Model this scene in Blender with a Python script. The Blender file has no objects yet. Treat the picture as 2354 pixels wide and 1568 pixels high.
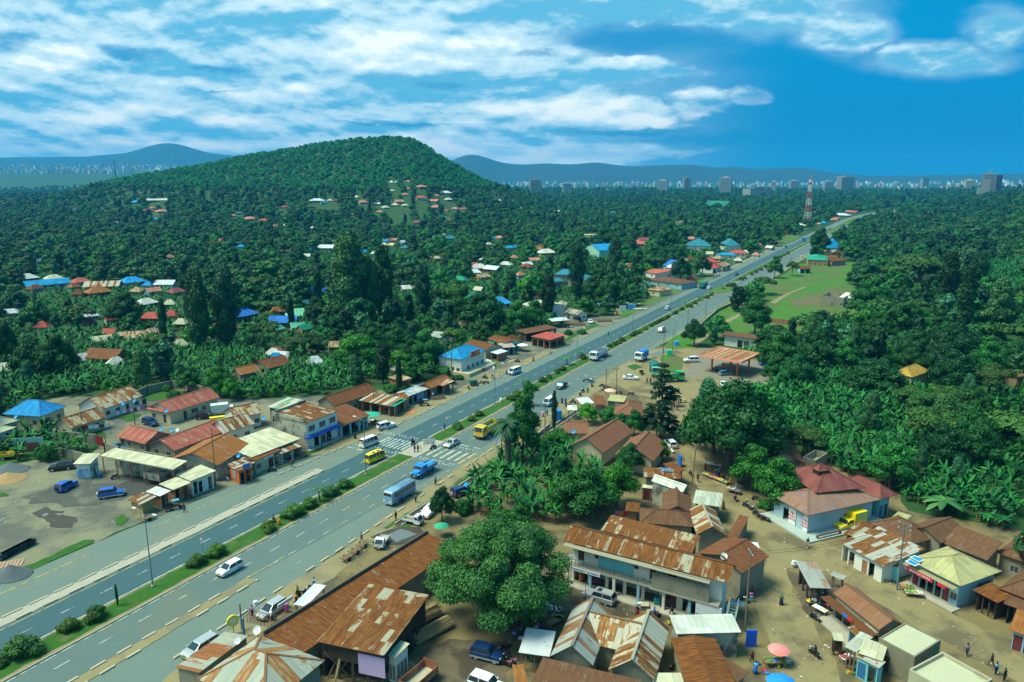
import bpy,math,random
import numpy as np
from mathutils import Vector,Matrix
R=math.radians
PI=math.pi
sc=bpy.context.scene
C=sc.collection
rnd=random.Random(7)
# --------- camera
CAM_H=58.0
FPX=740.0
PITCH=math.atan((341-176)/FPX)
cd=bpy.data.cameras.new('camera')
cd.sensor_width=36
cd.lens=FPX/1024*36
cd.clip_start=1
cd.clip_end=60000
cam=bpy.data.objects.new('camera',cd)
C.objects.link(cam)
cam.location=(0,0,CAM_H)
cam.rotation_euler=(PI/2-PITCH,0,0)
sc.camera=cam
# --------- render + exposure
sc.render.engine='CYCLES'
sc.cycles.use_denoising=True
sc.cycles.max_bounces=5
sc.cycles.diffuse_bounces=2
sc.cycles.glossy_bounces=2
sc.cycles.transmission_bounces=2
sc.cycles.volume_bounces=0
sc.cycles.volume_step_rate=4
sc.cycles.caustics_reflective=False
sc.cycles.caustics_refractive=False
sc.view_settings.view_transform='Standard'
sc.view_settings.look='None'
sc.view_settings.exposure=0.95
sc.view_settings.gamma=1
# --------- world: Nishita sky with broken cloud decks
SUN_EL,SUN_AZ=R(60),R(-95)
w=bpy.data.worlds.new('World')
sc.world=w
w.use_nodes=True
w.cycles.sampling_method='MANUAL'
w.cycles.sample_map_resolution=512
nt=w.node_tree
nt.nodes.clear()
class NG:
 """small helper to write node maths"""
 def __init__(s,tree):
  s.t=tree
 def n(s,typ,**kw):
  nd=s.t.nodes.new(typ)
  for k,v in kw.items():
   setattr(nd,k,v)
  return nd
 def put(s,sock,v):
  if v is None:
   return
  if hasattr(v,'is_linked'):
   s.t.links.new(v,sock)
  elif isinstance(v,(tuple,list))and len(v)==3 and sock.type=='RGBA':
   sock.default_value=(*v,1)
  else:
   sock.default_value=v
 def m(s,op,a,b=None,c=None,clamp=False):
  nd=s.n('ShaderNodeMath',operation=op,use_clamp=clamp)
  s.put(nd.inputs[0],a)
  s.put(nd.inputs[1],b)
  s.put(nd.inputs[2],c)
  return nd.outputs[0]
 def mix(s,f,a,b,mode='MIX'):
  nd=s.n('ShaderNodeMix',data_type='RGBA',blend_type=mode)
  s.put(nd.inputs[0],f)
  s.put(nd.inputs[6],a)
  s.put(nd.inputs[7],b)
  return nd.outputs[2]
 def step(s,x,a,b):
  nd=s.n('ShaderNodeMapRange',interpolation_type='SMOOTHSTEP')
  s.put(nd.inputs[0],x)
  nd.inputs[1].default_value=a
  nd.inputs[2].default_value=b
  return nd.outputs[0]
 def noise(s,vec,scale,detail=4,rough=.5,dim='3D',w=None,dist=0):
  nd=s.n('ShaderNodeTexNoise',noise_dimensions=dim)
  s.put(nd.inputs['Vector'],vec)
  nd.inputs['Scale'].default_value=scale
  nd.inputs['Detail'].default_value=detail
  nd.inputs['Roughness'].default_value=rough
  nd.inputs['Distortion'].default_value=dist
  if w is not None:
   s.put(nd.inputs['W'],w)
  return nd.outputs[0]
 def vec(s,x,y,z=0.0):
  nd=s.n('ShaderNodeCombineXYZ')
  s.put(nd.inputs[0],x)
  s.put(nd.inputs[1],y)
  s.put(nd.inputs[2],z)
  return nd.outputs[0]
g=NG(nt)
tc=g.n('ShaderNodeTexCoord')
sp=g.n('ShaderNodeSeparateXYZ')
nt.links.new(tc.outputs['Generated'],sp.inputs[0])
dx,dy,dz=sp.outputs
ady=g.m('MAXIMUM',g.m('ABSOLUTE',dy),0.02)
U=g.m('DIVIDE',dx,ady)
V=g.m('DIVIDE',dz,ady)
Vc=g.m('MAXIMUM',V,0.0)
uv=g.vec(U,g.m('MULTIPLY',V,2.2),0.0)
nC=g.noise(uv,9.0,8,.6,dist=.4)
wU=g.m('ADD',U,g.m('MULTIPLY',g.m('SUBTRACT',nC,.5),.10))
wV=g.m('ADD',V,g.m('MULTIPLY',g.m('SUBTRACT',g.noise(g.vec(U,g.m('MULTIPLY',V,2.2),4.0),9.0,7,.62),.5),.045))
def dsp(x,y):
 """where a point of the sky (2353 px wide reading of the photograph) lies as (U, V)"""
 px,py=x/2.2988,y/2.2988
 v=(341-py)/FPX
 dn=math.cos(PITCH)+v*math.sin(PITCH)
 return(px-512)/FPX/dn,(-math.sin(PITCH)+v*math.cos(PITCH))/dn
def blob(x,y,rx,ry,lo=.25,hi=.9,flat=0):
 """soft elliptic region of the sky, warped by noise; flat>0 gives it a level base"""
 u0,v0=dsp(x,y)
 u1,v1=dsp(x+rx,y-ry)
 a=g.m('DIVIDE',g.m('SUBTRACT',wU,u0),abs(u1-u0))
 b=g.m('DIVIDE',g.m('SUBTRACT',wV,v0),abs(v1-v0))
 if flat:
  b=g.m('MAXIMUM',b,g.m('MULTIPLY',b,-flat))
 d=g.m('SQRT',g.m('ADD',g.m('MULTIPLY',a,a),g.m('MULTIPLY',b,b)))
 nd=g.n('ShaderNodeMapRange',interpolation_type='SMOOTHSTEP')
 g.put(nd.inputs[0],d)
 nd.inputs[1].default_value=hi+.15
 nd.inputs[2].default_value=lo
 return nd.outputs[0]
def addall(l):
 o=l[0]
 for k in l[1:]:
  o=g.m('MAXIMUM',o,k)
 return o
sky=g.n('ShaderNodeTexSky',sky_type='NISHITA')
sky.sun_disc=False
sky.sun_elevation=SUN_EL
sky.sun_rotation=SUN_AZ
sky.air_density=1.6
sky.dust_density=1.0
sky.ozone_density=4.0
blue=g.mix(1.0,sky.outputs[0],(0.15,.95,1.35),'MULTIPLY')
blue=g.mix(.8,blue,(0.0,2.1,4.9))
right=g.step(U,.18,.42)
storm=g.mix(g.step(V,.0,.2),(0.0,2.0,4.7),(0.0,2.7,5.7))
base=g.mix(right,blue,storm)
def field(dv):
 """cloud thickness, sampled dv higher to find lit tops and shaded bases"""
 v2=g.m('ADD',V,dv)
 k2=g.m('ADD',g.m('MAXIMUM',v2,0.0),.13)
 a2=g.vec(g.m('DIVIDE',U,k2),g.m('DIVIDE',.75,k2),1.7)
 w2=g.vec(U,g.m('MULTIPLY',v2,2.6),3.1)
 return g.m('ADD',g.m('ADD',g.m('MULTIPLY',g.noise(a2,1.15,8,.56,dist=.1),1.2),g.m('MULTIPLY',g.noise(w2,6.5,7,.56),.85)),g.m('MULTIPLY',g.noise(w2,19.0,5,.6),.22))
F0,F1=field(0.0),field(.011)
relief=g.m('MULTIPLY',g.m('SUBTRACT',F0,F1),3.6)
gaps=addall([blob(1450,95,330,52),blob(1800,130,270,45),blob(1010,195,130,24),blob(300,120,120,34),blob(30,100,90,50),blob(1400,303,330,16),blob(1640,320,320,20),blob(490,155,130,14),blob(20,222,70,13),blob(900,290,240,8),blob(540,200,170,8),blob(700,262,200,6),blob(180,300,200,7),blob(1230,130,100,20)])
leftm=g.m('SUBTRACT',.38,g.m('MULTIPLY',g.step(U,-.05,.40),1.15))
cov=g.m('ADD',g.m('ADD',g.m('SUBTRACT',F0,1.10),leftm),.16)
cov=g.m('SUBTRACT',cov,g.m('MULTIPLY',gaps,.50))
puff=addall([blob(1330,235,130,58,.4,.8),blob(1450,258,180,40,.4,.8),blob(1620,235,120,56,.4,.8),blob(1720,220,110,34,.3,.85),blob(1080,345,150,50,.4,.8),blob(1250,350,240,42,.4,.82),blob(1450,360,180,30,.3,.82),blob(870,70,190,85,.3,.85),blob(130,130,150,60,.2,.85),blob(200,280,260,50,.1,.9),blob(650,230,260,60,.1,.9),blob(1180,240,130,22,.2,.9)])
grp=addall([blob(1750,15,340,95,.3),blob(1450,0,420,62,.3),blob(1930,75,170,78,.3),blob(2160,140,250,55,.2),blob(2290,70,110,75,.3),blob(1400,155,260,32,.1,.9),blob(560,60,330,60,.1)])
cov=g.m('ADD',cov,g.m('ADD',g.m('MULTIPLY',puff,.5),g.m('MULTIPLY',grp,.95)))
alpha=g.step(cov,-.16,.34)
lit=g.m('ADD',g.m('ADD',relief,g.m('MULTIPLY',puff,.42)),g.m('SUBTRACT',.30,g.m('MULTIPLY',grp,.22)))
lit=g.m('ADD',lit,g.m('MULTIPLY',g.m('SUBTRACT',nC,.5),.9))
cc=g.mix(g.step(lit,-.15,.62),(1.2,4.6,6.8),(5.6,8.0,8.8))
cc=g.mix(g.step(lit,.50,1.15),cc,(9.6,10.4,9.8))
low=g.m('SUBTRACT',1.0,g.step(V,.0,.05))
cc=g.mix(g.m('MULTIPLY',low,.55),cc,(8.2,11.5,12.0))
lm=g.m('MAXIMUM',g.m('SUBTRACT',1.0,g.step(U,-.02,.36)),g.m('MULTIPLY',grp,.95))
lm=g.m('MULTIPLY',lm,g.m('SUBTRACT',1.0,g.m('MULTIPLY',gaps,.85)))
und=g.mix(g.step(g.m('ADD',g.m('MULTIPLY',g.m('SUBTRACT',F0,1.1),1.6),.5),.1,.9),(1.9,5.2,7.2),(5.2,7.9,8.8))
base=g.mix(g.m('MULTIPLY',lm,.88),base,und)
c3=g.mix(alpha,base,cc)
c3=g.mix(1.0,c3,g.mix(low,(1,1,1),(1.45,1.3,1.15)),'MULTIPLY')
bg=g.n('ShaderNodeBackground')
nt.links.new(c3,bg.inputs[0])
bg.inputs[1].default_value=0.062
wo=g.n('ShaderNodeOutputWorld')
nt.links.new(bg.outputs[0],wo.inputs[0])
# --------- one soft sun (bright overcast)
sl=bpy.data.lights.new('sun','SUN')
sl.energy=2.8
sl.angle=R(24)
sl.color=(.96,1,.82)
so=bpy.data.objects.new('sun',sl)
C.objects.link(so)
sdir=Vector((math.sin(SUN_AZ)*math.cos(SUN_EL),math.cos(SUN_AZ)*math.cos(SUN_EL),math.sin(SUN_EL)))
so.rotation_euler=sdir.to_track_quat('Z','Y').to_euler()
so.location=(0,0,300)
# --------- terrain
ANG=R(29.02)
RD=np.array([math.sin(ANG),math.cos(ANG)])
RN=np.array([RD[1],-RD[0]])
def S(s,o):
 """highway coordinates -> world x, y"""
 return(RD[0]*s+RN[0]*o,RD[1]*s+RN[1]*o)
def so_of(x,y):
 return x*RD[0]+y*RD[1],x*RN[0]+y*RN[1]
def sm(a,b,x):
 t=np.clip((x-a)/(b-a),0,1)
 return t*t*(3-2*t)
HILL=[(-600,472),(0,468),(150,458),(200,442),(260,422),(350,406),(450,390),(560,366),(650,352),(750,335),(830,325),(905,321),(950,327),(985,346),(1010,364),(1060,392),(1105,416),(1150,436),(1200,452),(1260,475),(1400,520),(1800,560)]
_hu=np.array([dsp(*p)[0]for p in HILL])
_hz=np.array([CAM_H+1400*dsp(*p)[1]for p in HILL])
def gz(x,y):
 """ground height; works on arrays"""
 x=np.asarray(x,float)
 y=np.asarray(y,float)
 yy=np.maximum(y,1)
 u=x/yy
 top=np.maximum(np.interp(u,_hu,_hz),0)
 f=np.where(y<1400,sm(600,1400,y)**1.7,1-sm(1400,2100,y))
 z=top*f*(y>0)
 z=z+130*sm(2300,6000,y)*sm(.12,.35,-u)
 s,o=so_of(x,y)
 z=z+30*sm(20,170,o)*sm(190,650,s)*(1-.6*sm(1100,2200,s))
 return z
def ray(px,py):
 u,v=(px-512)/FPX,(341-py)/FPX
 cp,sp_=math.cos(PITCH),math.sin(PITCH)
 return np.array([u,cp+v*sp_,-sp_+v*cp])
def tile(t,x,y):
 """reading position in an enlarged cut of the photograph -> position in a 1024 px wide frame"""
 yo={'A':450,'B':900,'C':1450,'D':2047}[t[0]]
 return(1024*int(t[1])+x/2.2988)/4,(yo+y/2.2988)/4
def hit(px,py,h=0.0):
 """the place in the world that lies h metres above the terrain on that line of sight"""
 d=ray(px,py)
 t=60.0
 if d[2]>-.004:
  d=d.copy()
  d[2]=-.004
 prev=t
 while t<9000:
  p=d*t
  if CAM_H+p[2]<gz(p[0],p[1])+h:
   break
  prev=t
  t*=1.02
 lo,hi=(0.0,t)if t==60.0 else(prev,t)
 for _ in range(26):
  m_=(lo+hi)/2
  p=d*m_
  if CAM_H+p[2]<gz(p[0],p[1])+h:
   hi=m_
  else:
   lo=m_
 p=d*hi
 return Vector((p[0],p[1],float(gz(p[0],p[1]))))
def P(t,x,y,h=0.0):
 return hit(*tile(t,x,y),h)
 # --------- object helpers
class MB:
 def __init__(s):
  s.v,s.f,s.mi,s.uv,s.m=[],[],[],[],0
  s.sm=False
 def poly(s,pts,uv=None):
  n=len(s.v)
  s.v+=[tuple(p)for p in pts]
  s.f.append(tuple(range(n,n+len(pts))))
  s.mi.append(s.m)
  s.uv.append(uv)
 def box(s,x0,x1,y0,y1,z0,z1,M=None):
  c=[(x0,y0,z0),(x1,y0,z0),(x1,y1,z0),(x0,y1,z0),(x0,y0,z1),(x1,y0,z1),(x1,y1,z1),(x0,y1,z1)]
  if M is not None:
   c=[tuple(M@Vector(p))for p in c]
  n=len(s.v)
  s.v+=c
  for q in((0,3,2,1),(4,5,6,7),(0,1,5,4),(1,2,6,5),(2,3,7,6),(3,0,4,7)):
   s.f.append(tuple(n+k for k in q))
   s.mi.append(s.m)
   s.uv.append(None)
 def bar(s,a,b,wd,ht=None):
  """square bar from a to b"""
  a,b=Vector(a),Vector(b)
  d=b-a
  L=d.length
  if L<1e-6:
   return
  q=d.to_track_quat('X','Z').to_matrix().to_4x4()
  q.translation=a
  ht=ht or wd
  s.box(0,L,-wd/2,wd/2,-ht/2,ht/2,q)
 def loft(s,rings,cap=True,close=True):
  n=len(s.v)
  k=len(rings[0])
  for r_ in rings:
   s.v+=[tuple(p)for p in r_]
  for i in range(len(rings)-1):
   for j in range(k if close else k-1):
    a,b=n+i*k+j,n+i*k+(j+1)%k
    s.f.append((a,b,b+k,a+k))
    s.mi.append(s.m)
    s.uv.append(None)
  if cap:
   s.f.append(tuple(n+j for j in reversed(range(k))))
   s.f.append(tuple(n+(len(rings)-1)*k+j for j in range(k)))
   s.mi+=[s.m]*2
   s.uv+=[None]*2
 def tube(s,pts,rad,k=6,cap=True):
  pts=[Vector(p)for p in pts]
  if not isinstance(rad,(list,tuple)):
   rad=[rad]*len(pts)
  rings=[]
  ref=Vector((.13,.97,.2))
  for i,p in enumerate(pts):
   d=(pts[min(i+1,len(pts)-1)]-pts[max(i-1,0)]).normalized()
   a=d.cross(ref)
   if a.length<.05:
    a=d.cross(Vector((1,0,0)))
   a.normalize()
   b=d.cross(a)
   rings.append([p+rad[i]*(math.cos(2*PI*j/k)*a+math.sin(2*PI*j/k)*b)for j in range(k)])
  s.loft(rings,cap)
 def lathe(s,prof,k=12,c=(0,0,0),ax='z'):
  rings=[]
  for r_,z in prof:
   ring=[]
   for j in range(k):
    a,b=r_*math.cos(2*PI*j/k),r_*math.sin(2*PI*j/k)
    p=(a,b,z)if ax=='z' else((a,z,-b)if ax=='y' else(z,a,b))
    ring.append((p[0]+c[0],p[1]+c[1],p[2]+c[2]))
   rings.append(ring)
  s.loft(rings)
 def ball(s,c,r,k=8,m_=5,seed=0,j=0.0):
  rr=random.Random(seed)
  r=(r,r,r)if not isinstance(r,(tuple,list))else r
  rings=[]
  for i in range(1,m_+1):
   t=PI*i/(m_+1)
   ring=[]
   for q in range(k):
    f=1+rr.uniform(-j,j)
    ring.append((c[0]+r[0]*f*math.sin(t)*math.cos(2*PI*q/k),c[1]+r[1]*f*math.sin(t)*math.sin(2*PI*q/k),c[2]-r[2]*f*math.cos(t)))
   rings.append(ring)
  s.loft(rings)
 def mesh(s,name,mats):
  me=bpy.data.meshes.new(name)
  me.from_pydata(s.v,[],s.f)
  mats=mats if isinstance(mats,(list,tuple))else[mats]
  for m_ in mats:
   me.materials.append(m_)
  if len(mats)>1:
   me.polygons.foreach_set('material_index',s.mi)
  if any(u for u in s.uv):
   lay=me.uv_layers.new(name='UVMap')
   i=0
   for f_,u in zip(s.f,s.uv):
    for k in range(len(f_)):
     lay.data[i].uv=u[k]if u else(0,0)
     i+=1
  if s.sm:
   me.polygons.foreach_set('use_smooth',[True]*len(me.polygons))
  me.update()
  return me
 def build(s,name,mats,parent=None,loc=None,rot=None):
  o=bpy.data.objects.new(name,s.mesh(name,mats))
  C.objects.link(o)
  if parent:
   o.parent=parent
  if loc is not None:
   o.location=loc
  if rot is not None:
   o.rotation_euler=rot
  return o
def tag(o,label=None,cat=None,group=None,kind=None):
 for k,v in(('label',label),('category',cat),('group',group),('kind',kind)):
  if v:
   o[k]=v
 return o
def thing(name,label,cat,loc=(0,0,0),rz=0.0,group=None):
 o=bpy.data.objects.new(name,None)
 o.empty_display_size=.5
 C.objects.link(o)
 o.location=loc
 o.rotation_euler=(0,0,rz)
 return tag(o,label,cat,group)
def lk(name,me,parent=None,mat=None):
 o=bpy.data.objects.new(name,me)
 C.objects.link(o)
 if parent:
  o.parent=parent
 if mat:
  o.material_slots[0].link='OBJECT'
  o.material_slots[0].material=mat
 return o
def struct(o):
 o['kind']='structure'
 return o
 # --------- materials
MATS={}
def mat(name,col,rough=.75,var=.18,scale=1.2,metal=0.0,bump=0.0,col2=None,thr=(.4,.62),spec=.3,bscale=None,detail=5,coord='Object',grain=0.0,road=0):
 if name in MATS:
  return MATS[name]
 m_=bpy.data.materials.new(name)
 m_.use_nodes=True
 t=m_.node_tree
 q=NG(t)
 b=t.nodes['Principled BSDF']
 b.inputs['Roughness'].default_value=rough
 b.inputs['Metallic'].default_value=metal
 b.inputs['Specular IOR Level'].default_value=spec
 tc_=q.n('ShaderNodeTexCoord').outputs[coord]
 n1=q.noise(tc_,scale,detail,.6)
 f=q.m('ADD',q.m('MULTIPLY',n1,2*var),1-var)
 c=q.mix(1.0,(*col,),q.vec(f,f,f),'MULTIPLY')
 if col2:
  c=q.mix(q.step(q.noise(tc_,scale*.37+.01,6,.62),*thr),c,col2)
 q.put(b.inputs['Base Color'],c)
 if grain:
  f=q.m('ADD',q.m('MULTIPLY',q.noise(tc_,6.5,3,.7),2*grain),1-grain)
  c=q.mix(1.0,c,q.vec(f,f,f),'MULTIPLY')
 if road:
  mp=q.n('ShaderNodeMapping')
  mp.inputs['Rotation'].default_value=(0,0,ANG)
  q.t.links.new(tc_,mp.inputs[0])
  mp2=q.n('ShaderNodeMapping')
  mp2 .inputs['Scale'].default_value=(1,.035,1)
  q.t.links.new(mp.outputs[0],mp2 .inputs[0])
  f=q.m('ADD',q.m('MULTIPLY',q.noise(mp2 .outputs[0],.85,4,.6),.55),.73)
  c=q.mix(1.0,c,q.vec(f,f,f),'MULTIPLY')
  c=q.mix(q.m('MULTIPLY',q.step(q.noise(mp2 .outputs[0],.35,6,.65),.5,.75),.5*road),c,(.25,.225,.13))
  c=q.mix(q.m('MULTIPLY',q.step(q.noise(mp.outputs[0],.9,6,.7),.6,.72),.35),c,(.05,.06,.06))
 if bump:
  bn=q.n('ShaderNodeBump')
  bn.inputs['Strength'].default_value=bump
  q.put(bn.inputs['Height'],q.noise(tc_,bscale or scale*5,4,.6))
  t.links.new(bn.outputs[0],b.inputs['Normal'])
 MATS[name]=m_
 return m_
def rm_(name,base,rust=(.125,.042,.011),rust2=(.225,.09,.023),amt=.5,sheet=.5,seed=0.0,rough=.85,sv=2.4,streak=1.0):
 """corrugated sheets laid down the slope, each with its own age; UV in metres"""
 if name in MATS:
  return MATS[name]
 m_=bpy.data.materials.new(name)
 m_.use_nodes=True
 t=m_.node_tree
 q=NG(t)
 b=t.nodes['Principled BSDF']
 uvn=q.n('ShaderNodeUVMap')
 s_=q.n('ShaderNodeSeparateXYZ')
 t.links.new(uvn.outputs[0],s_.inputs[0])
 u,v=s_.outputs[0],s_.outputs[1]
 iu=q.m('FLOOR',q.m('DIVIDE',u,.78))
 wn0=q.n('ShaderNodeTexWhiteNoise',noise_dimensions='2D')
 q.put(wn0 .inputs['Vector'],q.vec(iu,seed))
 iv=q.m('FLOOR',q.m('ADD',q.m('DIVIDE',v,sv),q.m('MULTIPLY',wn0 .outputs[0],.35)))
 wn=q.n('ShaderNodeTexWhiteNoise',noise_dimensions='2D')
 q.put(wn.inputs['Vector'],q.vec(q.m('ADD',iu,seed*3.7),iv))
 rs=wn.outputs[0]
 n1=q.noise(q.vec(u,q.m('MULTIPLY',v,.3),seed),1.7*streak,5,.65)
 n2=q.noise(q.vec(q.m('MULTIPLY',u,2.2),q.m('MULTIPLY',v,.35),seed+5),1.5,5,.7)
 f=q.m('ADD',q.m('ADD',q.m('MULTIPLY',q.m('SUBTRACT',rs,.5),1.7*sheet),q.m('MULTIPLY',q.m('SUBTRACT',n1,.5),1.6)),amt-.5)
 rm=q.step(f,-.12,.14)
 rc=q.mix(q.step(n2,.38,.68),rust,rust2)
 f2=q.m('ADD',q.m('MULTIPLY',rs,.35),.8)
 bc=q.mix(1.0,base,q.vec(f2,f2,f2),'MULTIPLY')
 bc=q.mix(q.m('MULTIPLY',q.step(n2,.5,.8),.35),bc,rust2)
 c=q.mix(rm,bc,rc)
 c=q.mix(1.0,c,q.vec(*(q.m('ADD',.75,q.m('MULTIPLY',n1,.5)),)*3),'MULTIPLY')
 fu=q.m('FRACT',q.m('DIVIDE',u,.78))
 lap=q.m('LESS_THAN',fu,.07)
 c=q.mix(q.m('MULTIPLY',lap,.35),c,(.10,.05,.03))
 q.put(b.inputs['Base Color'],c)
 b.inputs['Roughness'].default_value=rough
 b.inputs['Specular IOR Level'].default_value=.12
 bn=q.n('ShaderNodeBump')
 bn.inputs['Strength'].default_value=.35
 bn.inputs['Distance'].default_value=.03
 q.put(bn.inputs['Height'],q.m('SINE',q.m('MULTIPLY',u,2*PI/.2)))
 t.links.new(bn.outputs[0],b.inputs['Normal'])
 MATS[name]=m_
 return m_
 # --------- ground sheet
def np_mesh(name,verts,faces,mats,smooth=False):
 me=bpy.data.meshes.new(name)
 verts=np.asarray(verts,np.float32)
 faces=np.asarray(faces,np.int32)
 k=faces.shape[1]
 me.vertices.add(len(verts))
 me.vertices.foreach_set('co',verts.ravel())
 me.loops.add(faces.size)
 me.loops.foreach_set('vertex_index',faces.ravel())
 me.polygons.add(len(faces))
 me.polygons.foreach_set('loop_start',np.arange(0,faces.size,k,dtype=np.int32))
 for m_ in(mats if isinstance(mats,(list,tuple))else[mats]):
  me.materials.append(m_)
 me.update(calc_edges=True)
 if smooth:
  me.polygons.foreach_set('use_smooth',np.ones(len(faces),bool))
 return me
def add(name,me,parent=None):
 o=bpy.data.objects.new(name,me)
 C.objects.link(o)
 if parent:
  o.parent=parent
 return o
def gridfaces(nr,nc,wrap=False):
 i,j=np.meshgrid(np.arange(nr-1),np.arange(nc if wrap else nc-1),indexing='ij')
 a=i*nc+j
 b=i*nc+(j+1)%nc
 return np.stack([a,b,b+nc,a+nc],-1).reshape(-1,4)
Q24=mat('undergrowth_soil',(.02,.075,.014),1,.35,.12,col2=(.06,.065,.022),thr=(.5,.7),bump=.6,bscale=.9)
Q19=Q24
r_=np.concatenate([[.5],np.geomspace(20,13500,170)])
az=np.concatenate([np.arange(-56,56,.55),np.arange(56,304,6)])
rr,aa=np.meshgrid(r_,np.radians(az),indexing='ij')
gx,gy=rr*np.sin(aa),rr*np.cos(aa)
gxyz=np.stack([gx,gy,gz(gx,gy)],-1).reshape(-1,3)
me=np_mesh('ground',gxyz,gridfaces(len(r_),len(az),True)[:,::-1],Q24,True)
struct(add('ground',me))
zc=[0.0]
def sheet(name,pts,z,m_,jit=.6,step=2.5,seed=1,follow=False):
 """a ground surface with a slightly ragged edge"""
 rr_=random.Random(seed)
 out=[]
 n=len(pts)
 for i in range(n):
  a,b=Vector(pts[i][:2]),Vector(pts[(i+1)%n][:2])
  k=max(1,int((b-a).length/step))
  for q in range(k):
   p=a.lerp(b,q/k)
   out.append((p.x+rr_.uniform(-jit,jit),p.y+rr_.uniform(-jit,jit)))
 m2=MB()
 m2 .poly([(x,y,(float(gz(x,y))if follow else 0)+z)for x,y in out])
 zc[0]+=.0008
 o=m2 .build(name,m_)
 o.location.z=zc[0]
 if o.data.polygons[0].normal.z<0:
  o.data.flip_normals()
 return struct(o)
def G(t,*xy):
 return[P(t,x,y)for x,y in xy]
Q13=mat('trodden_earth',(.19,.15,.06),1,.3,.35,col2=(.10,.08,.045),thr=(.46,.62),bump=.4,bscale=3,grain=.35)
Q14=mat('gravelly_yard',(.195,.19,.11),1,.3,.22,col2=(.10,.105,.08),thr=(.42,.6),bump=.35,bscale=3,grain=.3)
Q45=mat('sandy_verge',(.25,.21,.10),1,.2,.5,col2=(.19,.17,.10),thr=(.48,.64),bump=.25,bscale=4,grain=.25)
Q44=mat('market_road_earth',(.24,.195,.085),1,.22,.28,col2=(.13,.105,.055),thr=(.48,.64),bump=.4,bscale=2.5,grain=.35)
Q35=mat('dark_mud',(.055,.045,.03),.6,.35,.8,bump=.3)
Q23=mat('grass',(.028,.105,.010),1,.4,.6,col2=(.14,.13,.05),thr=(.56,.72),bump=.7,bscale=6)
Q31=mat('meadow_grass',(.05,.165,.012),1,.45,.12,col2=(.10,.115,.035),thr=(.42,.62),bump=.7,bscale=4)
Q0=mat('asphalt_service_lane',(.13,.18,.145),.9,.12,.22,col2=(.16,.185,.135),thr=(.5,.7),bump=.1,bscale=20,road=1)
Q1=mat('asphalt_dark',(.042,.100,.105),.88,.14,.3,bump=.1,bscale=20,road=.25)
Q2=mat('asphalt_mid',(.10,.15,.13),.9,.13,.22,col2=(.125,.15,.11),thr=(.5,.7),bump=.1,bscale=20,road=.7)
Q11=mat('pale_concrete',(.36,.34,.25),.95,.2,.7,bump=.2)
Q28=mat('kerb_stone',(.42,.37,.25),.95,.2,1.5)
Q56=mat('worn_white_paint',(.46,.49,.40),.8,.2,3,col2=(.17,.21,.19),thr=(.46,.6))
Q58=mat('worn_yellow_paint',(.50,.38,.10),.8,.2,3,col2=(.2,.2,.14),thr=(.46,.62))
Q55=mat('puddle_water',(.13,.14,.12),.06,.1,1,spec=.8)
def SP(*so):
 return[S(s,o)for s,o in so]
sheet('yard',G('C0',(-250,960),(0,960),(200,915),(430,880),(640,880),(820,830),(980,700),(860,560),(560,640),(200,640),(0,600),(0,480),(500,330),(900,300),(1330,300),(1560,225),(1700,230),(1800,330),(2354,330))+G('C1',(300,330),(640,300),(1180,250),(1420,200),(1800,130),(2000,60))+G('B2',(200,1010),(700,850),(950,830))+SP((290,-106.5),(200,-105.8),(130,-106),(112,-107.5),(100,-110),(70,-112.8),(20,-114))+SP((20,-150)),.02,Q14,.8,3,3)
sheet('market_ground',SP((20,-70),(40,-76),(90,-78.3),(140,-78.3),(180,-78.6),(245,-77.5))+G('B2',(1640,1130),(2354,1300))+G('B3',(60,1380))+G('C2',(2300,420),(2180,700))+G('C3',(0,900),(500,900),(1180,1200))+G('C3',(1300,1370),(1560,1410),(2354,1560))+G('D3',(2700,200),(2900,1568),(1200,1900))+G('D1',(1200,2000),(300,1800)),.02,Q13,.8,3,4)
sheet('road',SP((15,-113),(60,-112.4),(64,-112.2),(88,-111),(100,-109.6),(112,-107.4),(125,-105.4),(200,-105.8),(300,-106),(360,-107.6),(600,-107.4),(800,-105),(960,-102),(1100,-101),(1190,-97),(1300,-86),(1400,-68),(1480,-46),(1490,-20),(1400,-45),(1300,-62),(1190,-72),(1000,-76),(700,-76.5),(500,-76.5),(400,-77),(260,-77.3),(150,-78.2),(100,-78),(92,-76.5),(67,-75.2),(45,-72.5),(15,-70)),.04,Q0,.12,4,5)
sheet('road',SP((15,-100.7),(116,-100.7),(130,-101),(300,-101.3),(600,-101.3),(900,-99.5),(900,-93),(600,-93.4),(300,-93.6),(116,-93.6),(15,-94)),.06,Q1,.05,8,6)
sheet('road',SP((15,-90),(116,-89.2),(200,-89.4),(350,-89),(700,-88),(700,-80),(350,-80),(200,-79.6),(116,-79.9),(66,-82.0),(15,-83)),.06,Q2,.05,8,7)
sheet('side_road',G('B2',(1290,1180),(1420,1110),(1560,1110),(1960,1140),(2354,1260))+G('B3',(60,1380))+G('C2',(2300,470),(1640,330),(1560,420),(1300,330),(1100,290),(980,210),(700,180),(640,130),(900,60)),.04,Q44,.5,2.5,8)
sheet('side_road',G('C2',(1640,325),(1500,415),(1500,700),(1560,850),(1640,1000),(1750,1200),(1900,1300),(2150,1568))+G('D3',(-40,250),(100,520),(600,560),(820,450),(350,200),(0,20))+G('C2',(2300,1480),(2000,1180),(1800,960),(1680,700),(1640,560)),.045,Q44,.5,2.5,81)
sheet('side_road',G('D3',(-80,300),(-120,700),(-60,1000),(200,1568),(300,1800),(900,1800),(700,1568),(520,1250),(450,1000),(260,800),(200,600),(150,480)),.05,Q44,.5,2.5,82)
sheet('side_road',G('D3',(350,300),(600,600),(800,690),(1250,1010),(1660,1200),(2354,1600),(2700,1700),(2600,1400),(1900,1050),(1250,720),(820,460),(500,300)),.055,Q44,.5,2.5,83)
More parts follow.
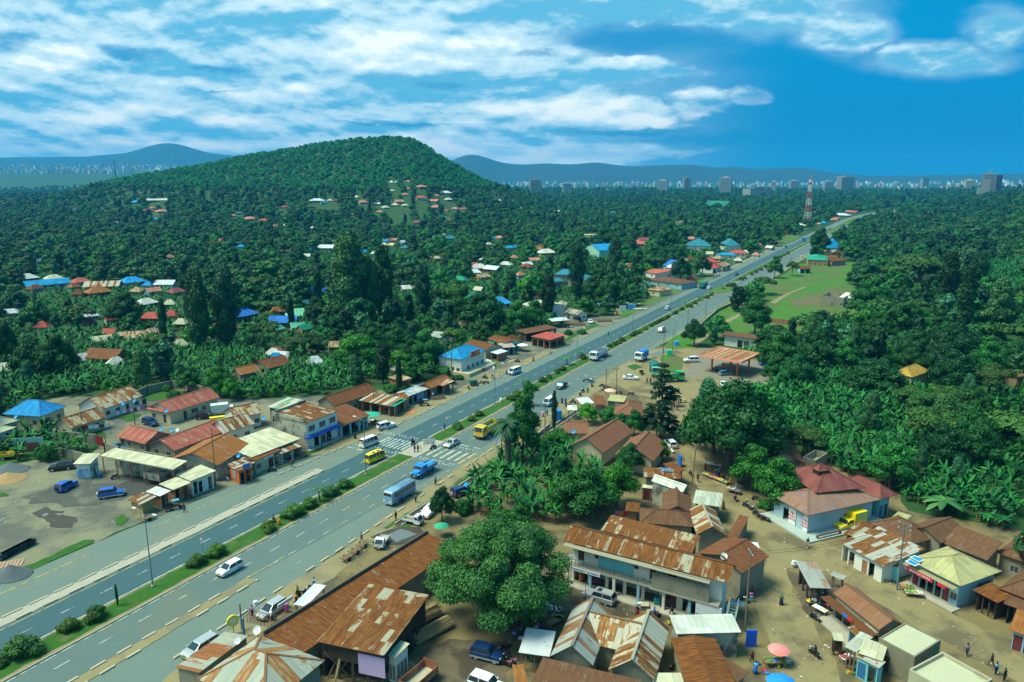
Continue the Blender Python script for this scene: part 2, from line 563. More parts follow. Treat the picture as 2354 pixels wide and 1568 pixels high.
sheet('verge',SP((67,-75.4),(80,-75.6),(92,-77),(104,-78),(140,-78.1),(190,-78.4),(240,-77.6),(243,-74),(190,-74.5),(140,-74.5),(104,-74.5),(90,-73),(70,-71),(30,-68),(30,-71)),.045,Q45,.3,2,9)
sheet('verge',SP((112,-107.5),(125,-105.5),(200,-106),(232,-106),(232,-108.6),(200,-109),(150,-110),(120,-111),(104,-111.5)),.045,Q45,.3,2,10)
sheet('verge',SP((300,-106.3),(700,-107.6),(700,-110.5),(300,-109)),.045,Q45,.3,4,101)
sheet('verge',SP((260,-77.2),(700,-76.4),(700,-74),(260,-75.2)),.045,Q45,.3,4,102)
def bed(pts,name,m_,z=.17,jit=.15,seed=1):
 o=sheet(name,pts,z,m_,jit,1.5,seed)
 return o
def strip(a,b,c0,c1,d=None):
 n=max(2,int((b-a)/20))
 ss=[a+(b-a)*i/n for i in range(n+1)]
 return SP(*[(s,c0)for s in ss])+SP(*[(s,c1)for s in reversed(ss)])
for a,b in((15,118.5),(129.5,364),(425,800)):
 bed(strip(a,b,-93.5,-89.2),'median',Q45,.12,.02,11)
 bed(strip(a,b,-93.2,-89.9),'median',Q23,.15,.18,12)
bed(SP((372,-94.6),(388,-95),(404,-93),(406,-88),(398,-84),(385,-84.5),(374,-88)),'median',Q31,.12,.05,13)
bed(SP((118.5,-93.7),(129.5,-93.7),(129.5,-89.0),(118.5,-89.0)),'median',Q11,.10,.02,14)
bed(strip(830,1180,-93,-84),'median',Q31,.12,.1,15)
bed(strip(15,104,-103.1,-101.0),'kerb_strip',Q11,.08,.12,16)
bed(strip(15,68,-82.2,-80.5),'kerb_strip',Q45,.08,.12,17)
km=MB()
rk=random.Random(5)
def kbr(a,b,o0,o1,L,gap,wd=.32,ht=.22,p=.92):
 s=a
 while s<b:
  if rk.random()<p:
   e=min(b,s+L)
   oo=o0+(o1-o0)*(s-a)/(b-a)
   oe=o0+(o1-o0)*(e-a)/(b-a)
   p0,p1=S(s,oo),S(e,oe)
   km.bar((p0[0],p0[1],ht/2),(p1[0],p1[1],ht/2+rk.uniform(-.03,.03)),wd,ht)
  s+=L+gap
kbr(20,104,-103.1,-103.0,2.6,.9)
kbr(20,104,-101.1,-101.0,2.0,1.6)
kbr(20,68,-82.3,-82.1,1.9,1.5)
kbr(20,68,-80.4,-80.4,1.9,1.5)
kbr(50,150,-75.3,-77.9,1.8,1.5,p=.8)
kbr(98,118,-107.4,-106.4,1.3,1.1)
kbr(120,232,-105.2,-105.7,1.5,1.2,p=.7)
kbr(236,700,-105.8,-107.3,3,.6)
kbr(250,420,-77.2,-76.6,3,.6)
for a,b in((15,118),(130,364),(425,800)):
 kbr(a,b,-93.6,-93.6,4,.03,.14,.2,1)
 kbr(a,b,-89.1,-89.1,4,.03,.14,.2,1)
struct(km.build('kerb',Q28))
mk=MB()
def line(a,b,o0,o1,wd=.14,z=.075):
 n=max(1,int((b-a)/40))
 for i in range(n):
  s0,s1=a+(b-a)*i/n,a+(b-a)*(i+1)/n
  q0,q1=o0+(o1-o0)*i/n,o0+(o1-o0)*(i+1)/n
  pts=SP((s0,q0-wd/2),(s1,q1-wd/2),(s1,q1+wd/2),(s0,q0+wd/2))
  mk.poly([(x,y,z)for x,y in reversed(pts)])
def dsh(a,b,o,L,gap,wd=.14,z=.075):
 s=a
 while s<b:
  line(s,s+L,o,o,wd,z)
  s+=L+gap
dsh(37.8,112,-97.2,1.95,3.65)
dsh(131,780,-97.6,2.2,3.6)
dsh(36.2,66,-86.2,1.95,3.6)
dsh(69.4,116,-85.3,1.95,3.6)
dsh(71.7,110,-82.0,1.9,2.0,.12)
dsh(133,700,-84.6,2.2,3.6)
dsh(133,340,-101.4,2.2,3.6,.12)
dsh(190,340,-81.0,2.2,3.6,.12)
dsh(66,140,-78.9,1.2,7,.1)
for a,b in((20,118),(130,364),(410,800)):
 line(a,b,-93.95,-93.95,.13)
 dsh(a,b,-88.75,1.9,.5,.13)
mk2=mk
mk=MB()
line(20,59.9,-109.6,-109.5,.2)
line(71.6,99,-109,-107.2,.16)
line(20,101,-100.25,-100.25,.15)
line(120,127,-79.3,-79.3,.5)
line(66,75,-82.3,-82.2,.12)
struct(mk.build('road_marking',Q58))
mk=mk2
for s_,a,b in((116.5,-105.7,-104.3),(116.5,-103.5,-101.6),(116.5,-96,-93.9),(129.6,-85.4,-82.6),(129.6,-81.4,-79.7)):
 pts=SP((s_-.22,a),(s_+.22,a),(s_+.22,b),(s_-.22,b))
 mk.poly([(x,y,.075)for x,y in pts])
for q in range(8):
 line(120.6,126.0,-101.6+q*1.02,-101.6+q*1.02,.5)
for q in range(5):
 line(120.8,126.2,-87.8+q*1.75,-87.8+q*1.75,.55)
rk.seed(9)
for s0 in(118.3,119.2,127.2,128.1):
 for(oa,ob)in((-105,-93.9),(-88.6,-79.6)):
  o_=oa+(.3 if s0 in(119.2,128.1)else 0)
  while o_<ob:
   if rk.random()<.86:
    line(s0,s0+.42,o_,o_,.42)
   o_+=.82
struct(mk.build('road_marking',Q56))
def ditch(a,b,o0,o1,wd=1.4,dp=.5):
 m2=MB()
 for sgn in(-1,1):
  p0,p1=S(a,o0+sgn*wd/2),S(b,o1+sgn*wd/2)
  m2 .bar((p0[0],p0[1],.14),(p1[0],p1[1],.14),.22,.28)
 struct(m2 .build('drain',Q11))
 q=SP((a,o0-wd/2+.1),(b,o1-wd/2+.1),(b,o1+wd/2-.1),(a,o0+wd/2-.1))
 sheet('drain',q,.05,Q35,0,50,2)
ditch(92,106,-73.2,-73.2)
ditch(109,138,-72.4,-72.2)
ditch(141,170,-72,-72)
for a,b,o0,o1 in((90,106.5,-74.6,-74),(90,100,-72.6,-71),(109,139,-74,-73.2),(110,138,-71.4,-69.8),(145,175,-73.5,-72.8)):
 sheet('grass_verge',SP((a,o0),(b,o0),(b,o1),(a,o1)),.07,Q23,.25,1.2,21)
sheet('grass_verge',G('D0',(0,668),(850,285),(850,262),(760,262),(400,440),(0,600)),.06,Q23,.25,1.2,22)
sheet('grass_verge',G('C0',(1040,1440),(1130,1395),(1200,1440),(1130,1500),(1060,1490)),.06,Q23,.2,1,23)
sheet('grass_verge',G('C0',(0,960),(180,910),(420,880),(380,800),(150,800),(0,820)),.06,Q23,.4,1,24)
sheet('grass_verge',G('C0',(520,900),(640,930),(720,890),(650,870)),.06,Q23,.3,1,24)
sheet('grass_verge',G('C0',(1080,515),(1200,545),(1310,480),(1220,470)),.06,Q23,.2,1,25)
sheet('grass_verge',G('C0',(1330,350),(1340,300),(1560,250),(1750,270),(1700,340),(1560,350)),.06,Q23,.4,1,26)
sheet('grass_verge',G('C1',(440,870),(560,830),(640,770),(700,750),(600,790),(480,830)),.06,Q23,.2,1,27)
sheet('grass_verge',G('C0',(0,1240),(90,1220),(50,1195),(0,1200)),.06,Q23,.2,1,28)
sheet('wet_patch',G('C0',(250,1230),(700,1080),(1020,1110),(1260,1180),(1180,1260),(900,1300),(600,1330),(300,1290)),.03,mat('dark_gravel',(.075,.08,.06),.9,.4,.5,col2=(.16,.155,.11),thr=(.5,.7)),.9,1.5,31)
sheet('wet_patch',G('C0',(330,1380),(420,1340),(620,1400),(720,1470),(640,1510),(480,1500),(380,1440)),.032,Q35,.6,1,32)
for t,c in(('C0',[(380,1410),(420,1385),(450,1400),(410,1420)]),('C0',[(500,1395),(560,1390),(590,1405),(540,1410)]),('C0',[(655,1478),(700,1470),(700,1485)]),('C0',[(0,1440),(30,1450),(10,1475),(-60,1470)]),('D1',[(1220,210),(1330,160),(1480,210),(1350,260),(1290,290),(1250,260)]),('C1',[(1530,730),(1580,700),(1650,705),(1640,745),(1560,760)]),('B2',[(1260,1190),(1400,1150),(1430,1160),(1350,1195)])):
 sheet('puddle',G(t,*c),.14 if t=='C1' else.07,Q55,.12,.8,33)
sheet('wet_patch',G('D1',(1050,240),(1190,170),(1350,140),(1500,150),(1600,190),(1500,260),(1350,300),(1200,300)),.06,Q35,.4,1,34)
sheet('wet_patch',G('D1',(1500,1300),(1800,1200),(2300,1200),(2354,1568),(1900,1700),(1500,1500)),.03,mat('damp_earth',(.12,.095,.055),1,.3,.6,col2=(.06,.048,.03),thr=(.45,.6)),.7,1.5,35)
sheet('wet_patch',G('D2',(-100,950),(300,760),(650,700),(1100,820),(1500,950),(1400,1000),(700,960),(480,1100),(0,1150)),.03,MATS['damp_earth'],.7,1.5,36)
sheet('wet_patch',G('D3',(250,680),(600,620),(640,800),(480,1000),(300,900)),.06,MATS['damp_earth'],.4,1,37)
def heap(name,label,t,x,y,r,h,m_):
 p=P(t,x,y)
 m2=MB()
 m2 .sm=True
 rr_=random.Random(x)
 rings=[]
 for i in range(7):
  f=i/6
  rings.append([(p.x+r*(1-f)*(1+rr_.uniform(-.08,.08))*math.cos(2*PI*j/20),p.y+r*.8*(1-f)*(1+rr_.uniform(-.08,.08))*math.sin(2*PI*j/20),-.1+(h+.1)*f**1.1)for j in range(20)])
 m2 .loft(rings)
 return tag(m2 .build(name,m_),label,'heap')
heap('gravel_heap','dark grey gravel heap by the grass at the top of the yard','C0',90,990,4.2,1.7,mat('gravel_grey',(.11,.13,.13),1,.3,4,bump=.6))
heap('sand_heap','orange brown sand heap in the yard','C0',75,1075,4.0,1.5,mat('heap_sand',(.38,.24,.10),1,.2,3,bump=.4))
heap('gravel_heap','dark grey gravel heap beside the stacked corrugated sheets','D0',100,590,3.3,1.9,MATS['gravel_grey'])
fld=G('B2',(1000,860),(1100,815),(1480,640),(1700,545),(1900,470),(1870,455),(1660,530),(1440,600),(1200,700),(1000,800))
sheet('grass_verge',fld,.05,Q31,.5,3,41)
sheet('grass_verge',G('B2',(1400,1130),(1420,1070),(1520,1020),(1720,880),(1890,760),(2100,640),(2354,500),(2354,760),(2130,800),(1800,1000),(1660,1130),(1500,1140)),.05,Q31,.6,2.5,42)
FIELD=G('B2',(1750,1030),(1900,880),(2140,790),(2354,650))+G('B3',(-20,540),(120,470),(300,360),(500,350),(900,340),(1000,360),(960,480),(720,520),(1150,760),(640,890),(640,960),(260,980),(0,1100))+G('B2',(2200,1180),(1900,1040))
sheet('field',FIELD,.06,Q31,.8,3,43)
sheet('path',G('B2',(1640,1110),(1700,1060),(1800,1000),(1960,880),(2130,795),(2140,815),(1990,900),(1830,1010),(1760,1060),(1700,1110)),.09,Q45,.3,2,44)
sheet('path',G('B3',(10,715),(150,640),(330,572),(340,580),(220,625),(60,725)),.1,Q45,.2,2,45)
sheet('bare_patch',G('B3',(180,690),(480,640),(500,730),(400,740),(250,750)),.1,mat('field_soil',(.13,.11,.05),1,.3,.3),.5,2,46)
sheet('grass_verge',G('B2',(1370,1200),(1480,1190),(1580,1230),(1540,1400),(1460,1440),(1360,1400)),.07,Q31,.2,1.5,47)
sheet('grass_verge',G('B2',(1055,1300),(1130,1280),(1200,1310),(1120,1335)),.07,Q23,.2,1.5,48)
sheet('grass_verge',G('B2',(380,1130),(560,1040),(660,980),(800,920),(760,900),(620,960),(500,1040),(400,1090)),.06,Q23,.3,1.5,49)
sheet('field',G('B1',(340,240),(420,205),(560,185),(640,150),(750,130),(860,170),(860,195),(740,205),(560,230),(480,250)),.3,Q31,.6,4,50,True)
sheet('field',G('A2',(220,800),(330,795),(450,815),(700,830),(780,850),(660,880),(560,850),(440,835),(300,815)),.3,Q31,1,8,51,True)
sheet('field',G('A3',(60,1190),(160,1130),(330,1140),(250,1180),(120,1230)),.3,Q31,.6,4,52,True)
sheet('courtyard',G('B1',(1180,1320),(1260,1260),(1470,1310),(1460,1350),(1300,1350)),.05,Q11,.2,2,53)
sheet('path',G('B2',(930,860),(960,770),(1000,560),(1025,560),(1010,800),(1000,840)),.06,Q45,.3,2,54)
sheet('wet_patch',G('B2',(1700,1160),(2000,1180),(2354,1280),(2354,1500),(1800,1400),(1560,1400)),.035,mat('forecourt_gravel',(.20,.185,.13),1,.25,.3),.4,2,55)
# --------- mountains on the horizon
Q34=mat('wooded_mountain',(.03,.05,.03),1,.3,.002)
def range_(name,prof,y0,half,jit=8,seed=0):
 us=np.array([dsp(*p)[0]for p in prof])
 zs=np.array([CAM_H+y0*dsp(*p)[1]for p in prof])
 n=160
 u=np.linspace(us[0],us[-1],n)
 t=np.interp(u,us,zs)
 k=np.ones(5)/5
 t=np.convolve(np.pad(t,2,mode='edge'),k,'valid')
 rng=np.random.default_rng(seed)
 rows=[]
 for f in np.linspace(-1,1,13):
  y=y0+half*f
  h=np.maximum(t,0)*(1-abs(f))**.8
  h=h*(1+rng.normal(0,.03,n)*(abs(f)>.05))-2*(abs(f)==1)
  rows.append(np.stack([u*y,np.full(n,y),h],-1))
 v=np.concatenate(rows)
 return struct(add(name,np_mesh(name,v,gridfaces(13,n),Q34,True)))
range_('mountain',[(-300,366),(0,362),(200,360),(290,352),(330,340),(360,331),(385,328),(415,332),(450,343),(480,352),(540,358),(640,366),(850,400)],8800,900,seed=1)
range_('mountain',[(-200,386),(100,384),(220,383),(250,377),(290,372),(330,378),(370,385),(420,377),(470,385),(600,392),(800,405)],6300,500,seed=2)
range_('mountain',[(900,400),(1000,384),(1035,372),(1060,358),(1085,352),(1110,359),(1150,374),(1200,379),(1260,375),(1300,378),(1330,378),(1365,371),(1400,377),(1450,383),(1500,380),(1560,379),(1590,377),(1650,387),(1690,381),(1720,389),(1800,386),(1850,385),(1900,395),(2000,404),(2200,402),(2353,398),(2600,400)],7600,900,seed=3)
# --------- haze
hz=MB()
hz.box(-13000,13000,-900,13000,-1.5,420)
mh=bpy.data.materials.new('haze')
mh.use_nodes=True
th=mh.node_tree
th.nodes.clear()
pv=th.nodes.new('ShaderNodeVolumePrincipled')
pv.inputs['Color'].default_value=(.04,.50,.95,1)
pv.inputs['Density'].default_value=0.00011
pv.inputs['Anisotropy'].default_value=0.1
om=th.nodes.new('ShaderNodeOutputMaterial')
th.links.new(pv.outputs[0],om.inputs['Volume'])
ho=hz.build('haze',mh)
ho['kind']='stuff'
# --------- roof and wall materials
RM=dict(rust=rm_('rusted_sheets',(.36,.33,.24),amt=.95,sheet=.35,seed=1),rustB=rm_('dark_rusted_sheets',(.30,.24,.16),(.15,.055,.022),(.22,.09,.035),.98,.3,2),rustC=rm_('brown_rusted_sheets',(.26,.20,.13),(.12,.06,.03),(.17,.085,.04),.95,.45,3),orange=rm_('orange_rusted_sheets',(.40,.33,.22),(.25,.085,.02),(.34,.15,.045),.9,.4,4),mott=rm_('mottled_sheets',(.50,.43,.27),(.19,.075,.018),(.30,.15,.045),.60,.35,5,streak=1.6),stripe=rm_('striped_sheets',(.47,.46,.34),(.14,.05,.013),(.30,.14,.035),.56,.95,6,sv=20),patch=rm_('patchwork_sheets',(.42,.42,.33),(.14,.052,.014),(.28,.13,.04),.58,.95,7),patchD=rm_('patched_rust_sheets',(.42,.40,.27),(.125,.046,.012),(.24,.10,.027),.80,.55,8),red=rm_('faded_red_sheets',(.36,.10,.07),(.26,.09,.04),(.40,.27,.17),.25,.4,9),redB=rm_('brick_red_sheets',(.42,.085,.06),(.33,.08,.04),(.40,.15,.09),.15,.2,10),maroon=rm_('maroon_sheets',(.21,.065,.055),(.19,.08,.05),(.22,.10,.065),.3,.2,11),pale=rm_('weathered_cream_sheets',(.50,.49,.31),(.30,.23,.12),(.42,.38,.23),.12,.15,12),beige=rm_('lichened_beige_sheets',(.40,.38,.17),(.25,.22,.09),(.33,.31,.13),.25,.2,13),white=rm_('whitish_sheets',(.54,.56,.46),(.5,.5,.4),(.62,.62,.5),.05,.1,14),bright=rm_('bright_tin_sheets',(.58,.62,.62),(.5,.5,.48),(.6,.6,.55),.02,.15,15,rough=.4),grey=rm_('grey_tin_sheets',(.34,.36,.30),(.24,.19,.12),(.32,.30,.24),.18,.3,16),blue=rm_('blue_painted_sheets',(.02,.26,.55),(.35,.24,.12),(.12,.32,.45),.10,.1,17),blueB=rm_('bright_blue_sheets',(.01,.24,.47),(.02,.22,.4),(.03,.28,.5),.1,.1,18),deep=rm_('deep_blue_sheets',(.03,.16,.50),(.03,.14,.4),(.05,.2,.5),.1,.1,19),teal=rm_('blue_green_sheets',(.03,.20,.25),(.04,.17,.2),(.05,.22,.27),.1,.15,20),green=rm_('light_green_sheets',(.16,.48,.27),(.2,.42,.25),(.25,.48,.3),.15,.1,21),greenD=rm_('green_sheets',(.02,.30,.17),(.04,.24,.14),(.05,.3,.2),.15,.1,22),tilered=rm_('red_tiles',(.46,.12,.08),(.4,.1,.07),(.5,.17,.11),.3,.2,23),salmon=rm_('salmon_tiles',(.52,.22,.14),(.45,.2,.13),(.55,.28,.18),.3,.2,24),wine=rm_('wine_tiles',(.26,.08,.08),(.22,.08,.07),(.3,.12,.1),.3,.2,25),flat=mat('weathered_roof_screed',(.45,.45,.28),.95,.14,.5,col2=(.27,.26,.15),thr=(.55,.72)),canopy=rm_('canopy_stripes',(.50,.30,.17),(.25,.10,.04),(.33,.16,.07),.48,1.0,26,sv=30),)
WM=dict(white=mat('white_wall',(.66,.68,.58),.9,.12,.6,col2=(.45,.44,.33),thr=(.58,.78)),cream=mat('cream_wall',(.52,.46,.29),.9,.14,.6,col2=(.34,.29,.18),thr=(.56,.75)),teal=mat('turquoise_wall',(.16,.50,.52),.9,.14,.6,col2=(.1,.33,.33),thr=(.56,.75)),block=mat('block_wall',(.25,.235,.16),.95,.16,1.1,col2=(.15,.145,.10),thr=(.5,.7),bump=.3),mould=mat('mouldy_wall',(.36,.355,.27),.95,.2,1.3,col2=(.10,.11,.085),thr=(.45,.62)),plank=mat('old_planks',(.22,.15,.08),.9,.35,2.2,bump=.3),slab=mat('offcut_slabs',(.42,.27,.09),.9,.5,2.5,bump=.5),brick=mat('brick_wall',(.26,.13,.075),.95,.2,2,bump=.2),orange=mat('orange_wall',(.55,.13,.04),.85,.1,1),blue=mat('blue_wall',(.05,.25,.52),.8,.12,1),sky=mat('pale_blue_wall',(.24,.44,.50),.85,.12,1,col2=(.17,.33,.36),thr=(.5,.75)),pink=mat('lilac_boards',(.55,.40,.62),.85,.08,2),yellow=mat('yellow_wall',(.60,.50,.20),.9,.08,.6),tan=mat('tan_wall',(.42,.25,.12),.9,.12,.6),rust=mat('rusty_wall_sheets',(.24,.085,.04),.8,.3,1.5,col2=(.35,.2,.1)),tin=mat('tin_wall_sheets',(.36,.38,.33),.7,.2,1.5,col2=(.24,.18,.11),thr=(.55,.7)),dark=mat('dark_timber',(.06,.045,.03),.95,.3,2),redg=mat('red_gate_paint',(.24,.02,.02),.6,.1,1),gteal=mat('blue_green_paint',(.07,.30,.38),.7,.1,1),shut=mat('shutter_blue_white',(.36,.50,.55),.7,.1,1,col2=(.27,.40,.45),thr=(.5,.7)),)
Q21=mat('window_frame',(.35,.34,.28),.7,.1,2)
Q22=mat('window_glass',(.03,.06,.07),.18,.2,1,spec=.6)
Q15=mat('dark_door',(.07,.05,.035),.7,.2,1)
Q16=mat('blue_door',(.03,.14,.28),.7,.1,1)
Q17=mat('maroon_door',(.17,.03,.03),.7,.2,1)
Q41=mat('timber_post',(.20,.15,.09),.9,.25,3)
Q52=mat('painted_steel',(.13,.22,.22),.5,.1,2,metal=.3)
Q42=mat('rusty_red_steel',(.25,.09,.06),.7,.2,2)
Q5=mat('black_plastic',(.012,.016,.02),.45,.2,2)
Q20=mat('fascia_board',(.38,.36,.25),.8,.15,1.5)
HOUSES=[]
DBG=[]
def pt(t,p,h):
 if len(p)==3:
  t,p=p[0],p[1:]
 return P(t,p[0],p[1],h)
def rsl(mb,pts,ud,th=.07,off=0.0):
 """thick roof plane; pts anticlockwise from above; ud = direction of the eave"""
 ps=[Vector(p)for p in pts]
 n=(ps[1]-ps[0]).cross(ps[2]-ps[0]).normalized()
 if n.z<0:
  ps.reverse()
  n=-n
 u=Vector(ud).normalized()
 v=n.cross(u)
 mb.poly(ps,[(p.dot(u)+off,p.dot(v)+40+off*.37)for p in ps])
 lo=[p-Vector((0,0,th))for p in ps]
 mb.poly(list(reversed(lo)))
 for i in range(len(ps)):
  j=(i+1)%len(ps)
  mb.poly([lo[i],lo[j],ps[j],ps[i]])
def wallrun(mb,a,b,z0,z1,ops,th=.18):
 """wall from a to b (outside on the right-hand side) with rectangular openings (x0, x1, za, zb)"""
 a,b=Vector(a),Vector(b)
 d=b-a
 L=d.length
 an=math.atan2(d.y,d.x)
 M=Matrix.Translation((a.x,a.y,0))@Matrix.Rotation(an,4,'Z')
 x=0
 for(x0,x1,za,zb)in sorted(ops):
  if x0>x+.001:
   mb.box(x,x0,0,th,z0,z1,M)
  if za>z0+.02:
   mb.box(x0,x1,0,th,z0,za,M)
  if zb<z1-.02:
   mb.box(x0,x1,0,th,zb,z1,M)
  x=x1
 if x<L-.001:
  mb.box(x,L,0,th,z0,z1,M)
 return M
def fit(mk_,n,L,mark='-'):
 out=[]
 seg=L/max(1,n)
 return[(i+.5)*seg for i in range(n)]
SIZES={'w':(1.25,.95,2.05),'W':(1.9,.9,2.2),'d':(.95,.05,2.15),'o':(2.3,.05,2.35),'O':(3.4,.05,2.6),'s':(1.5,.05,2.25),'v':(.5,1.5,2.0),'r':(.95,.05,2.15),'D':(.95,.05,2.15),'g':(1.6,.3,2.3)}
def pop(root,mb,a,b,z0,z1,spec,dm=None,th=.18):
 a_,b_=Vector(a),Vector(b)
 L=(b_-a_).length
 n=len(spec)
 ops,todo=[],[]
 for i,ch in enumerate(spec):
  if ch=='-':
   continue
  wd,s0,s1=SIZES[ch]
  wd=min(wd,L/n*.82)
  k=min(1.0,(z1-z0-.15)/2.5)
  x=(i+.5)*L/n
  ops.append((x-wd/2,x+wd/2,z0+s0*k,z0+s1*k))
  todo.append((ch,x,wd,z0+s0*k,z0+s1*k))
 M=wallrun(mb,a,b,z0,z1,ops,th)
 for ch,x,wd,za,zb in todo:
  if ch in 'wWvg':
   f=MB()
   t=.07
   for q in((x-wd/2,x-wd/2+t,za,zb),(x+wd/2-t,x+wd/2,za,zb),(x-wd/2+t,x+wd/2-t,za,za+t),(x-wd/2+t,x+wd/2-t,zb-t,zb),(x-t/2,x+t/2,za+t,zb-t)):
    f.box(q[0],q[1],-.03,.05,q[2],q[3],M)
   fo=f.build('window',Q21,root)
   gl=MB()
   gl.box(x-wd/2+.03,x+wd/2-.03,.07,.09,za+.03,zb-.03,M)
   gl.build('pane',Q22,fo)
  elif ch in 'drDs':
   f=MB()
   f.box(x-wd/2+.04,x+wd/2-.04,.06,.11,za,zb-.03,M)
   f.box(x+wd/2-.18,x+wd/2-.13,.02,.06,za+.95,za+1.1,M)
   f.build('door',dm or{'d':Q15,'r':Q17,'D':Q16,'s':Q17}[ch],root)
 return M
def hs(label,t,A,B,Cc,h,rise=1.8,roof='gable',ax=0,rm='rust',wm='block',over=.45,sp=None,cat='house',name='house',hb=None,group=None,ridge=None,th=.07,nowall=False,posts=None,st=1,dm=None,keep=True,parapet=.45,fascia=True,base=0.0):
 a,b=pt(t,A,h),pt(t,B,h)
 a2,b2=Vector(a[:2]),Vector(b[:2])
 e=(b2-a2).normalized()
 nrm=Vector((-e.y,e.x))
 if ridge:
  c=pt(t,ridge,h+rise)
  W=2*(Vector(c[:2])-a2).dot(nrm)
 elif isinstance(Cc,(int,float)):
  W=Cc
 else:
  c=pt(t,Cc,hb if(hb and roof=='mono')else h)
  W=(Vector(c[:2])-a2).dot(nrm)
 if W<0:
  a2,b2,e,nrm,W=b2,a2,-e,-nrm,-W
 L=(b2-a2).length
 W=max(W,1.2)
 cen=(a2+b2)/2+nrm*W/2
 ang=math.atan2(e.y,e.x)
 z0=float(gz(cen.x,cen.y))
 DBG.append((label[:40],round(L,1),round(W,1),[round(v)for v in cen]))
 root=thing(name,label,cat,(cen.x,cen.y,z0+base),ang,group)
 h-=base
 if hb:
  hb-=base
 if keep:
  HOUSES.append((cen.x,cen.y,ang,L,W,h))
 X,Y=L/2,W/2
 off=rnd.uniform(0,60)
 rb=MB()
 hw=h
 xw,yw=X-over,Y-over
 if yw<.6:
  yw=Y*.8
 if xw<.6:
  xw=X*.8
 if roof=='gable' and ax==0:
  rsl(rb,[(-X,-Y,h),(X,-Y,h),(X,0,h+rise),(-X,0,h+rise)],(1,0,0),th,off)
  rsl(rb,[(X,Y,h),(-X,Y,h),(-X,0,h+rise),(X,0,h+rise)],(1,0,0),th,off)
  hw=h+rise*(Y-yw)/Y-th-.02
  rb.bar((-X,0,h+rise+.02),(X,0,h+rise+.02),.34,.05)
 elif roof=='gable':
  rsl(rb,[(-X,Y,h),(-X,-Y,h),(0,-Y,h+rise),(0,Y,h+rise)],(0,1,0),th,off)
  rsl(rb,[(X,-Y,h),(X,Y,h),(0,Y,h+rise),(0,-Y,h+rise)],(0,1,0),th,off)
  hw=h+rise*(X-xw)/X-th-.02
  rb.bar((0,-Y,h+rise+.02),(0,Y,h+rise+.02),.34,.05)
 elif roof=='hip':
  if L>=W:
   r0,r1=(-X+Y*.92,0,h+rise),(X-Y*.92,0,h+rise)
   rsl(rb,[(-X,-Y,h),(X,-Y,h),r1,r0],(1,0,0),th,off)
   rsl(rb,[(X,Y,h),(-X,Y,h),r0,r1],(1,0,0),th,off)
   rsl(rb,[(X,-Y,h),(X,Y,h),r1],(0,1,0),th,off)
   rsl(rb,[(-X,Y,h),(-X,-Y,h),r0],(0,1,0),th,off)
  else:
   r0,r1=(0,-Y+X*.92,h+rise),(0,Y-X*.92,h+rise)
   rsl(rb,[(-X,-Y,h),(X,-Y,h),r0],(1,0,0),th,off)
   rsl(rb,[(X,Y,h),(-X,Y,h),r1],(1,0,0),th,off)
   rsl(rb,[(X,-Y,h),(X,Y,h),r1,r0],(0,1,0),th,off)
   rsl(rb,[(-X,Y,h),(-X,-Y,h),r0,r1],(0,1,0),th,off)
  hw=h+rise*min(X-xw,Y-yw)/min(X,Y)-th-.02
  for p_,q_ in(((-X,-Y,h),r0),((X,-Y,h),r1 if L>=W else r0),((X,Y,h),r1),((-X,Y,h),r0 if L>=W else r1),(r0,r1)):
   if(Vector(p_)-Vector(q_)).length>.3:
    rb.bar(Vector(p_)+Vector((0,0,.02)),Vector(q_)+Vector((0,0,.02)),.26,.05)
 elif roof=='mono':
  hb=hb or h+.6
  rsl(rb,[(-X,-Y,h),(X,-Y,h),(X,Y,hb),(-X,Y,hb)],(1,0,0),th,off)
 elif roof=='flat':
  rb.box(-X+.2,X-.2,-Y+.2,Y-.2,h-parapet-.12,h-parapet)
  xw,yw=X,Y
  hw=h
 ro=rb.build('roof',RM[rm]if isinstance(rm,str)else rm,root)
 sp=sp or{}
 if posts:
  n=posts
  for i in range(n):
   for sy in(-1,1):
    x_=-X+.3+(L-.6)*i/(n-1)
    pb=MB()
    zt=h if sy<0 else(hb or h)
    pb.box(x_-.07,x_+.07,sy*(Y-.3)-.07,sy*(Y-.3)+.07,-base,zt-th-.03)
    pb.build('post',Q42 if cat=='canopy' else Q41,root)
 if not nowall:
  wb=MB()
  cs={'f':((-xw,-yw),(xw,-yw)),'r':((xw,-yw+.18),(xw,yw-.18)),'b':((xw,yw),(-xw,yw)),'l':((-xw,yw-.18),(-xw,-yw+.18))}
  if roof=='mono':
   sl_=(hb-h)/W
   hf_,hk_=h+sl_*(Y-yw)-th-.02,h+sl_*(Y+yw)-th-.02
   zt={'f':hf_,'b':hk_,'r':min(hf_,hk_),'l':min(hf_,hk_)}
  else:
   zt=dict.fromkeys('frbl',hw)
  for k,(p,q)in cs.items():
   if k in sp and sp[k]is None:
    continue
   top=zt[k]
   if st==1:
    pop(root,wb,p,q,-base,top,sp.get(k,'-'),dm)
   else:
    zm=top/2
    s1=sp.get(k,'-')
    s2=sp.get(k+'2',s1)
    pop(root,wb,p,q,0,zm,s1,dm)
    pop(root,wb,p,q,zm,top,s2,dm)
  if roof=='mono' and abs(hb-h)>.05:
   lo_,hi_=min(hf_,hk_),max(hf_,hk_)
   yb=yw if hb>h else-yw
   for sx in(-1,1):
    x0,x1=sorted((sx*xw,sx*(xw-.18)))
    wb.loft([[(x0,-yb,lo_),(x0,yb,lo_),(x0,yb,hi_)],[(x1,-yb,lo_),(x1,yb,lo_),(x1,yb,hi_)]])
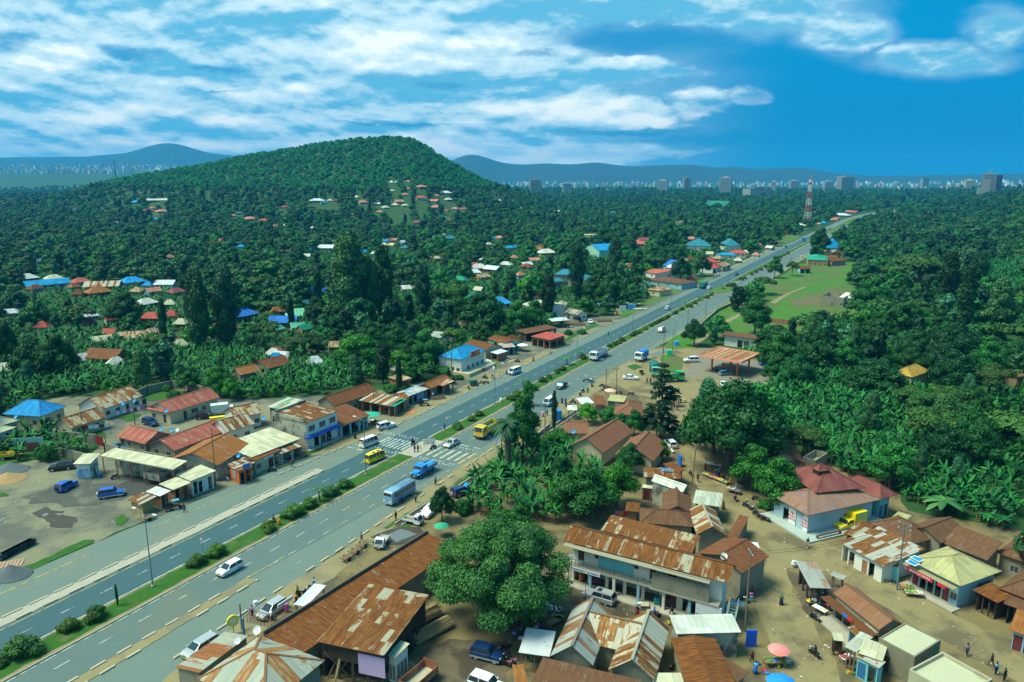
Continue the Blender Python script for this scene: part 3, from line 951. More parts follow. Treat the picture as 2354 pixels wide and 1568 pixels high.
  if roof=='gable':
   zr=h+rise-th-.06
   if ax==0:
    for sx in(-1,1):
     x0,x1=sorted((sx*xw,sx*(xw-.18)))
     wb.loft([[(x0,-yw,hw),(x0,yw,hw),(x0,0,zr)],[(x1,-yw,hw),(x1,yw,hw),(x1,0,zr)]])
   else:
    for sy in(-1,1):
     y0,y1=sorted((sy*yw,sy*(yw-.18)))
     wb.loft([[(-xw,y0,hw),(0,y0,zr),(xw,y0,hw)],[(-xw,y1,hw),(0,y1,zr),(xw,y1,hw)]])
  wb.build('wall',WM[wm]if isinstance(wm,str)else wm,root)
 root['_d']=0
 del root['_d']
 return root,(L,W,h,hb or h)
def panel(root,name,x,y,z,w_,hh,m_,face='f',th=.06,label=None):
 """flat board on a facade; face f = towards -y, r = +x, l = -x"""
 mb=MB()
 if face=='f':
  mb.box(x-w_/2,x+w_/2,y-th,y,z,z+hh)
 elif face=='r':
  mb.box(y,y+th,x-w_/2,x+w_/2,z,z+hh)
 else:
  mb.box(y-th,y,x-w_/2,x+w_/2,z,z+hh)
 o=mb.build(name,m_,root)
 if label:
  o['label']=label
 return o
def text(root,s,x,y,z,size,m_,face='f',al='CENTER',name='lettering',tilt=0):
 cu_=bpy.data.curves.new(name,'FONT')
 cu_.body=s
 cu_.size=size
 cu_.align_x=al
 cu_.align_y='CENTER'
 cu_.extrude=.01
 cu_.materials.append(m_)
 tmp=bpy.data.objects.new('tmp',cu_)
 me_=bpy.data.meshes.new_from_object(tmp)
 bpy.data.objects.remove(tmp)
 o=bpy.data.objects.new(name,me_)
 C.objects.link(o)
 o.parent=root
 if face=='f':
  o.location=(x,y,z)
  o.rotation_euler=(PI/2,tilt,0)
 elif face=='r':
  o.location=(y,x,z)
  o.rotation_euler=(PI/2,0,PI/2)
 else:
  o.location=(y,x,z)
  o.rotation_euler=(PI/2,0,-PI/2)
 return o
def dish(root_or_none,label,t,x,y,h,m_,d=.9,az_=-1.9,group='satellite dishes on the roofs'):
 p=P(t,x,y,h)
 r0=thing('satellite_dish',label,'satellite dish',(p.x,p.y,h-d*.45+p.z),az_,group)
 mb=MB()
 mb.sm=True
 rings=[]
 for f in(1,.75,.45,.12):
  rings.append([(f*d/2*math.cos(2*PI*j/14),f*d/2*math.sin(2*PI*j/14),.16*d*f*f)for j in range(14)])
 mb.loft(rings,cap=False)
 rings=[[(x_,y_,z_-.015)for x_,y_,z_ in r_]for r_ in rings]
 mb.loft(rings[::-1],cap=False)
 o=mb.build('reflector',m_,r0,(0,0,d*.55),(0,R(55),0))
 a=MB()
 a.bar((0,0,-.4),(0,0,d*.5),.05)
 a.bar((0,0,d*.5),(.45*d,0,d*.85),.03)
 a.build('mount',Q52,r0)
 return r0
Q12=mat('dish_blue',(.02,.33,.72),.5,.05,2)
Q18=mat('dish_white',(.7,.74,.7),.5,.05,2)
Q46=mat('sign_blue',(.02,.16,.55),.5,.08,2)
Q48=mat('sign_red',(.55,.03,.05),.5,.08,2)
Q50=mat('sign_yellow',(.75,.66,.02),.5,.08,2)
Q49=mat('sign_white',(.72,.76,.72),.5,.08,2)
Q47=mat('sign_green',(.02,.45,.16),.5,.08,2)
Q38=mat('blue_fascia_paint',(.01,.10,.55),.6,.08,2)
Q26=mat('ink_blue',(.02,.14,.33),.7,.05,2)
Q27=mat('ink_teal',(.02,.40,.50),.7,.05,2)
# --------- left side of the road
hs('cream house with pale sheet roof beside the blue roofed house','C0',(-90,610),(187,527),(40,462),3,1.6,'hip',rm='pale',wm='cream',sp={'f':'wdw','r':'w'})
hs('low cream porch wing with pale roof below the red compound gate','C0',(-120,690),(155,592),(20,540),2.8,1.1,'hip',rm='pale',wm='white',sp={'f':'wd','r':'d'})
r,d=hs('cream house with chipped blue hipped roof','C0',(370,497),(612,402),(150,425),3.3,2.6,'hip',rm='blue',wm='cream',sp={'f':'Ww','l':'dww','r':'w'})
hs('cream house with long mottled rusty roof behind the clothes line','C0',(940,430),(1318,305),8.5,3.0,2.3,rm='mott',wm='white',sp={'f':'wwdw','l':'w'})
hs('grey wing with rusty roof joined to the mottled roofed house','C0',(700,395),(945,428),7.5,2.7,1.7,'gable',1,rm='mott',sp={'f':'d'})
hs('cream cottage with rusty roof just inside the grey compound wall','C0',(655,605),(985,497),6.2,2.8,1.9,rm='mott',wm='cream',sp={'f':'Ww','l':'w'})
hs('long cream house with faded red roof and raised red porch','C0',(1555,462),(2022,318),8,3.1,2.0,rm='red',wm='cream',sp={'f':'-dWw-','l':'d'})
hs('hipped end wing of the faded red roofed house beside the water tank','C0',(1335,425),(1556,464),7.5,3.0,1.7,'hip',rm='red',wm='cream',sp={'f':'wd'})
hs('low block house with streaky red roof inside the compound','C0',(1065,680),(1330,750),(1556,652),2.7,1.7,rm='red',sp={'f':'dw-w','r':'-'})
hs('long block row house with dark red roof behind the car wash','C0',(1605,812),(2112,612),(1365,748),2.7,1.7,rm='red',sp={'f':'-w-w-','l':'ww'})
hs('large block building with broad orange rusted roof behind the roadside kiosks','C0',(2005,945),(2312,752),(1600,866),3.6,2.1,rm='orange',wm='mould',sp={'f':'-w-w','l':'-'})
hs('roadside shops with weathered cream sheet roof beside the two storey shop','C1',(-40,872),(412,697),9.5,3.3,0,'mono',rm='pale',wm='cream',hb=4.1,sp={'f':'o-rOw','r':'-'},cat='shop',name='shop')
hs('rusty roofed shed with cream gable behind the cream shop roof','C0',(2080,640),(2354,560),7,3.4,1.9,rm='stripe',wm='white',sp={'f':'ww'})
hs('rusty roofed house beside the parked white box truck','C0',(2165,520),(2420,460),7,3.2,1.8,rm='mott',wm='white',sp={'f':'wdw','l':'v'})
r,d=hs('white and pink shop front with small white awning on the roadside','C1',(-10,905),(232,800),2.6,3.0,0,'mono',rm='rust',wm='cream',hb=3.2,sp={'f':'w-sO'},cat='shop',name='shop',over=.25)
panel(r,'signboard',.2,-d[1]/2+.2,2.25,2.4,.55,Q49)
text(r,'DUKA',.2,-d[1]/2+.13,2.5,.4,Q27)
panel(r,'awning',2.6,-d[1]/2-.1,2.1,1.9,.05,Q49)
hs('tin kiosk with red and rusty patched awning on the roadside','C1',(232,838),(446,762),3.2,2.5,0,'mono',rm='patch',wm='tin',hb=2.9,sp={'f':'oO'},cat='kiosk',name='kiosk',over=.3)
r,d=hs('two storey shop with white upper front, blue band and mouldy grey side wall','C1',(460,558),(757,442),(188,458),6.4,0,'mono',rm='patchD',wm='white',hb=6.9,st=2,sp={'f':'-OgO-','f2':'WWW','l':'---','l2':'w-ww','r':'--'},cat='shop',name='shop',over=.25)
X,Y=d[0]/2,d[1]/2
panel(r,'blue_band',0,-Y+.2,2.75,d[0]+.3,.5,Q38,th=.75)
panel(r,'side_render',0,-X+.23,0,d[1]-.5,6.55,WM['mould'],face='l',th=.03)
q=MB();q.box(-X,-X+.25,-Y+.3,Y,6.5,7.25);q.box(-X,X,Y-.02,Y+.2,5,7.4);q.build('parapet',WM['mould'],r)
q=MB();q.box(-X-.2,X+.2,-Y-.9,-Y+.2,0,.35);q.build('shop_plinth',Q11,r)
hs('house with green, red and white patched roof behind the two storey shop','C1',(100,408),(262,438),(450,345),3.3,0,'mono',rm=rm_('green_red_white_patches',(.5,.52,.4),(.06,.36,.18),(.35,.12,.08),.5,1,31,sv=9),hb=3.9,sp={'f':'w'})
hs('open fronted store with plain brown sloping roof beside the blue banded shop','C1',(785,582),(1052,482),(895,352),3.1,0,'mono',rm='rustB',wm='sky',hb=4.6,sp={'f':'OOO','r':'-'},cat='shop',name='shop')
hs('long rusty barn roof with a row of clear sheets behind the roadside stores','C1',(720,402),(1118,268),6.5,3.3,1.9,rm='rustB',sp={'f':'-w-'})
hs('carpentry shed with striped rusty roof ending in a white sheet','C1',(945,347),(1225,398),(1400,330),2.9,0,'mono',rm='stripe',wm='plank',hb=3.5,sp={'f':'OOo','r':'O'},cat='shed',name='shed')
hs('open stall under one green roof sheet beside the carpentry shed','C1',(1218,398),(1275,405),(1345,330),2.8,0,'mono',rm='greenD',wm='plank',hb=2.9,sp={'f':'O','r':'O','l':'O'},cat='stall',name='market_stall',over=.15)
hs('small orange rusted shed between the roadside stalls','C1',(1315,345),(1410,322),4,2.8,1.0,rm='orange',wm='plank',sp={'f':'O'},cat='shed',name='shed')
hs('row of makeshift shops under blue and white roof sheets','C1',(1400,312),(1592,240),4,2.6,0,'mono',rm=rm_('blue_white_patches',(.5,.5,.4),(.05,.25,.5),(.3,.33,.28),.4,1,33),wm='tin',hb=3.0,sp={'f':'OoOO'},cat='shop',name='shop')
hs('roadside shed with brown pitched roof beside the tall power poles','C1',(1490,218),(1612,238),(1690,140),2.9,1.2,'gable',1,rm='orange',wm='plank',sp={'f':'Oo','r':'O'},cat='shed',name='shed')
hs('open stall under pinkish striped sheets by the power poles','C1',(1602,188),(1722,215),(1812,165),2.9,0,'mono',rm=rm_('pink_striped_sheets',(.52,.42,.32),(.35,.12,.07),(.4,.22,.14),.5,.9,34),nowall=True,posts=3,hb=3.3,cat='stall',name='market_stall')
hs('hut with rusty roof and brick side standing behind the banana grove edge','C1',(1205,132),(1332,178),(1388,125),2.6,0,'mono',rm='mott',wm='brick',hb=3.0,sp={'r':'d'},cat='hut',name='hut')
hs('long house with rusty roof half sunk in banana plants','B1',(95,1325),(330,1270),8,3,2,rm='rustB',sp={'f':'ww-'})
hs('low shed with orange rusted roof peeping out of the banana grove','C0',(2205,118),(2400,75),6,2.9,1.6,rm='orange')
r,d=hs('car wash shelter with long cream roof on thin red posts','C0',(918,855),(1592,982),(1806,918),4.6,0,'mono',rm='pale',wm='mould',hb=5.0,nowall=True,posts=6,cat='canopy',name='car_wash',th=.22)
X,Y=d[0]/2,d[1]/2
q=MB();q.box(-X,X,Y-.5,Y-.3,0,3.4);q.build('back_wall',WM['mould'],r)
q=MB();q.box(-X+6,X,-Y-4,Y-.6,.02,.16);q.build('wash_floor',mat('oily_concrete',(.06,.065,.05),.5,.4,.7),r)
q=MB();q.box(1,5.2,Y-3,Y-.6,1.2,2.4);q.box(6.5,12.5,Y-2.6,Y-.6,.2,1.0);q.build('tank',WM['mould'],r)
r,d=hs('white wash office with blue tarpaulin and green and blue signboard','C0',(668,934),(830,930),(985,832),3.3,0,'mono',rm='pale',wm='white',hb=3.8,sp={'f':'vv','r':'-d-'},cat='office',name='wash_office')
X,Y=d[0]/2,d[1]/2
panel(r,'tarpaulin',0,-Y+.4,.3,d[0]*.8,1.5,mat('blue_tarpaulin',(.10,.32,.62),.6,.3,1.5,col2=(.35,.52,.6)),th=.12)
panel(r,'signboard',-Y*.35,X-.42,1.5,1.4,.6,Q47,face='r')
panel(r,'signboard',Y*.12,X-.42,1.65,2.0,.6,Q46,face='r')
text(r,'CAR',-Y*.35,X-.33,1.8,.45,Q49,'r')
text(r,'WASH',Y*.12,X-.33,1.95,.5,Q49,'r')
hs('corner shop with grey cream roof beside the leaning timber pole','C0',(1612,1030),(1752,1090),(1982,992),3.2,0,'mono',rm='pale',wm='white',hb=3.5,sp={'f':'-','r':'Oo-O'},cat='shop',name='shop')
hs('kiosk with cream roof, red shutters and blue awning strip','C0',(1460,1117),(1592,1172),(1752,1100),2.8,0,'mono',rm='pale',wm='rust',hb=3.0,sp={'r':'o-s','f':'-'},cat='kiosk',name='kiosk')
hs('red brown kiosk under a flat white roof sheet','C0',(1338,1187),(1470,1230),(1586,1182),2.6,0,'mono',rm='white',wm='rust',hb=2.8,sp={'r':'o-'},cat='kiosk',name='kiosk')
hs('stacked timber offcut shack with patchwork roof at the end of the kiosk row','C0',(1165,1264),(1300,1302),(1446,1230),2.4,0,'mono',rm='patch',wm='slab',hb=2.6,cat='shed',name='shed',sp={'r':'-'})
r,d=hs('orange painted kiosk with notice boards beside the orange roofed building','C0',(2102,952),(2190,1000),(2262,925),2.9,0,'mono',rm='patch',wm='orange',hb=3.0,sp={'r':'oO','f':'-'},cat='kiosk',name='kiosk',over=.15)
panel(r,'poster',0,-d[1]/2+.15,.9,1.2,1.5,mat('grey_poster',(.3,.31,.29),.7,.4,3))
panel(r,'signboard',.3,d[0]/2-.1,2.9,1.5,1.0,Q46,face='r')
hs('cream kiosk with rust and pale patched awning beside the orange kiosk','C0',(2200,985),(2354,915),3.2,2.7,0,'mono',rm='patch',wm='cream',hb=3.2,sp={'f':'oOw'},cat='kiosk',name='kiosk')
r,d=hs('white bank with wide bright blue roof and red signboard','B1',(1890,1238),(2116,1150),(1680,1202),4.9,2.3,'hip',rm='blueB',wm='white',sp={'f':'-wdww','l':'wwdw'},cat='bank',name='bank',base=1.0)
X,Y=d[0]/2,d[1]/2
q=MB();q.box(-X-.5,X+1,-Y-3,Y,-1,-.02);q.build('terrace',WM['cream'],r)
q=MB();q.bar((-X-.4,-Y-2.8,.9),(X-2,-Y-2.8,.9),.07)
for i in range(24):q.bar((-X-.4+i*(d[0]-1.6)/23,-Y-2.8,0),(-X-.4+i*(d[0]-1.6)/23,-Y-2.8,.9),.05)
q.build('railing',Q52,r)
panel(r,'signboard',.5,-Y-.05,3.5,5.2,1.6,Q48,th=.12)
text(r,'F    BANK',.7,-Y-.2,4.3,1.25,Q50)
hs('grey sheet roofed store with cream gable above the bank','B1',(1445,1014),(1700,1037),(1742,984),3.4,0,'mono',rm='grey',wm='cream',hb=3.9,sp={'f':'ww'})
hs('rusty roofed shop joined behind the white bank','B1',(1895,1102),(2110,1150),(2272,1112),3.2,1.3,rm='rust',wm='cream',sp={'r':'o'},cat='shop',name='shop')
hs('brown roofed shop with pink sheets further up the bank side','B1',(2122,1044),(2268,1098),(2400,1062),3.0,1.0,rm='rust',wm='teal',sp={'r':'Oo','f':'o'},cat='shop',name='shop')
hs('stall under pale awning beside the white bank','B1',(2152,1168),(2220,1188),(2274,1146),2.5,0,'mono',rm='bright',wm='brick',hb=2.9,sp={'f':'O'},cat='stall',name='market_stall',over=.2)
hs('shop under pink and green sheets by the motorcycle park','B2',(-90,1130),(40,1120),(5,1078),2.8,0,'mono',rm=rm_('pink_green_sheets',(.5,.3,.26),(.1,.4,.3),(.5,.4,.35),.4,.9,36),wm='teal',hb=3.2,sp={'f':'OO'},cat='shop',name='shop')
hs('green awning stall next to the red roofed timber shed','B2',(-20,1088),(70,1078),(150,1038),2.6,0,'mono',rm='greenD',nowall=True,posts=3,hb=2.9,cat='stall',name='market_stall')
hs('open timber shed with bright red sheet roof','B2',(168,1024),(350,1057),(455,1003),3.4,0,'mono',rm='redB',wm='plank',hb=3.7,nowall=False,sp={'f':'OOO','r':'OO'},cat='shed',name='shed')
hs('long low timber shed with old brown roof behind the red roofed one','B2',(130,1000),(420,945),6,3.1,0,'mono',rm='rustC',wm='dark',hb=3.4,sp={'f':'OOOO','r':'O'},cat='shed',name='shed')
hs('white walled house with rust striped gable roof by the firewood','B2',(476,802),(600,826),(682,806),3.0,1.3,rm='stripe',wm='white',sp={'f':'dw','r':'-w'})
hs('open shelter with grey white sheets beside the firewood heap','B2',(325,858),(370,886),(494,850),2.9,0,'mono',rm='bright',nowall=True,posts=3,hb=3.1,cat='shelter',name='shelter')
hs('tall white house with cream roof behind a dark leafy tree','B2',(85,728),(205,762),(252,672),5.6,1.4,rm='pale',wm='white',sp={'f':'www'},st=2)
hs('white wing with cream roof beside the tall white house','B2',(400,745),(488,748),9,5.0,1.4,'hip',rm='pale',wm='white',sp={'f':'ww'})
hs('unplastered house with highest of three blue green roofs','B2',(390,454),(512,459),(546,406),6.4,0,'mono',rm='teal',hb=7.2,sp={'f':'-w'},st=2)
hs('unplastered house with lowest of three blue green roofs','B2',(345,530),(470,516),7,3.8,1.5,rm='teal',sp={'f':'wD'})
hs('unplastered house wing with blue green gable roof and red door','B2',(505,492),(690,512),9,6.0,1.8,'gable',1,rm='teal',sp={'f':'r-w'})
hs('low house with brown roof in trees below the white villa','B2',(1215,500),(1562,545),(1480,492),3.0,1.6,'hip',rm='rustC',wm='sky',sp={'f':'wwww'})
hs('small house with rusty cream hipped roof near the guard rail','B2',(1235,590),(1360,608),(1412,580),2.9,1.6,'hip',rm='mott',wm='cream',sp={'f':'w'})
r,d=hs('white modern villa with red roof section and flat walls','B2',(1185,425),(1315,448),(1385,395),6.0,.8,rm='tilered',wm='white',sp={'f':'ww','r':'w'},st=2)
hs('white annex with flat parapet beside the modern villa','B2',(1310,440),(1385,452),(1440,420),3.2,0,'flat',rm='flat',wm='white',sp={'f':'w'})
hs('white roofed bungalow left of a steep blue gable','B2',(1400,390),(1480,396),10,3.2,2.2,'hip',rm='bright',wm='white',sp={'f':'ww'})
hs('house with steep bright blue gable near the road','B2',(1482,385),(1622,372),9,3.4,3.4,'gable',1,rm='deep',wm='white',sp={'f':'w'})
hs('bungalow with red roof by the roadside shrubs','B2',(1690,318),(1800,345),9,3.2,2.2,'hip',rm='redB',sp={'f':'ww'})
hs('row of shops with brick red roof along the far road edge','B2',(1850,400),(1960,372),9,3.2,1.6,rm='redB',wm='white',sp={'f':'OsO'},cat='shop',name='shop')
hs('shop with pale tan roof next to the brick red shops','B2',(1940,385),(2020,362),9,3.2,1.6,rm='mott',wm='cream',sp={'f':'sO'},cat='shop',name='shop')
hs('house with long bright blue roof by the far road','B2',(1875,274),(2064,280),8,3.2,1.5,'hip',rm='blueB',wm='cream',sp={'f':'ww'})
hs('long house with brick red roof by the far road','B2',(1985,256),(2160,262),9,3.2,2,'hip',rm='redB',wm='cream',sp={'f':'www'})
hs('big hall with dark blue green hipped roof among trees','B2',(1600,190),(1835,195),20,4.0,5.5,'hip',rm='teal',wm='white',cat='hall',name='hall',sp={'f':'wwww'})
hs('second hall with dark blue green hipped roof beyond the first','B2',(1960,190),(2105,190),18,4.0,5,'hip',rm='teal',wm='white',cat='hall',name='hall',sp={'f':'www'})
r,d=hs('three storey yellow building with flat white roof edge','B2',(665,90),(968,92),12,11.5,0,'flat',rm='bright',wm='yellow',sp={'f':'wwwwww','f2':'wwwwww','l':'ww'},st=2,cat='hotel',name='hotel')
hs('hall with pale green gable and blue roof before the yellow hotel','B2',(650,205),(800,235),16,6.5,3.5,'gable',1,rm='blueB',wm=mat('pale_green_wall',(.30,.55,.42),.9,.08,1),cat='hall',name='hall')
hs('unfinished grey concrete frame of three floors','A2',(1500,1000),(1615,1005),10,9,0,'flat',rm='flat',sp={'f':'www','f2':'www'},st=2,cat='building',name='unfinished_building')
hs('church with large green steep roof and white gable','A2',(1780,868),(1985,872),18,4.5,11,rm=rm_('church_green',(.03,.22,.13),(.04,.2,.12),(.05,.24,.15),.2,.1,40),wm='white',cat='church',name='church')
hs('long orange house with green hipped roof beside the field','B3',(360,318),(560,325),(480,283),4.2,1.7,'hip',rm='greenD',wm='tan',sp={'f':'wwww'},name='house')
hs('grey block house with rusty red roof behind the orange house','B3',(590,335),(725,325),9,3.2,1.6,rm='rust',sp={'f':'www'})
hs('long house with rusty red roof joined to the orange house','B3',(475,300),(640,305),7,3.4,1.6,rm='rust')
hs('low rust roofed shed with blue wall by the right-hand lanes','B3',(290,400),(400,402),7,3.0,1.2,rm='rust',wm='sky',sp={'f':'oO'})
hs('house with tall pointed bright blue roof behind roadside trees','B3',(560,215),(688,215),14,3.2,7,'hip',rm='blueB',wm='tan',sp={'f':'ww'})
r,d=hs('petrol station canopy with orange edge and striped rusty roof','B2',(1708,1195),(2110,1262),(1882,1118),5.2,0,'mono',rm='canopy',hb=5.22,nowall=True,cat='petrol station',name='station_canopy',th=.1)
X,Y=d[0]/2,d[1]/2
Q37=mat('orange_paint',(.75,.17,.04),.5,.05,2)
q=MB()
for a_,b_ in(((-X,-Y),(X,-Y)),((X,-Y),(X,Y)),((X,Y),(-X,Y)),((-X,Y),(-X,-Y))):q.bar((*a_,5.1),(*b_,5.1),.12,.6)
q.build('fascia',mat('salmon_fascia',(.80,.30,.17),.5,.05,2),r)
for sx,sy in((-.55,-.5),(.62,-.5),(-.1,.45),(.7,.5)):
 q=MB();q.box(sx*X-.22,sx*X+.22,sy*Y-.22,sy*Y+.22,0,5.0);q.build('pillar',Q37,r)
for sx in(-.3,.1):
 q=MB();q.box(sx*X-.4,sx*X+.4,.1*Y-.25,.1*Y+.25,.15,1.9);q.box(sx*X-1,sx*X+1,.1*Y-.5,.1*Y+.5,0,.15);q.build('pump',Q37,r)
hs('white station shop with thin overhanging rusty roof','B2',(1915,1006),(2270,1052),6,4.0,0,'mono',rm='rustC',wm='white',hb=4.2,sp={'f':'-vOO-'},cat='shop',name='shop',over=1.2)
r,d=hs('roofless grey block building with cream canvas draped inside','B3',(490,650),(700,668),16,4.6,0,'flat',rm='flat',sp={'f':'-----w'},parapet=3.2,cat='building',name='walled_building')
q=MB();q.loft([[(-2,0,1.5),(8,-4,1.5),(10,6,1.5),(-1,6,1.5)],[(1,1,3.2),(6,-1,3.4),(8,4,3.4),(1,5,3.2)],[(3.5,1.5,5.6),(5,1.2,5.6),(5.2,2.5,5.6),(3.6,2.6,5.6)]]);q.sm=True;q.build('canvas',mat('cream_canvas',(.66,.62,.46),.9,.1,1),r)
# --------- centre and market side
hs('house with broad brown gabled roof beside the bananas','C2',(525,764),(836,832),(1002,612),3.3,2.4,'gable',1,rm=rm_('brown_red_sheets',(.24,.12,.07),(.20,.075,.04),(.26,.12,.06),.6,.3,41),wm='cream',sp={'f':'-w'},over=.6)
hs('low wing with brown roof joined to the broad gabled house','C2',(480,648),(700,655),7,3.0,1.5,rm=MATS['brown_red_sheets'],wm='cream')
hs('house with brown gabled roof behind the black water tank','C2',(942,848),(1302,908),(1392,742),3.2,2.2,'gable',1,rm=MATS['brown_red_sheets'],wm='cream',sp={'f':'-v--'},over=.6)
hs('tall grey block store with pale rounded roof by the junction','C2',(873,350),(1030,364),(1047,306),4.6,0,'mono',rm='beige',wm='mould',hb=4.8,cat='store',name='store',over=.2)
hs('house with brown hipped roof and weeds growing on it','C2',(940,478),(1215,488),(1285,375),3.0,1.6,'hip',rm=MATS['brown_red_sheets'])
hs('low shed with rusty roof left of the grey block store','C2',(758,388),(868,390),(880,302),2.6,0,'mono',rm='rustB',hb=3.0,cat='shed',name='shed')
hs('stall under long white and grey striped sheets by the junction','C2',(640,382),(758,372),(800,310),2.5,0,'mono',rm='bright',nowall=True,posts=3,hb=2.8,cat='stall',name='market_stall')
hs('white canopy stall on poles behind the leafy tree','C2',(508,438),(600,440),(660,395),2.6,0,'mono',rm='white',nowall=True,posts=2,hb=2.8,cat='stall',name='market_stall')
r,d=hs('small bright blue kiosk with curved top beside the cypress','C2',(400,450),(460,445),2.2,2.5,0,'flat',rm='blueB',wm='blue',cat='kiosk',name='kiosk',sp={'l':'o'},parapet=.1)
hs('open stall with purple grey roof against the market road','C2',(1190,480),(1320,484),2.5,2.6,0,'mono',rm='rustC',wm='dark',hb=2.8,sp={'f':'O'},cat='stall',name='market_stall')
hs('makeshift stall under blue and white plastic at the road fork','C2',(1470,330),(1560,330),(1590,300),2.5,0,'mono',rm=rm_('blue_white_plastic',(.5,.58,.55),(.03,.33,.6),(.1,.4,.6),.5,.9,43),nowall=True,posts=3,hb=2.7,cat='stall',name='market_stall')
r,d=hs('house with rusty roof carrying two blue solar panels','C2',(1212,1050),(1558,1070),(1600,985),3.2,0,'mono',rm='patchD',hb=3.5)
for(x,y)in((1408,976),(1432,994)):
 p=P('C2',x,y,3.6)
 q=thing('rooftop_solar_array','upper tilted solar panel on the rusty roof' if y<980 else 'lower tilted solar panel on the rusty roof','solar panel',(p.x,p.y,3.5),R(-8),'two solar panels on the rusty roof')
 m2=MB();m2 .box(-1.0,1.0,-.35,.35,.10,.14);m2 .build('frame',Q49,q);m2=MB();m2 .box(-.94,.94,-.29,.29,.143,.15);m2 .build('cells',mat('solar_cells',(.03,.12,.26),.25,.2,3),q)
hs('shed with upper rust sheets at the edge of the market road','C2',(1500,1010),(1598,990),4,2.9,0,'mono',rm='rust',hb=3.2,cat='shed',name='shed')
hs('block house under a steeply tilted whitish roof','C2',(1280,1089),(1572,1192),(1598,1124),4.3,0,'mono',rm='white',wm='mould',hb=5.3,sp={'f':'-'},over=.3)
hs('outhouse with cream lid roof and dark red door','C2',(1190,1148),(1290,1160),(1305,1138),2.5,0,'mono',rm='pale',wm='brick',hb=2.6,sp={'f':'r'},cat='shed',name='shed',over=.2)
hs('long low building with flat pale grey roof by the market road','C2',(1662,1292),(1920,1328),(1855,1190),3.4,0,'mono',rm=rm_('pale_grey_sheets',(.42,.44,.33),(.3,.3,.22),(.36,.36,.27),.15,.2,44),hb=3.6)
hs('house with dark brown ridged roof between striped roof and bananas','C2',(1385,1370),(1662,1392),(1628,1212),3.4,1.2,'gable',1,rm='rustC')
hs('house with dark brown hipped roof and narrow pale streaks','C2',(1172,1472),(1682,1512),(1660,1372),3.3,1.3,'hip',rm='rustC',sp={'f':'---ww'})
hs('small shed with rusty roof loaded with pans beside the washing line','C2',(1040,1362),(1170,1375),(1230,1295),2.6,0,'mono',rm='rust',wm='plank',hb=2.7,cat='shed',name='shed')
hs('house with boldly striped rust and cream gable roof','C2',('D2',1700,208),('D2',1976,216),(1925,1368),3.4,1.4,'gable',1,rm='stripe')
hs('lean-to with plain rusty roof beside the striped gable roof','C2',('D2',1978,236),('D2',2070,257),(1995,1378),2.7,0,'mono',rm='rustB',hb=2.9,over=.2,cat='shed',name='shed')
r,d=hs('long two storey market building with rust roof, balconies and corner stair','D2',(476,266),(1995,658),0,6.6,1.5,rm='patchD',wm='white',st=2,ridge=(578,128),sp={'f':'OOoOosO-','f2':'dwdwdw--','r':'-','r2':'--','l':'-','b':'-w-w-w'},over=1.0,cat='market building',name='market_building')
X,Y=d[0]/2,d[1]/2
q=MB();q.box(-X+.5,X*.12,-Y-.25,-Y+1.0,3.0,3.25);q.box(X*.12,X-1,-Y-.5,-Y+1.0,3.0,3.25);q.build('balcony_slab',Q11,r)
q=MB();q.box(X*.14,X*.80,-Y-.45,-Y-.25,3.25,5.6);q.box(X*.14,X*.80,-Y-.45,-Y-.25,6.05,6.5);q.build('block_screen',WM['block'],r)
q=MB()
for i in range(22):
 x_=-X+.8+i*(X*1.05)/21
 q.bar((x_,-Y-.2,3.25),(x_,-Y-.2,4.2),.05)
q.bar((-X+.8,-Y-.2,4.2),(X*.07,-Y-.2,4.2),.07);q.bar((-X+.8,-Y-.2,3.75),(X*.07,-Y-.2,3.75),.05)
q.build('railing',Q52,r)
for i in range(7):
 x_=-X+.7+i*(d[0]-2)/6
 q=MB();q.box(x_-.18,x_+.18,-Y-.2,-Y+.15,0,3.0);q.build('pillar',WM['sky' if i%2 else 'white'],r)
q=MB();q.box(-X+.5,X-.5,-Y-1.1,-Y+1,0,.28);q.build('shop_plinth',Q11,r)
panel(r,'wall_face',-X*.35,-Y+.98,3.3,X*.45,3.0,WM['teal'],th=.03)
panel(r,'signboard',-X*.70,-Y-.28,2.55,4.6,.55,Q49)
text(r,'PHARMACY & DUKA',-X*.70,-Y-.36,2.82,.46,Q26)
q=MB();q.box(X*.66,X-.6,-Y-.42,-Y-.28,.05,2.95);q.build('painted_wall',mat('flaking_white_wall',(.62,.68,.66),.9,.12,1,col2=(.25,.42,.45),thr=(.58,.66)),r)
text(r,'DANNY',X*.76,-Y-.45,1.25,.62,Q27)
text(r,'MUTAMA',X*.78,-Y-.45,.62,.62,Q27)
q=MB()
for i in range(11):
 q.box(X+.1+.0,X+1.2,-Y-2.6+i*.34,-Y-2.6+i*.34+.3,.28+i*.27,.33+i*.27)
q.bar((X+.1,-Y-2.7,1.2),(X+.1,-Y+1.1,4.3),.07);q.bar((X+1.2,-Y-2.7,1.2),(X+1.2,-Y+1.1,4.3),.07)
q.bar((X+.12,-Y-2.7,.2),(X+.12,-Y+1.1,3.2),.09,.25);q.bar((X+1.2,-Y-2.7,.2),(X+1.2,-Y+1.1,3.2),.09,.25)
q.box(X+.05,X+1.9,-Y+1.0,-Y+2.2,3.15,3.28)
q.build('staircase',Q52,r)
q=MB();q.box(-X+.3,X-2.3,-Y-1.0+.0,-Y-.02,6.32,6.40);q.build('awning',rm_('awning_sheets',(.50,.47,.30),(.33,.13,.04),(.42,.24,.1),.45,.6,46),r)
hs('long rust roof with regular pale seams behind the market building','D2',(815,168),(1655,378),(1702,214),5.2,0,'mono',rm=rm_('seamed_rust',(.5,.44,.28),(.14,.052,.013),(.22,.09,.025),.84,.5,47),hb=6.0)
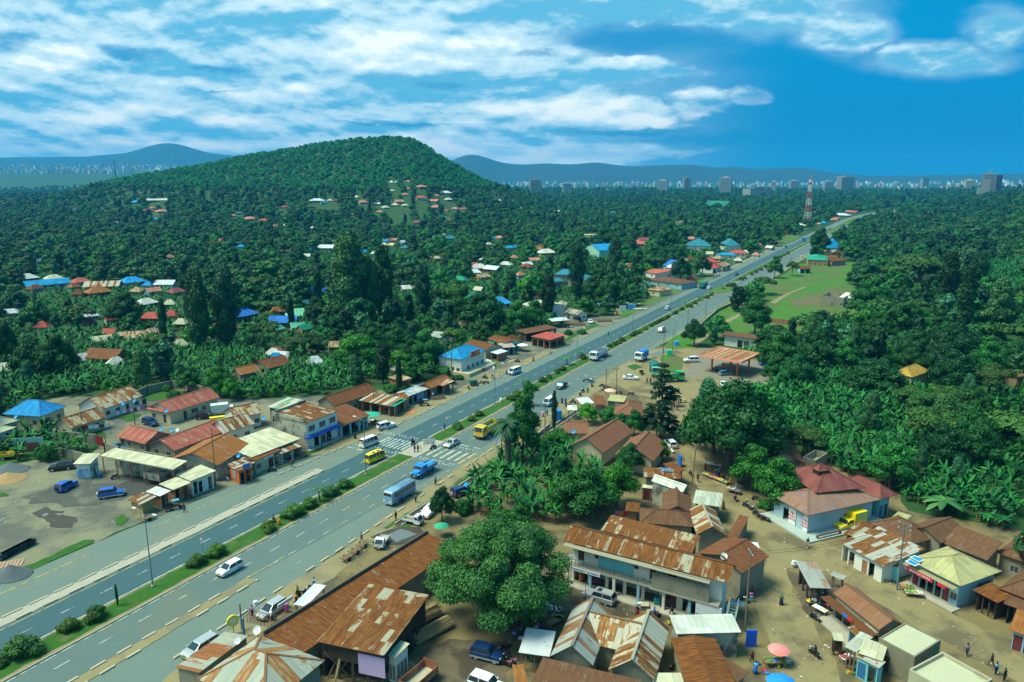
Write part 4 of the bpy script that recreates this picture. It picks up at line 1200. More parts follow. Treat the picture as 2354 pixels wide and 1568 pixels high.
hs('house with plain brown gable roof and two clear ridge panes','D2',(1697,380),(2117,566),(2106,302),4.6,1.3,'gable',1,rm='rustB')
UG='wings of the courtyard house with the patchy rust roof'
hs('left wing of the courtyard house with grey blue and rust stripes','D2',(350,1328),(745,1414),(640,892),3.1,2.0,'gable',1,rm=rm_('blue_grey_rust_stripes',(.38,.42,.36),(.17,.085,.04),(.33,.2,.09),.56,.9,48,sv=14),over=.4)
hs('right wing of the courtyard house with cream and rust stripes','D2',(885,1453),(1312,1553),(1475,1077),3.1,2.0,'gable',1,rm='stripe',over=.4)
hs('middle range of the courtyard house with blotchy rust and cream roof','D2',(640,1190),(1130,1310),(1180,1010),3.12,2.0,rm=rm_('blotchy_rust_cream',(.52,.50,.36),(.19,.075,.022),(.40,.22,.07),.55,.45,49,streak=1.4),over=.4)
hs('long house with dark brown roof at the lower edge of the photograph','D2',(150,1620),(1100,1860),(322,1345),3.1,0,'mono',rm='rustC',hb=3.5)
hs('narrow lean-to with orange rust roof beside the dark brown roof','D2',(60,1700),(170,1690),(215,1390),2.8,0,'mono',rm='orange',hb=2.9,over=.2,cat='shed',name='shed')
hs('stall under a big dirty white tarpaulin beside the courtyard house','D2',(60,1292),(345,1332),(465,1108),2.7,0,'mono',rm=mat('dirty_white_tarpaulin',(.50,.54,.50),.8,.2,1.0,col2=(.10,.09,.06),thr=(.57,.63)),hb=3.0,nowall=True,posts=3,cat='stall',name='market_stall')
hs('block store with broad whitish flat roof in front of the painted wall','D2',(1512,1124),(2110,1108),(2066,936),3.7,0,'mono',rm='white',wm='mould',hb=4.0,over=.3,cat='store',name='store')
hs('large house with plain rust roof below the whitish flat roof','D2',(1610,1610),(2068,1610),(1945,1166),3.3,.5,'gable',1,rm='rust')
hs('lean-to with brown sheets along the market road side','D2',(2075,1568),(2185,1475),(1960,1150),2.8,0,'mono',rm='rustC',hb=3.2,cat='shed',name='shed')
hs('shed with pale roof at the lower edge by the dark yard','D2',(1310,1640),(1600,1640),(1548,1480),2.7,0,'mono',rm='pale',hb=2.9,cat='shed',name='shed')
r,d=hs('long rust roofed building behind a dark parapet along the verge','D1',(78,1132),(1582,198),(555,1215),4.4,0,'mono',rm='rust',hb=3.7,sp={'b':'-'},over=.15)
X,Y=d[0]/2,d[1]/2
q=MB();q.box(-X,X,-Y-.25,-Y-.02,0,4.85);q.build('parapet',mat('dark_parapet',(.11,.10,.075),.95,.3,1.2),r)
r,d=hs('open timber yard with great patched rust roof and lilac boarding','D1',(556,1192),(1176,1324),(1642,772),4.8,0,'mono',rm='patchD',wm='dark',hb=5.1,sp={'f':'OOOO','r':'O-OO-'},cat='timber shed',name='timber_shed',over=.4)
X,Y=d[0]/2,d[1]/2
panel(r,'boarding',X-1.8,-Y+.35,1.6,3.4,2.6,WM['pink'],th=.08)
r,d=hs('small pale roofed kiosk with white lattice sides at the timber yard','D1',(1195,1314),(1276,1346),(1402,1208),3.6,0,'mono',rm='pale',wm='white',hb=3.8,sp={'f':'gg','r':'ggg'},cat='kiosk',name='kiosk',over=.25,base=.9)
r,d=hs('corner house with big hipped roof half grey half streaky rust','D1',(45,1132),(632,1368),('D0',1600,1440),4.0,2.4,'hip',rm=rm_('grey_half_rust',(.40,.43,.33),(.26,.11,.035),(.40,.24,.1),.43,.55,51,sv=5),sp={'f':'-','l':'w-w'})
hs('lean-to with bold rust and grey stripes on the highway side','D0',(1835,1478),(2285,1140),(1602,1436),3.3,0,'mono',rm=rm_('bold_stripes',(.36,.37,.28),(.24,.085,.03),(.3,.13,.05),.5,1.2,52,sv=30),hb=2.8,over=.2,cat='shed',name='shed')
q=hs('white metal awning over the verge beside the dark parapet','D1',(345,852),(460,872),(732,690),3.0,0,'mono',rm='bright',nowall=True,posts=2,hb=3.05,cat='awning',name='awning')
hs('long house with brown gabled roof and white clear strips behind the big trees','C3',(-60,905),(346,930),(30,575),3.6,2.0,'gable',1,rm='rust',wm='mould',sp={'f':'-'})
hs('roofless grey block shed behind the brown gabled house','C3',(320,868),(440,900),6,3.0,0,'flat',rm='flat',parapet=1.5,cat='shed',name='shed')
r,d=hs('clinic with wide brown veranda roof and white shuttered walls','C3',(370,1407),(1042,1258),(110,1175),4.0,1.7,'hip',rm=rm_('brown_lilac_sheets',(.27,.17,.13),(.25,.12,.07),(.30,.19,.13),.45,.5,53),wm='shut',sp={'f':'---dd-','l':'-O--'},cat='clinic',name='clinic',over=.9)
X,Y=d[0]/2,d[1]/2
q=MB();q.box(-X-1.2,X+.5,-Y-1.8,Y,0,.32);q.build('platform',mat('tiled_platform',(.36,.42,.36),.8,.12,.8),r)
for s_ in(-.30,-.62):
 panel(r,'signboard',s_*Y if 0 else-Y+(4.2 if s_==-.3 else 1.2),-X+.82,.4,1.0 if s_==-.62 else 1.6,3.0,Q49,face='l',label='white vertical board with red lettering')
 text(r,'TIBA\nDUKA\nDAWA',-Y+(4.2 if s_==-.3 else 1.2),-X+.7,1.9,.55,Q48,'l')
q=MB();q.box(-X+1.0+.0,-X+6,-Y-1.5,-Y-1.1,.75,.82);q.box(-X+1,-X+1.1,-Y-1.5,-Y-1.1,.32,.75);q.box(-X+5.9,-X+6,-Y-1.5,-Y-1.1,.32,.75);q.build('bench',WM['dark'],r)
hs('raised maroon hipped roof of the clinic with small cap roof','C3',(442,1200),(897,1152),(152,988),5.6,2.6,'hip',rm='maroon',wm='dark',over=1.2,name='upper_roof',cat='roof',keep=False)
hs('little maroon cap roof on top of the clinic','C3',(466,1003),(572,990),(388,960),8.0,.9,'hip',rm='maroon',wm='dark',over=.3,name='cap_roof',cat='roof',keep=False,base=6.5)
hs('maroon roofed wing with turquoise wall and blue doors','C3',(1040,1257),(1197,1213),(790,1060),4.0,1.6,'hip',rm='maroon',wm='teal',sp={'f':'Dd'},over=.9)
hs('shop with low patchwork roof beside the yellow truck','D3',(692,196),(830,246),(1115,165),3.0,0,'mono',rm='patchD',wm='dark',hb=3.2,sp={'f':'-','l':'-'},cat='shop',name='shop')
hs('shop with cream and rust patchwork roof and red doors','D3',(650,275),(1062,500),(1420,330),3.1,0,'mono',rm='patch',wm='white',hb=3.9,sp={'f':'Oo-ro-','r':'-'},cat='shop',name='shop',dm=WM['rust'])
hs('house with grey brown hipped roof behind the patchwork shop','D3',(930,100),(1330,300),(1300,80),3.3,1.5,'hip',rm='rustC')
hs('long house with ribbed brown roof at the edge of the bananas','D3',(1592,280),(2015,447),(2178,282),3.4,0,'mono',rm='rustC',hb=5.0,sp={'f':'-ww-'},over=.4)
hs('brown gabled roof joining the ribbed roof and the patchwork shop','D3',(1262,150),(1590,290),(1440,28),3.6,1.4,'gable',1,rm='rustC')
hs('small shed with yellow green striped roof against the bananas','C3',(1130,1428),(1255,1468),(1360,1418),2.8,0,'mono',rm='beige',hb=3.0,cat='shed',name='shed')
r,d=hs('shop with big lichened beige hipped roof and red and white signboards','D3',(1282,436),(1775,684),(2060,506),3.8,1.7,'hip',rm='beige',wm='sky',sp={'f':'sOOOsw','r':'-O'},cat='shop',name='shop',over=.6)
X,Y=d[0]/2,d[1]/2
q=MB();q.box(-X,X-.3,-Y-1.0,-Y-.02,3.30,3.38);q.build('awning',RM['beige'],r)
panel(r,'signboard',-X*.32,-Y-1.0,2.75,4.0,.62,Q48,label='red and white signboard');panel(r,'signboard',-X*.66,-Y-1.0,2.75,2.0,.6,mat('violet_poster',(.2,.12,.25),.6,.3,3));panel(r,'signboard',X*.5,-Y-1.0,2.8,1.2,.5,Q48)
text(r,'DUKA LA DAWA',-X*.30,-Y-1.08,3.05,.42,Q49)
q=MB();q.box(-X,X,-Y-1.2,-Y+.6,0,.25);q.build('shop_plinth',Q11,r)
for k_,(x,y)in enumerate(((1330,470),(1370,442))):
 p=P('D3',x,y,4.1)
 q=thing('rooftop_solar_array',('lower' if k_==0 else 'upper')+' white framed solar panel on the beige roof','solar panel',(p.x,p.y,4.0+.15*k_),r.rotation_euler.z,'two white framed solar panels on the beige roof')
 m2=MB();m2 .box(-.8,.8,-.6,.6,.1,.15);m2 .build('frame',Q49,q);m2=MB();m2 .box(-.64,.64,-.44,.44,.153,.16);m2 .build('cells',mat('blue_cells',(.02,.28,.55),.3,.1,3),q)
hs('house with dark brown hipped roof at the photograph edge beyond the beige roof','D3',(2095,372),(2450,500),(2560,340),3.3,1.5,'hip',rm='rustC',sp={'f':'-ww'})
hs('low shop with rust and cream front roof opposite the flat concrete roofs','D3',(1880,716),(2112,838),(2292,775),2.9,0,'mono',rm='rust',wm='dark',hb=3.1,sp={'f':'OOO'},cat='shop',name='shop')
hs('house with dark brown pyramid roof behind the low shop','D3',(2120,700),(2500,850),9,3.4,1.9,'hip',rm='rustC')
hs('low shop with brown lean roof and dark open front','D3',(2165,842),(2500,960),4,2.9,0,'mono',rm='rustC',wm='dark',hb=3.1,sp={'f':'OOO'},cat='shop',name='shop')
hs('kiosk with orange brown roof and red door at the photograph edge','D3',(2215,1082),(2500,1180),5,2.8,0,'mono',rm='orange',wm='sky',hb=3.4,sp={'f':'ro','l':'-'},cat='kiosk',name='kiosk')
hs('dark market stall under grey and rusty sheets in the road fork','D3',(385,698),(585,706),(455,462),3.0,0,'mono',rm=rm_('grey_rust_lower',(.34,.36,.30),(.27,.15,.09),(.32,.26,.18),.38,.6,55),wm='dark',hb=3.3,sp={'f':'OO','l':'OOO','r':'OO'},cat='stall',name='market_stall')
hs('low table stall under a flat tin sheet by the dark stall','D3',(570,580),(690,625),(718,606),2.0,0,'mono',rm='grey',nowall=True,posts=2,hb=2.1,cat='stall',name='market_stall')
r,d=hs('market shop with brown pitched roof in the road fork','D3',(600,748),(1022,1087),(1242,1026),3.5,1.1,rm=rm_('dusty_brown_sheets',(.26,.15,.09),(.21,.09,.04),(.26,.13,.07),.7,.35,56),sp={'f':'Oo-OO'},cat='shop',name='shop',over=.3)
X,Y=d[0]/2,d[1]/2
q=MB();q.box(-X-.6,X,-Y-1.5,-Y-.02,2.75,2.83);q.build('awning',RM['rust'],r)
q=MB();q.box(-X,X,-Y-2.4,-Y+.3,0,.25);q.build('shop_plinth',Q11,r)
panel(r,'signboard',0,-Y-1.5,2.85,.9,.45,Q46);panel(r,'signboard',.9,-Y-1.5,2.85,.9,.45,Q48)
hs('stall under patched tin sheets leaning on the brown roofed market shop','D3',(725,1060),(820,1150),(1005,1110),2.6,0,'mono',rm='patch',wm='sky',hb=2.8,sp={'f':'O'},cat='stall',name='market_stall',over=.2)
r,d=hs('flat roofed concrete shop with cream screed and dark parapet','D3',(1020,1160),(1350,1335),(1612,1188),3.9,0,'flat',rm='flat',wm=mat('grey_parapet_wall',(.20,.19,.12),.95,.25,1),sp={'f':'d-','b':'ooo'},parapet=.12,cat='shop',name='shop')
hs('larger flat roofed concrete building with raised rim by the lower edge','D3',(1300,1447),(1760,1720),(1597,1280),3.9,0,'flat',rm='flat',wm=mat('cream_stained_wall',(.40,.38,.25),.95,.2,.6,col2=(.12,.11,.08),thr=(.52,.68)),sp={'l':'v-'},parapet=.4,cat='building',name='flat_roofed_building')
hs('stall under broad pale tin sheets beside the cream screed roof','D3',(700,1237),(815,1292),(1003,1168),2.9,0,'mono',rm=MATS['pale_grey_sheets'],nowall=True,posts=3,hb=3.0,cat='stall',name='market_stall')
hs('pale sheeted lean-to between the tin stall and the cream screed roof','D3',(835,1300),(1055,1375),(1165,1250),3.0,0,'mono',rm='pale',hb=3.3,over=.2,cat='shed',name='shed')
hs('turquoise kiosk with half grey half brown lid roof','D3',(805,1326),(1022,1440),(1072,1375),2.7,0,'mono',rm='patch',wm='teal',hb=2.9,sp={'f':'Do'},cat='kiosk',name='kiosk',over=.2)
hs('tiny stall with cream cardboard roof beside the tin stall','D3',(605,1180),(700,1192),(690,1120),2.2,0,'mono',rm='pale',wm='dark',hb=2.4,sp={'f':'O','l':'O'},cat='stall',name='market_stall',over=.15)
hs('house with ochre hipped roof deep in the dark trees','B3',(1130,1360),(1330,1400),(1345,1312),3.4,2.0,'hip',rm=rm_('ochre_sheets',(.42,.27,.05),(.4,.22,.05),(.45,.3,.08),.2,.2,57),wm='cream')
hs('shed with brown roof among the dark trees','B3',(2140,1340),(2290,1400),(2310,1350),3.2,0,'mono',rm='rustC',wm='plank',hb=3.8,cat='shed',name='shed')
hs('small white shed beside the big grey green tree','B3',(525,1170),(600,1190),(640,1165),2.4,.8,rm='white',wm='white',cat='shed',name='shed')
hs('shed with whitish sheets behind the big dark trees','C2',(2230,460),(2400,470),(2420,395),2.8,0,'mono',rm='white',hb=3.0,cat='shed',name='shed')
# --------- walls and gates
def wln(label,t,pts,hgt,m_,th=.22,name='compound_wall'):
 ps=[P(t,x,y,hgt)for x,y in pts]
 o=MB()
 for a,b in zip(ps,ps[1:]):
  o.bar((a.x,a.y,hgt/2),(b.x,b.y,hgt/2),th,hgt)
  n=max(1,int((b-a).length/4))
  for i in range(n+1):
   p=a.lerp(b,i/n)
   o.box(p.x-.17,p.x+.17,p.y-.17,p.y+.17,0,hgt+.06)
 return tag(o.build(name,m_),label,'wall')
wln('grey block compound wall between the two red gates','C0',[(375,608),(520,625),(870,660)],2.3,WM['block'])
wln('low grey block wall along the yard grass','C0',[(-60,765),(205,738),(350,730),(500,770),(830,850)],1.8,WM['block'])
wln('grey block wall behind the car wash shelter','C0',[(955,700),(960,740),(1100,775),(1560,860)],2.2,WM['block'])
wln('high block wall folded round the grassy plot beyond the houses','C0',[(1240,262),(1350,215),(1575,165),(1700,172),(1860,215)],2.4,WM['block'])
wln('cream wall in front of the pale roofed porch house','C0',[(-60,690),(210,655)],2.0,WM['block'])
wln('broken stone parapet wall along the field edge','B2',[(1650,990),(1760,880),(1890,770),(2000,720),(2120,660),(2200,620)],1.2,mat('stone_parapet',(.28,.24,.16),.95,.2,1),.5)
wln('brown block boundary wall across the green field','B3',[(30,855),(250,880),(640,920)],2.0,WM['brick'])
wln('pale parapet wall beside the drain at the cypress','C2',[(150,720),(340,560)],.9,Q11,.3)
for lb,pts,hh in(('arched dark red metal gate of the blue roofed compound',[(218,640),(375,612)],2.5),('dark red sheet metal gate by the cream cottage',[(868,660),(968,690)],2.3)):
 a,b=[P('C0',x,y,hh)for x,y in pts]
 q=thing('gate',lb,'gate',((a.x+b.x)/2,(a.y+b.y)/2,0),math.atan2(b.y-a.y,b.x-a.x),'red compound gates')
 L=(b-a).length
 for sgn in(-1,1):
  m2=MB()
  x0,x1=(0.03,L/2)if sgn>0 else(-L/2,-.03)
  prof=[(x0,.1),(x1,.1)]+[(x1+(x0-x1)*i/6,hh-.5+.5*math.cos((x1+(x0-x1)*i/6)/(L/2)*PI/2))for i in range(7)]
  m2 .loft([[(x,-.04,z)for x,z in prof],[(x,.04,z)for x,z in prof]])
  m2 .build('leaf',WM['redg'],q)
a,b=P('C0',245,745,2.2),P('C0',320,735,2.2)
q=thing('billboard_panel','old turquoise framed red panel leaning on the yard wall','panel',tuple(P('C0',275,820,0)),R(10))
m2=MB();m2 .box(-3,3,-.1,0,.1,3.2);m2 .build('frame',mat('faded_turquoise',(.25,.5,.4),.8,.1,1),q);m2=MB();m2 .box(-2.5,2,-.16,-.1,.1,2.1);m2 .build('panel',mat('faded_red_panel',(.28,.09,.07),.8,.15,1),q)
# --------- plants
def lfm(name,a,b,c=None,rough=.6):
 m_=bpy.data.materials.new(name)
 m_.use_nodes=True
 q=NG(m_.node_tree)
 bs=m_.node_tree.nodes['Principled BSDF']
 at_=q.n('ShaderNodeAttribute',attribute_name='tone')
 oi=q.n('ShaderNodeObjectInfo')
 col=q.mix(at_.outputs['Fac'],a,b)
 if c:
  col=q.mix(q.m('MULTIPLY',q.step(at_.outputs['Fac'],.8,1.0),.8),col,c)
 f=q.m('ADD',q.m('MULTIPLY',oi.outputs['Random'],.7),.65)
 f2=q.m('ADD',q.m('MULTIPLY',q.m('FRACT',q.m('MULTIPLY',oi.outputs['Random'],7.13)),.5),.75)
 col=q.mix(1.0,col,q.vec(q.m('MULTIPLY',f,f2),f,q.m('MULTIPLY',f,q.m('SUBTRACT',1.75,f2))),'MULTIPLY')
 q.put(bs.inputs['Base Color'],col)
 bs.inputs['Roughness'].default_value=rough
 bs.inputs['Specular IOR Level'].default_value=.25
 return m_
L_dark=lfm('dark_leaf',(0.005,0.049,0.012),(0.018,0.125,0.020),(0.051,0.205,0.020))
L_mid=lfm('mid_leaf',(0.009,0.090,0.017),(0.033,0.204,0.026),(0.086,0.300,0.032))
L_lime=lfm('lime_leaf',(0.019,0.144,0.011),(0.065,0.288,0.016),(0.141,0.384,0.022))
L_grey=lfm('grey_green_leaf',(0.016,0.090,0.038),(0.059,0.192,0.081),(0.141,0.288,0.151))
L_olive=lfm('olive_leaf',(0.018,0.070,0.011),(0.049,0.144,0.020),(0.097,0.192,0.032))
L_con=lfm('needle_leaf',(0.004,0.038,0.014),(0.015,0.086,0.025),(0.031,0.119,0.031))
L_ban=lfm('banana_leaf',(.006,.085,.018),(.018,.19,.028),(.085,.30,.04),.6)
L_hill=lfm('hill_leaf',(.008,.12,.03),(.03,.30,.055),(.07,.42,.08))
Q3=mat('bark',(.11,.085,.055),.95,.3,3,bump=.4)
Q4=mat('pale_bark',(.22,.19,.14),.95,.3,3,bump=.3)
Q6=mat('banana_stem',(.13,.13,.05),.9,.4,4)
def lms(name,lobes,n,size,seed,m_,core=.8,up=.25,flat=0.0,asp=1.0):
 """crown as a cloud of leaf sprays over uneven lobes"""
 rg=np.random.default_rng(seed)
 c=np.array([l[0]for l in lobes],float)
 r=np.array([l[1]for l in lobes],float)
 wgt=(r[:,0]*r[:,1]+r[:,0]*r[:,2])
 k=rg.choice(len(lobes),n*2,p=wgt/wgt.sum())
 d=rg.normal(size=(n*2,3))
 d[:,2]+=up
 d/=np.linalg.norm(d,axis=1)[:,None]
 rad=.70+.62*rg.beta(2.2,3.0,n*2)
 p=c[k]+r[k]*d*rad[:,None]
 keep=np.ones(len(p),bool)
 for i in range(len(lobes)):
  q=np.linalg.norm((p-c[i])/r[i],axis=1)
  keep&=~((q<.70)&(k!=i))
 p,d=p[keep][:n],d[keep][:n]
 n=len(p)
 nrm=d+rg.normal(0,.45,(n,3))
 nrm[:,2]=nrm[:,2]*(1-flat)+flat*2
 nrm/=np.linalg.norm(nrm,axis=1)[:,None]
 t=np.cross(nrm,rg.normal(size=(n,3)))
 t/=np.linalg.norm(t,axis=1)[:,None]
 b=np.cross(nrm,t)
 s=size*rg.uniform(.55,1.35,n)[:,None]
 b=b*asp
 droop=np.array([0,0,-.25])
 v=np.stack([p-t*s,p-b*s*.6+nrm*s*.1,p+t*s+droop*s,p+b*s*.6+nrm*s*.1],1).reshape(-1,3)
 f=np.arange(4*n).reshape(-1,4)
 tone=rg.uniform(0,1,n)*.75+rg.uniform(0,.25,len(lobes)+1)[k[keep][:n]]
 vs,fs,ts=[v],[f],[tone]
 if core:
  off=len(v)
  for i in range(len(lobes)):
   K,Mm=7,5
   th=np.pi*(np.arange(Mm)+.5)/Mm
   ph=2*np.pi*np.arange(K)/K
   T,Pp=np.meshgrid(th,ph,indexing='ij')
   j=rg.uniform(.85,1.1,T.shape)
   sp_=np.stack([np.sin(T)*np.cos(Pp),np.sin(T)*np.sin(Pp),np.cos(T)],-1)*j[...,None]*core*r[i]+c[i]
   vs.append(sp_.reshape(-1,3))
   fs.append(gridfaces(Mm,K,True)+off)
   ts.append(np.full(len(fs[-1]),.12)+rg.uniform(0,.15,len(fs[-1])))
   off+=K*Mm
 v,f,tone=np.concatenate(vs),np.concatenate(fs),np.concatenate(ts)
 me=np_mesh(name,v,f,m_)
 a=me.attributes.new('tone','FLOAT','FACE')
 a.data.foreach_set('value',tone.astype(np.float32))
 return me
def tkm(h,r0,lobes,m_,seed=0,base=0.0):
 mb=MB()
 rr_=random.Random(seed)
 top=Vector((rr_.uniform(-.3,.3),rr_.uniform(-.3,.3),h))
 mb.tube([(0,0,base-.3),(0,0,h*.35),tuple(top)],[r0*1.25,r0,r0*.6],7)
 for(c,r)in lobes[:8]:
  s_=Vector((0,0,h*rr_.uniform(.45,.9)))
  m2=s_.lerp(Vector(c),.55)+Vector((0,0,.3))
  mb.tube([tuple(s_),tuple(m2),tuple(c)],[r0*.5,r0*.32,r0*.12],5)
 return mb.mesh('trunk',m_)
def ldm(R_,h0,h1,n,seed,rl=(.3,.45),flat=.7,shape='dome'):
 rr_=random.Random(seed)
 out=[]
 for i in range(n):
  a=i*2.4+rr_.uniform(-.4,.4)
  f=math.sqrt((i+.5)/n)
  if shape=='dome':
   z=h0+(h1-h0)*(1-f**2)*rr_.uniform(.65,1.0)+.12*(h1-h0)
   rad=f*R_*rr_.uniform(.72,.95)
  elif shape=='tall':
   z=h0+(h1-h0)*(i+.5)/n
   rad=R_*.45*math.sin(PI*min(1,(i+1.3)/(n+1)))**.6*rr_.uniform(.5,1.2)
  elif shape=='umbrella':
   z=h1-(h1-h0)*(f**2)*rr_.uniform(.2,.6)-rr_.uniform(0,.25)*(h1-h0)
   rad=f*R_*.85
  r=R_*rr_.uniform(*rl)
  out.append(((rad*math.cos(a),rad*math.sin(a),z),(r,r*rr_.uniform(.85,1.15),r*flat)))
 return out
SPEC={}
def spc(key,name,lob,nl,size,m_,h,r0,bark=None,seed=1,**kw):
 SPEC[key]=dict(name=name,crown=lms('crown',lob,nl,size,seed,m_,**kw),trunk=tkm(h,r0,lob,bark or Q3,seed),H=h)
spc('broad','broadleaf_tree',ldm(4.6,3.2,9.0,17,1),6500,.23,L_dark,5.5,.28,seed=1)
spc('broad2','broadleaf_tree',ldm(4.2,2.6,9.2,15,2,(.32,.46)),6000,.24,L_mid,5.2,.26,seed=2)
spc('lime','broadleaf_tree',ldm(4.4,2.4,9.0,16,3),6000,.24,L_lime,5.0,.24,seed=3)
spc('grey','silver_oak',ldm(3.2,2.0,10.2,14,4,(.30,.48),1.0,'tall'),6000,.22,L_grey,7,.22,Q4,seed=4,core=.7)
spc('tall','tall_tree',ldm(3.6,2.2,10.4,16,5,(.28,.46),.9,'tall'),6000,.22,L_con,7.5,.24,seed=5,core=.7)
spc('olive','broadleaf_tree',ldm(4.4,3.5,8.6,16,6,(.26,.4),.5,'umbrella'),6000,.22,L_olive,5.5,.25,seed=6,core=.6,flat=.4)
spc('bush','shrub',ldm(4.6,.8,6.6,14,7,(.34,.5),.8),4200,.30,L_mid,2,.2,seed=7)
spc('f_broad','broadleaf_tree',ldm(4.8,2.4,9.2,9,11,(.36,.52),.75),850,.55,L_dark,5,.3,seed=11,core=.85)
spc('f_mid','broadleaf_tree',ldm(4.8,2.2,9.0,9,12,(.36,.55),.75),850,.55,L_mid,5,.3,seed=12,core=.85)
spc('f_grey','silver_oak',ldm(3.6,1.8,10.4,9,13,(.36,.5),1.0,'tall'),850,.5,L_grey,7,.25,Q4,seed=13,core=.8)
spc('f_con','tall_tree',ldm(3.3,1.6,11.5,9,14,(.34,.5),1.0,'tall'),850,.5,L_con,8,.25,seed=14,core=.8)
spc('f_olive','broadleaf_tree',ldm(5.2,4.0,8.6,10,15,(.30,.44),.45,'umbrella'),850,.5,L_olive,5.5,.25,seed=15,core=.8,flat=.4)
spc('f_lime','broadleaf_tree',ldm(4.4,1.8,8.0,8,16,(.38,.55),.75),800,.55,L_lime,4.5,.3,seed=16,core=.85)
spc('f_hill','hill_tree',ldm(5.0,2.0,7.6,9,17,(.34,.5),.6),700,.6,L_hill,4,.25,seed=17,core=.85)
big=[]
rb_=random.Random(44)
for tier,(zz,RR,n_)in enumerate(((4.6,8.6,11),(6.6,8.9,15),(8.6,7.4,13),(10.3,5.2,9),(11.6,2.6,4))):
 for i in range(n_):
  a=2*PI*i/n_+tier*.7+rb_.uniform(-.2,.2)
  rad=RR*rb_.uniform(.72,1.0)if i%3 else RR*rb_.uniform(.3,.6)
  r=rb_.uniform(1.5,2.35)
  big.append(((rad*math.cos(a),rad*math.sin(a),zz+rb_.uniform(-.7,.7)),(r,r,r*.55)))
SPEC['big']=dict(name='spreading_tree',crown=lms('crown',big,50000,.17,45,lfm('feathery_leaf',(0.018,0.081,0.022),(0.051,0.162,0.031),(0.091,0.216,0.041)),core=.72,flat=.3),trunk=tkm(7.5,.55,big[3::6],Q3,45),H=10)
def tier_tree(name,H,R0,tiers,per,m_,seed,droop=.12,r0=.22,thin=.55,w=.9):
 rr_=random.Random(seed)
 lob=[]
 for t in range(tiers):
  f=t/(tiers-1)
  rad=R0*(1-f)**.8*rr_.uniform(.8,1.1)+.35
  z=H*(.16+.82*f)
  for i in range(per):
   a=2*PI*i/per+t*1.1+rr_.uniform(-.3,.3)
   if rr_.random()<.28:
    continue
   rad*=rr_.uniform(.85,1.18)
   for q in(.35,.68,.98):
    s_=.34+.26*(1-f)
    lob.append(((rad*q*math.cos(a),rad*q*math.sin(a),z-droop*rad*q+.1*rr_.uniform(-1,1)),(s_*w,s_*w,s_*thin*.6)))
 cr=lms('crown',lob,5200,.19,seed,m_,core=.6,flat=.3)
 mb=MB()
 mb.tube([(0,0,-.3),(0,0,H*.5),(0,0,H)],[r0,r0*.7,.04],7)
 return dict(name=name,crown=cr,trunk=mb.mesh('trunk',Q3),H=H)
SPEC['arau']=tier_tree('layered_conifer',10,2.6,12,7,L_con,61)
SPEC['cyp']=dict(name='cypress',crown=lms('crown',[((random.Random(i).uniform(-.12,.12),random.Random(i+9).uniform(-.12,.12),.7+i*.72),(.62*math.sin(PI*(i+1.2)/15)**.6,)*2+(.7,))for i in range(13)],4200,.11,62,L_con,core=.8),trunk=tkm(3,.14,[],Q3,62),H=10)
def frond(mb,base,az_,L,wd,rise_,droop_,segs=6,fold=.25,tone=None):
 """one long arching leaf, two halves folded along the midrib"""
 d=Vector((math.cos(az_),math.sin(az_),0))
 sd=Vector((-d.y,d.x,0))
 prev=None
 for i in range(segs+1):
  f=i/segs
  p=Vector(base)+d*(L*f*(1-.12*f))+Vector((0,0,rise_*f-droop_*f*f))
  w_=wd*(math.sin(PI*min(1,.12+f*.88))**.7)*.5+.01
  row=(p+sd*w_-Vector((0,0,fold*w_)),p,p-sd*w_-Vector((0,0,fold*w_)))
  if prev:
   mb.poly([prev[0],row[0],row[1],prev[1]])
   mb.poly([prev[1],row[1],row[2],prev[2]])
   tone+=[tone_v[0]]*2
  prev=row
tone_v=[0]
def banana(seed,tiers=1):
 rr_=random.Random(seed)
 mb,st_=MB(),MB()
 tone=[]
 for s in range(rr_.choice((2,3,3))):
  cx,cy=(0,0)if s==0 else(rr_.uniform(-1.3,1.3),rr_.uniform(-1.3,1.3))
  hh=rr_.uniform(2.0,3.0)*(1 if s==0 else.75)
  st_.tube([(cx,cy,-.2),(cx+.1,cy,hh)],[.17,.10],6)
  n_=rr_.randint(9,12)
  for i in range(n_):
   a=2*PI*i/n_*1.62+rr_.uniform(-.3,.3)
   up=rr_.uniform(.2,1.0)
   L=rr_.uniform(1.9,2.7)*(1 if s==0 else.8)
   tone_v[0]=rr_.uniform(0,1)**1.3
   frond(mb,(cx+.1,cy,hh-.1),a,L*(1-.45*up*up),rr_.uniform(.32,.46),L*(.35+.75*up),L*(.62 if up<.7 else.25),6,.35,tone)
 me=mb.mesh('leaf_crown',L_ban)
 at_=me.attributes.new('tone','FLOAT','FACE')
 at_.data.foreach_set('value',tone)
 return dict(name='banana_plant',crown=me,trunk=st_.mesh('stem',Q6),H=4)
for i in range(5):
 SPEC['ban%d'%i]=banana(100+i)
def palm(seed,h,n_,L,wd,stem,m_,name='palm'):
 rr_=random.Random(seed)
 mb,st_=MB(),MB()
 tone=[]
 st_.tube([(0,0,-.2),(.1,0,h*.5),(0,.1,h)],[stem*1.2,stem,stem*.85],8)
 for i in range(n_):
  a=i*2.39996
  up=rr_.uniform(-.2,1)
  tone_v[0]=rr_.uniform(0,1)
  frond(mb,(0,0,h),a,L*rr_.uniform(.8,1),wd,L*(.15+.55*up),L*.75,6,.5,tone)
 me=mb.mesh('frond_crown',m_)
 at_=me.attributes.new('tone','FLOAT','FACE')
 at_.data.foreach_set('value',tone)
 return dict(name=name,crown=me,trunk=st_.mesh('trunk',Q3),H=h)
SPEC['palm']=palm(5,7,34,2.3,.5,.34,L_con,'fan_palm')
SPEC['ypalm']=palm(6,2.0,10,1.5,.35,.09,L_grey,'young_palm')
SPEC['papaya']=palm(7,3.2,11,1.25,.8,.09,L_mid,'papaya_tree')
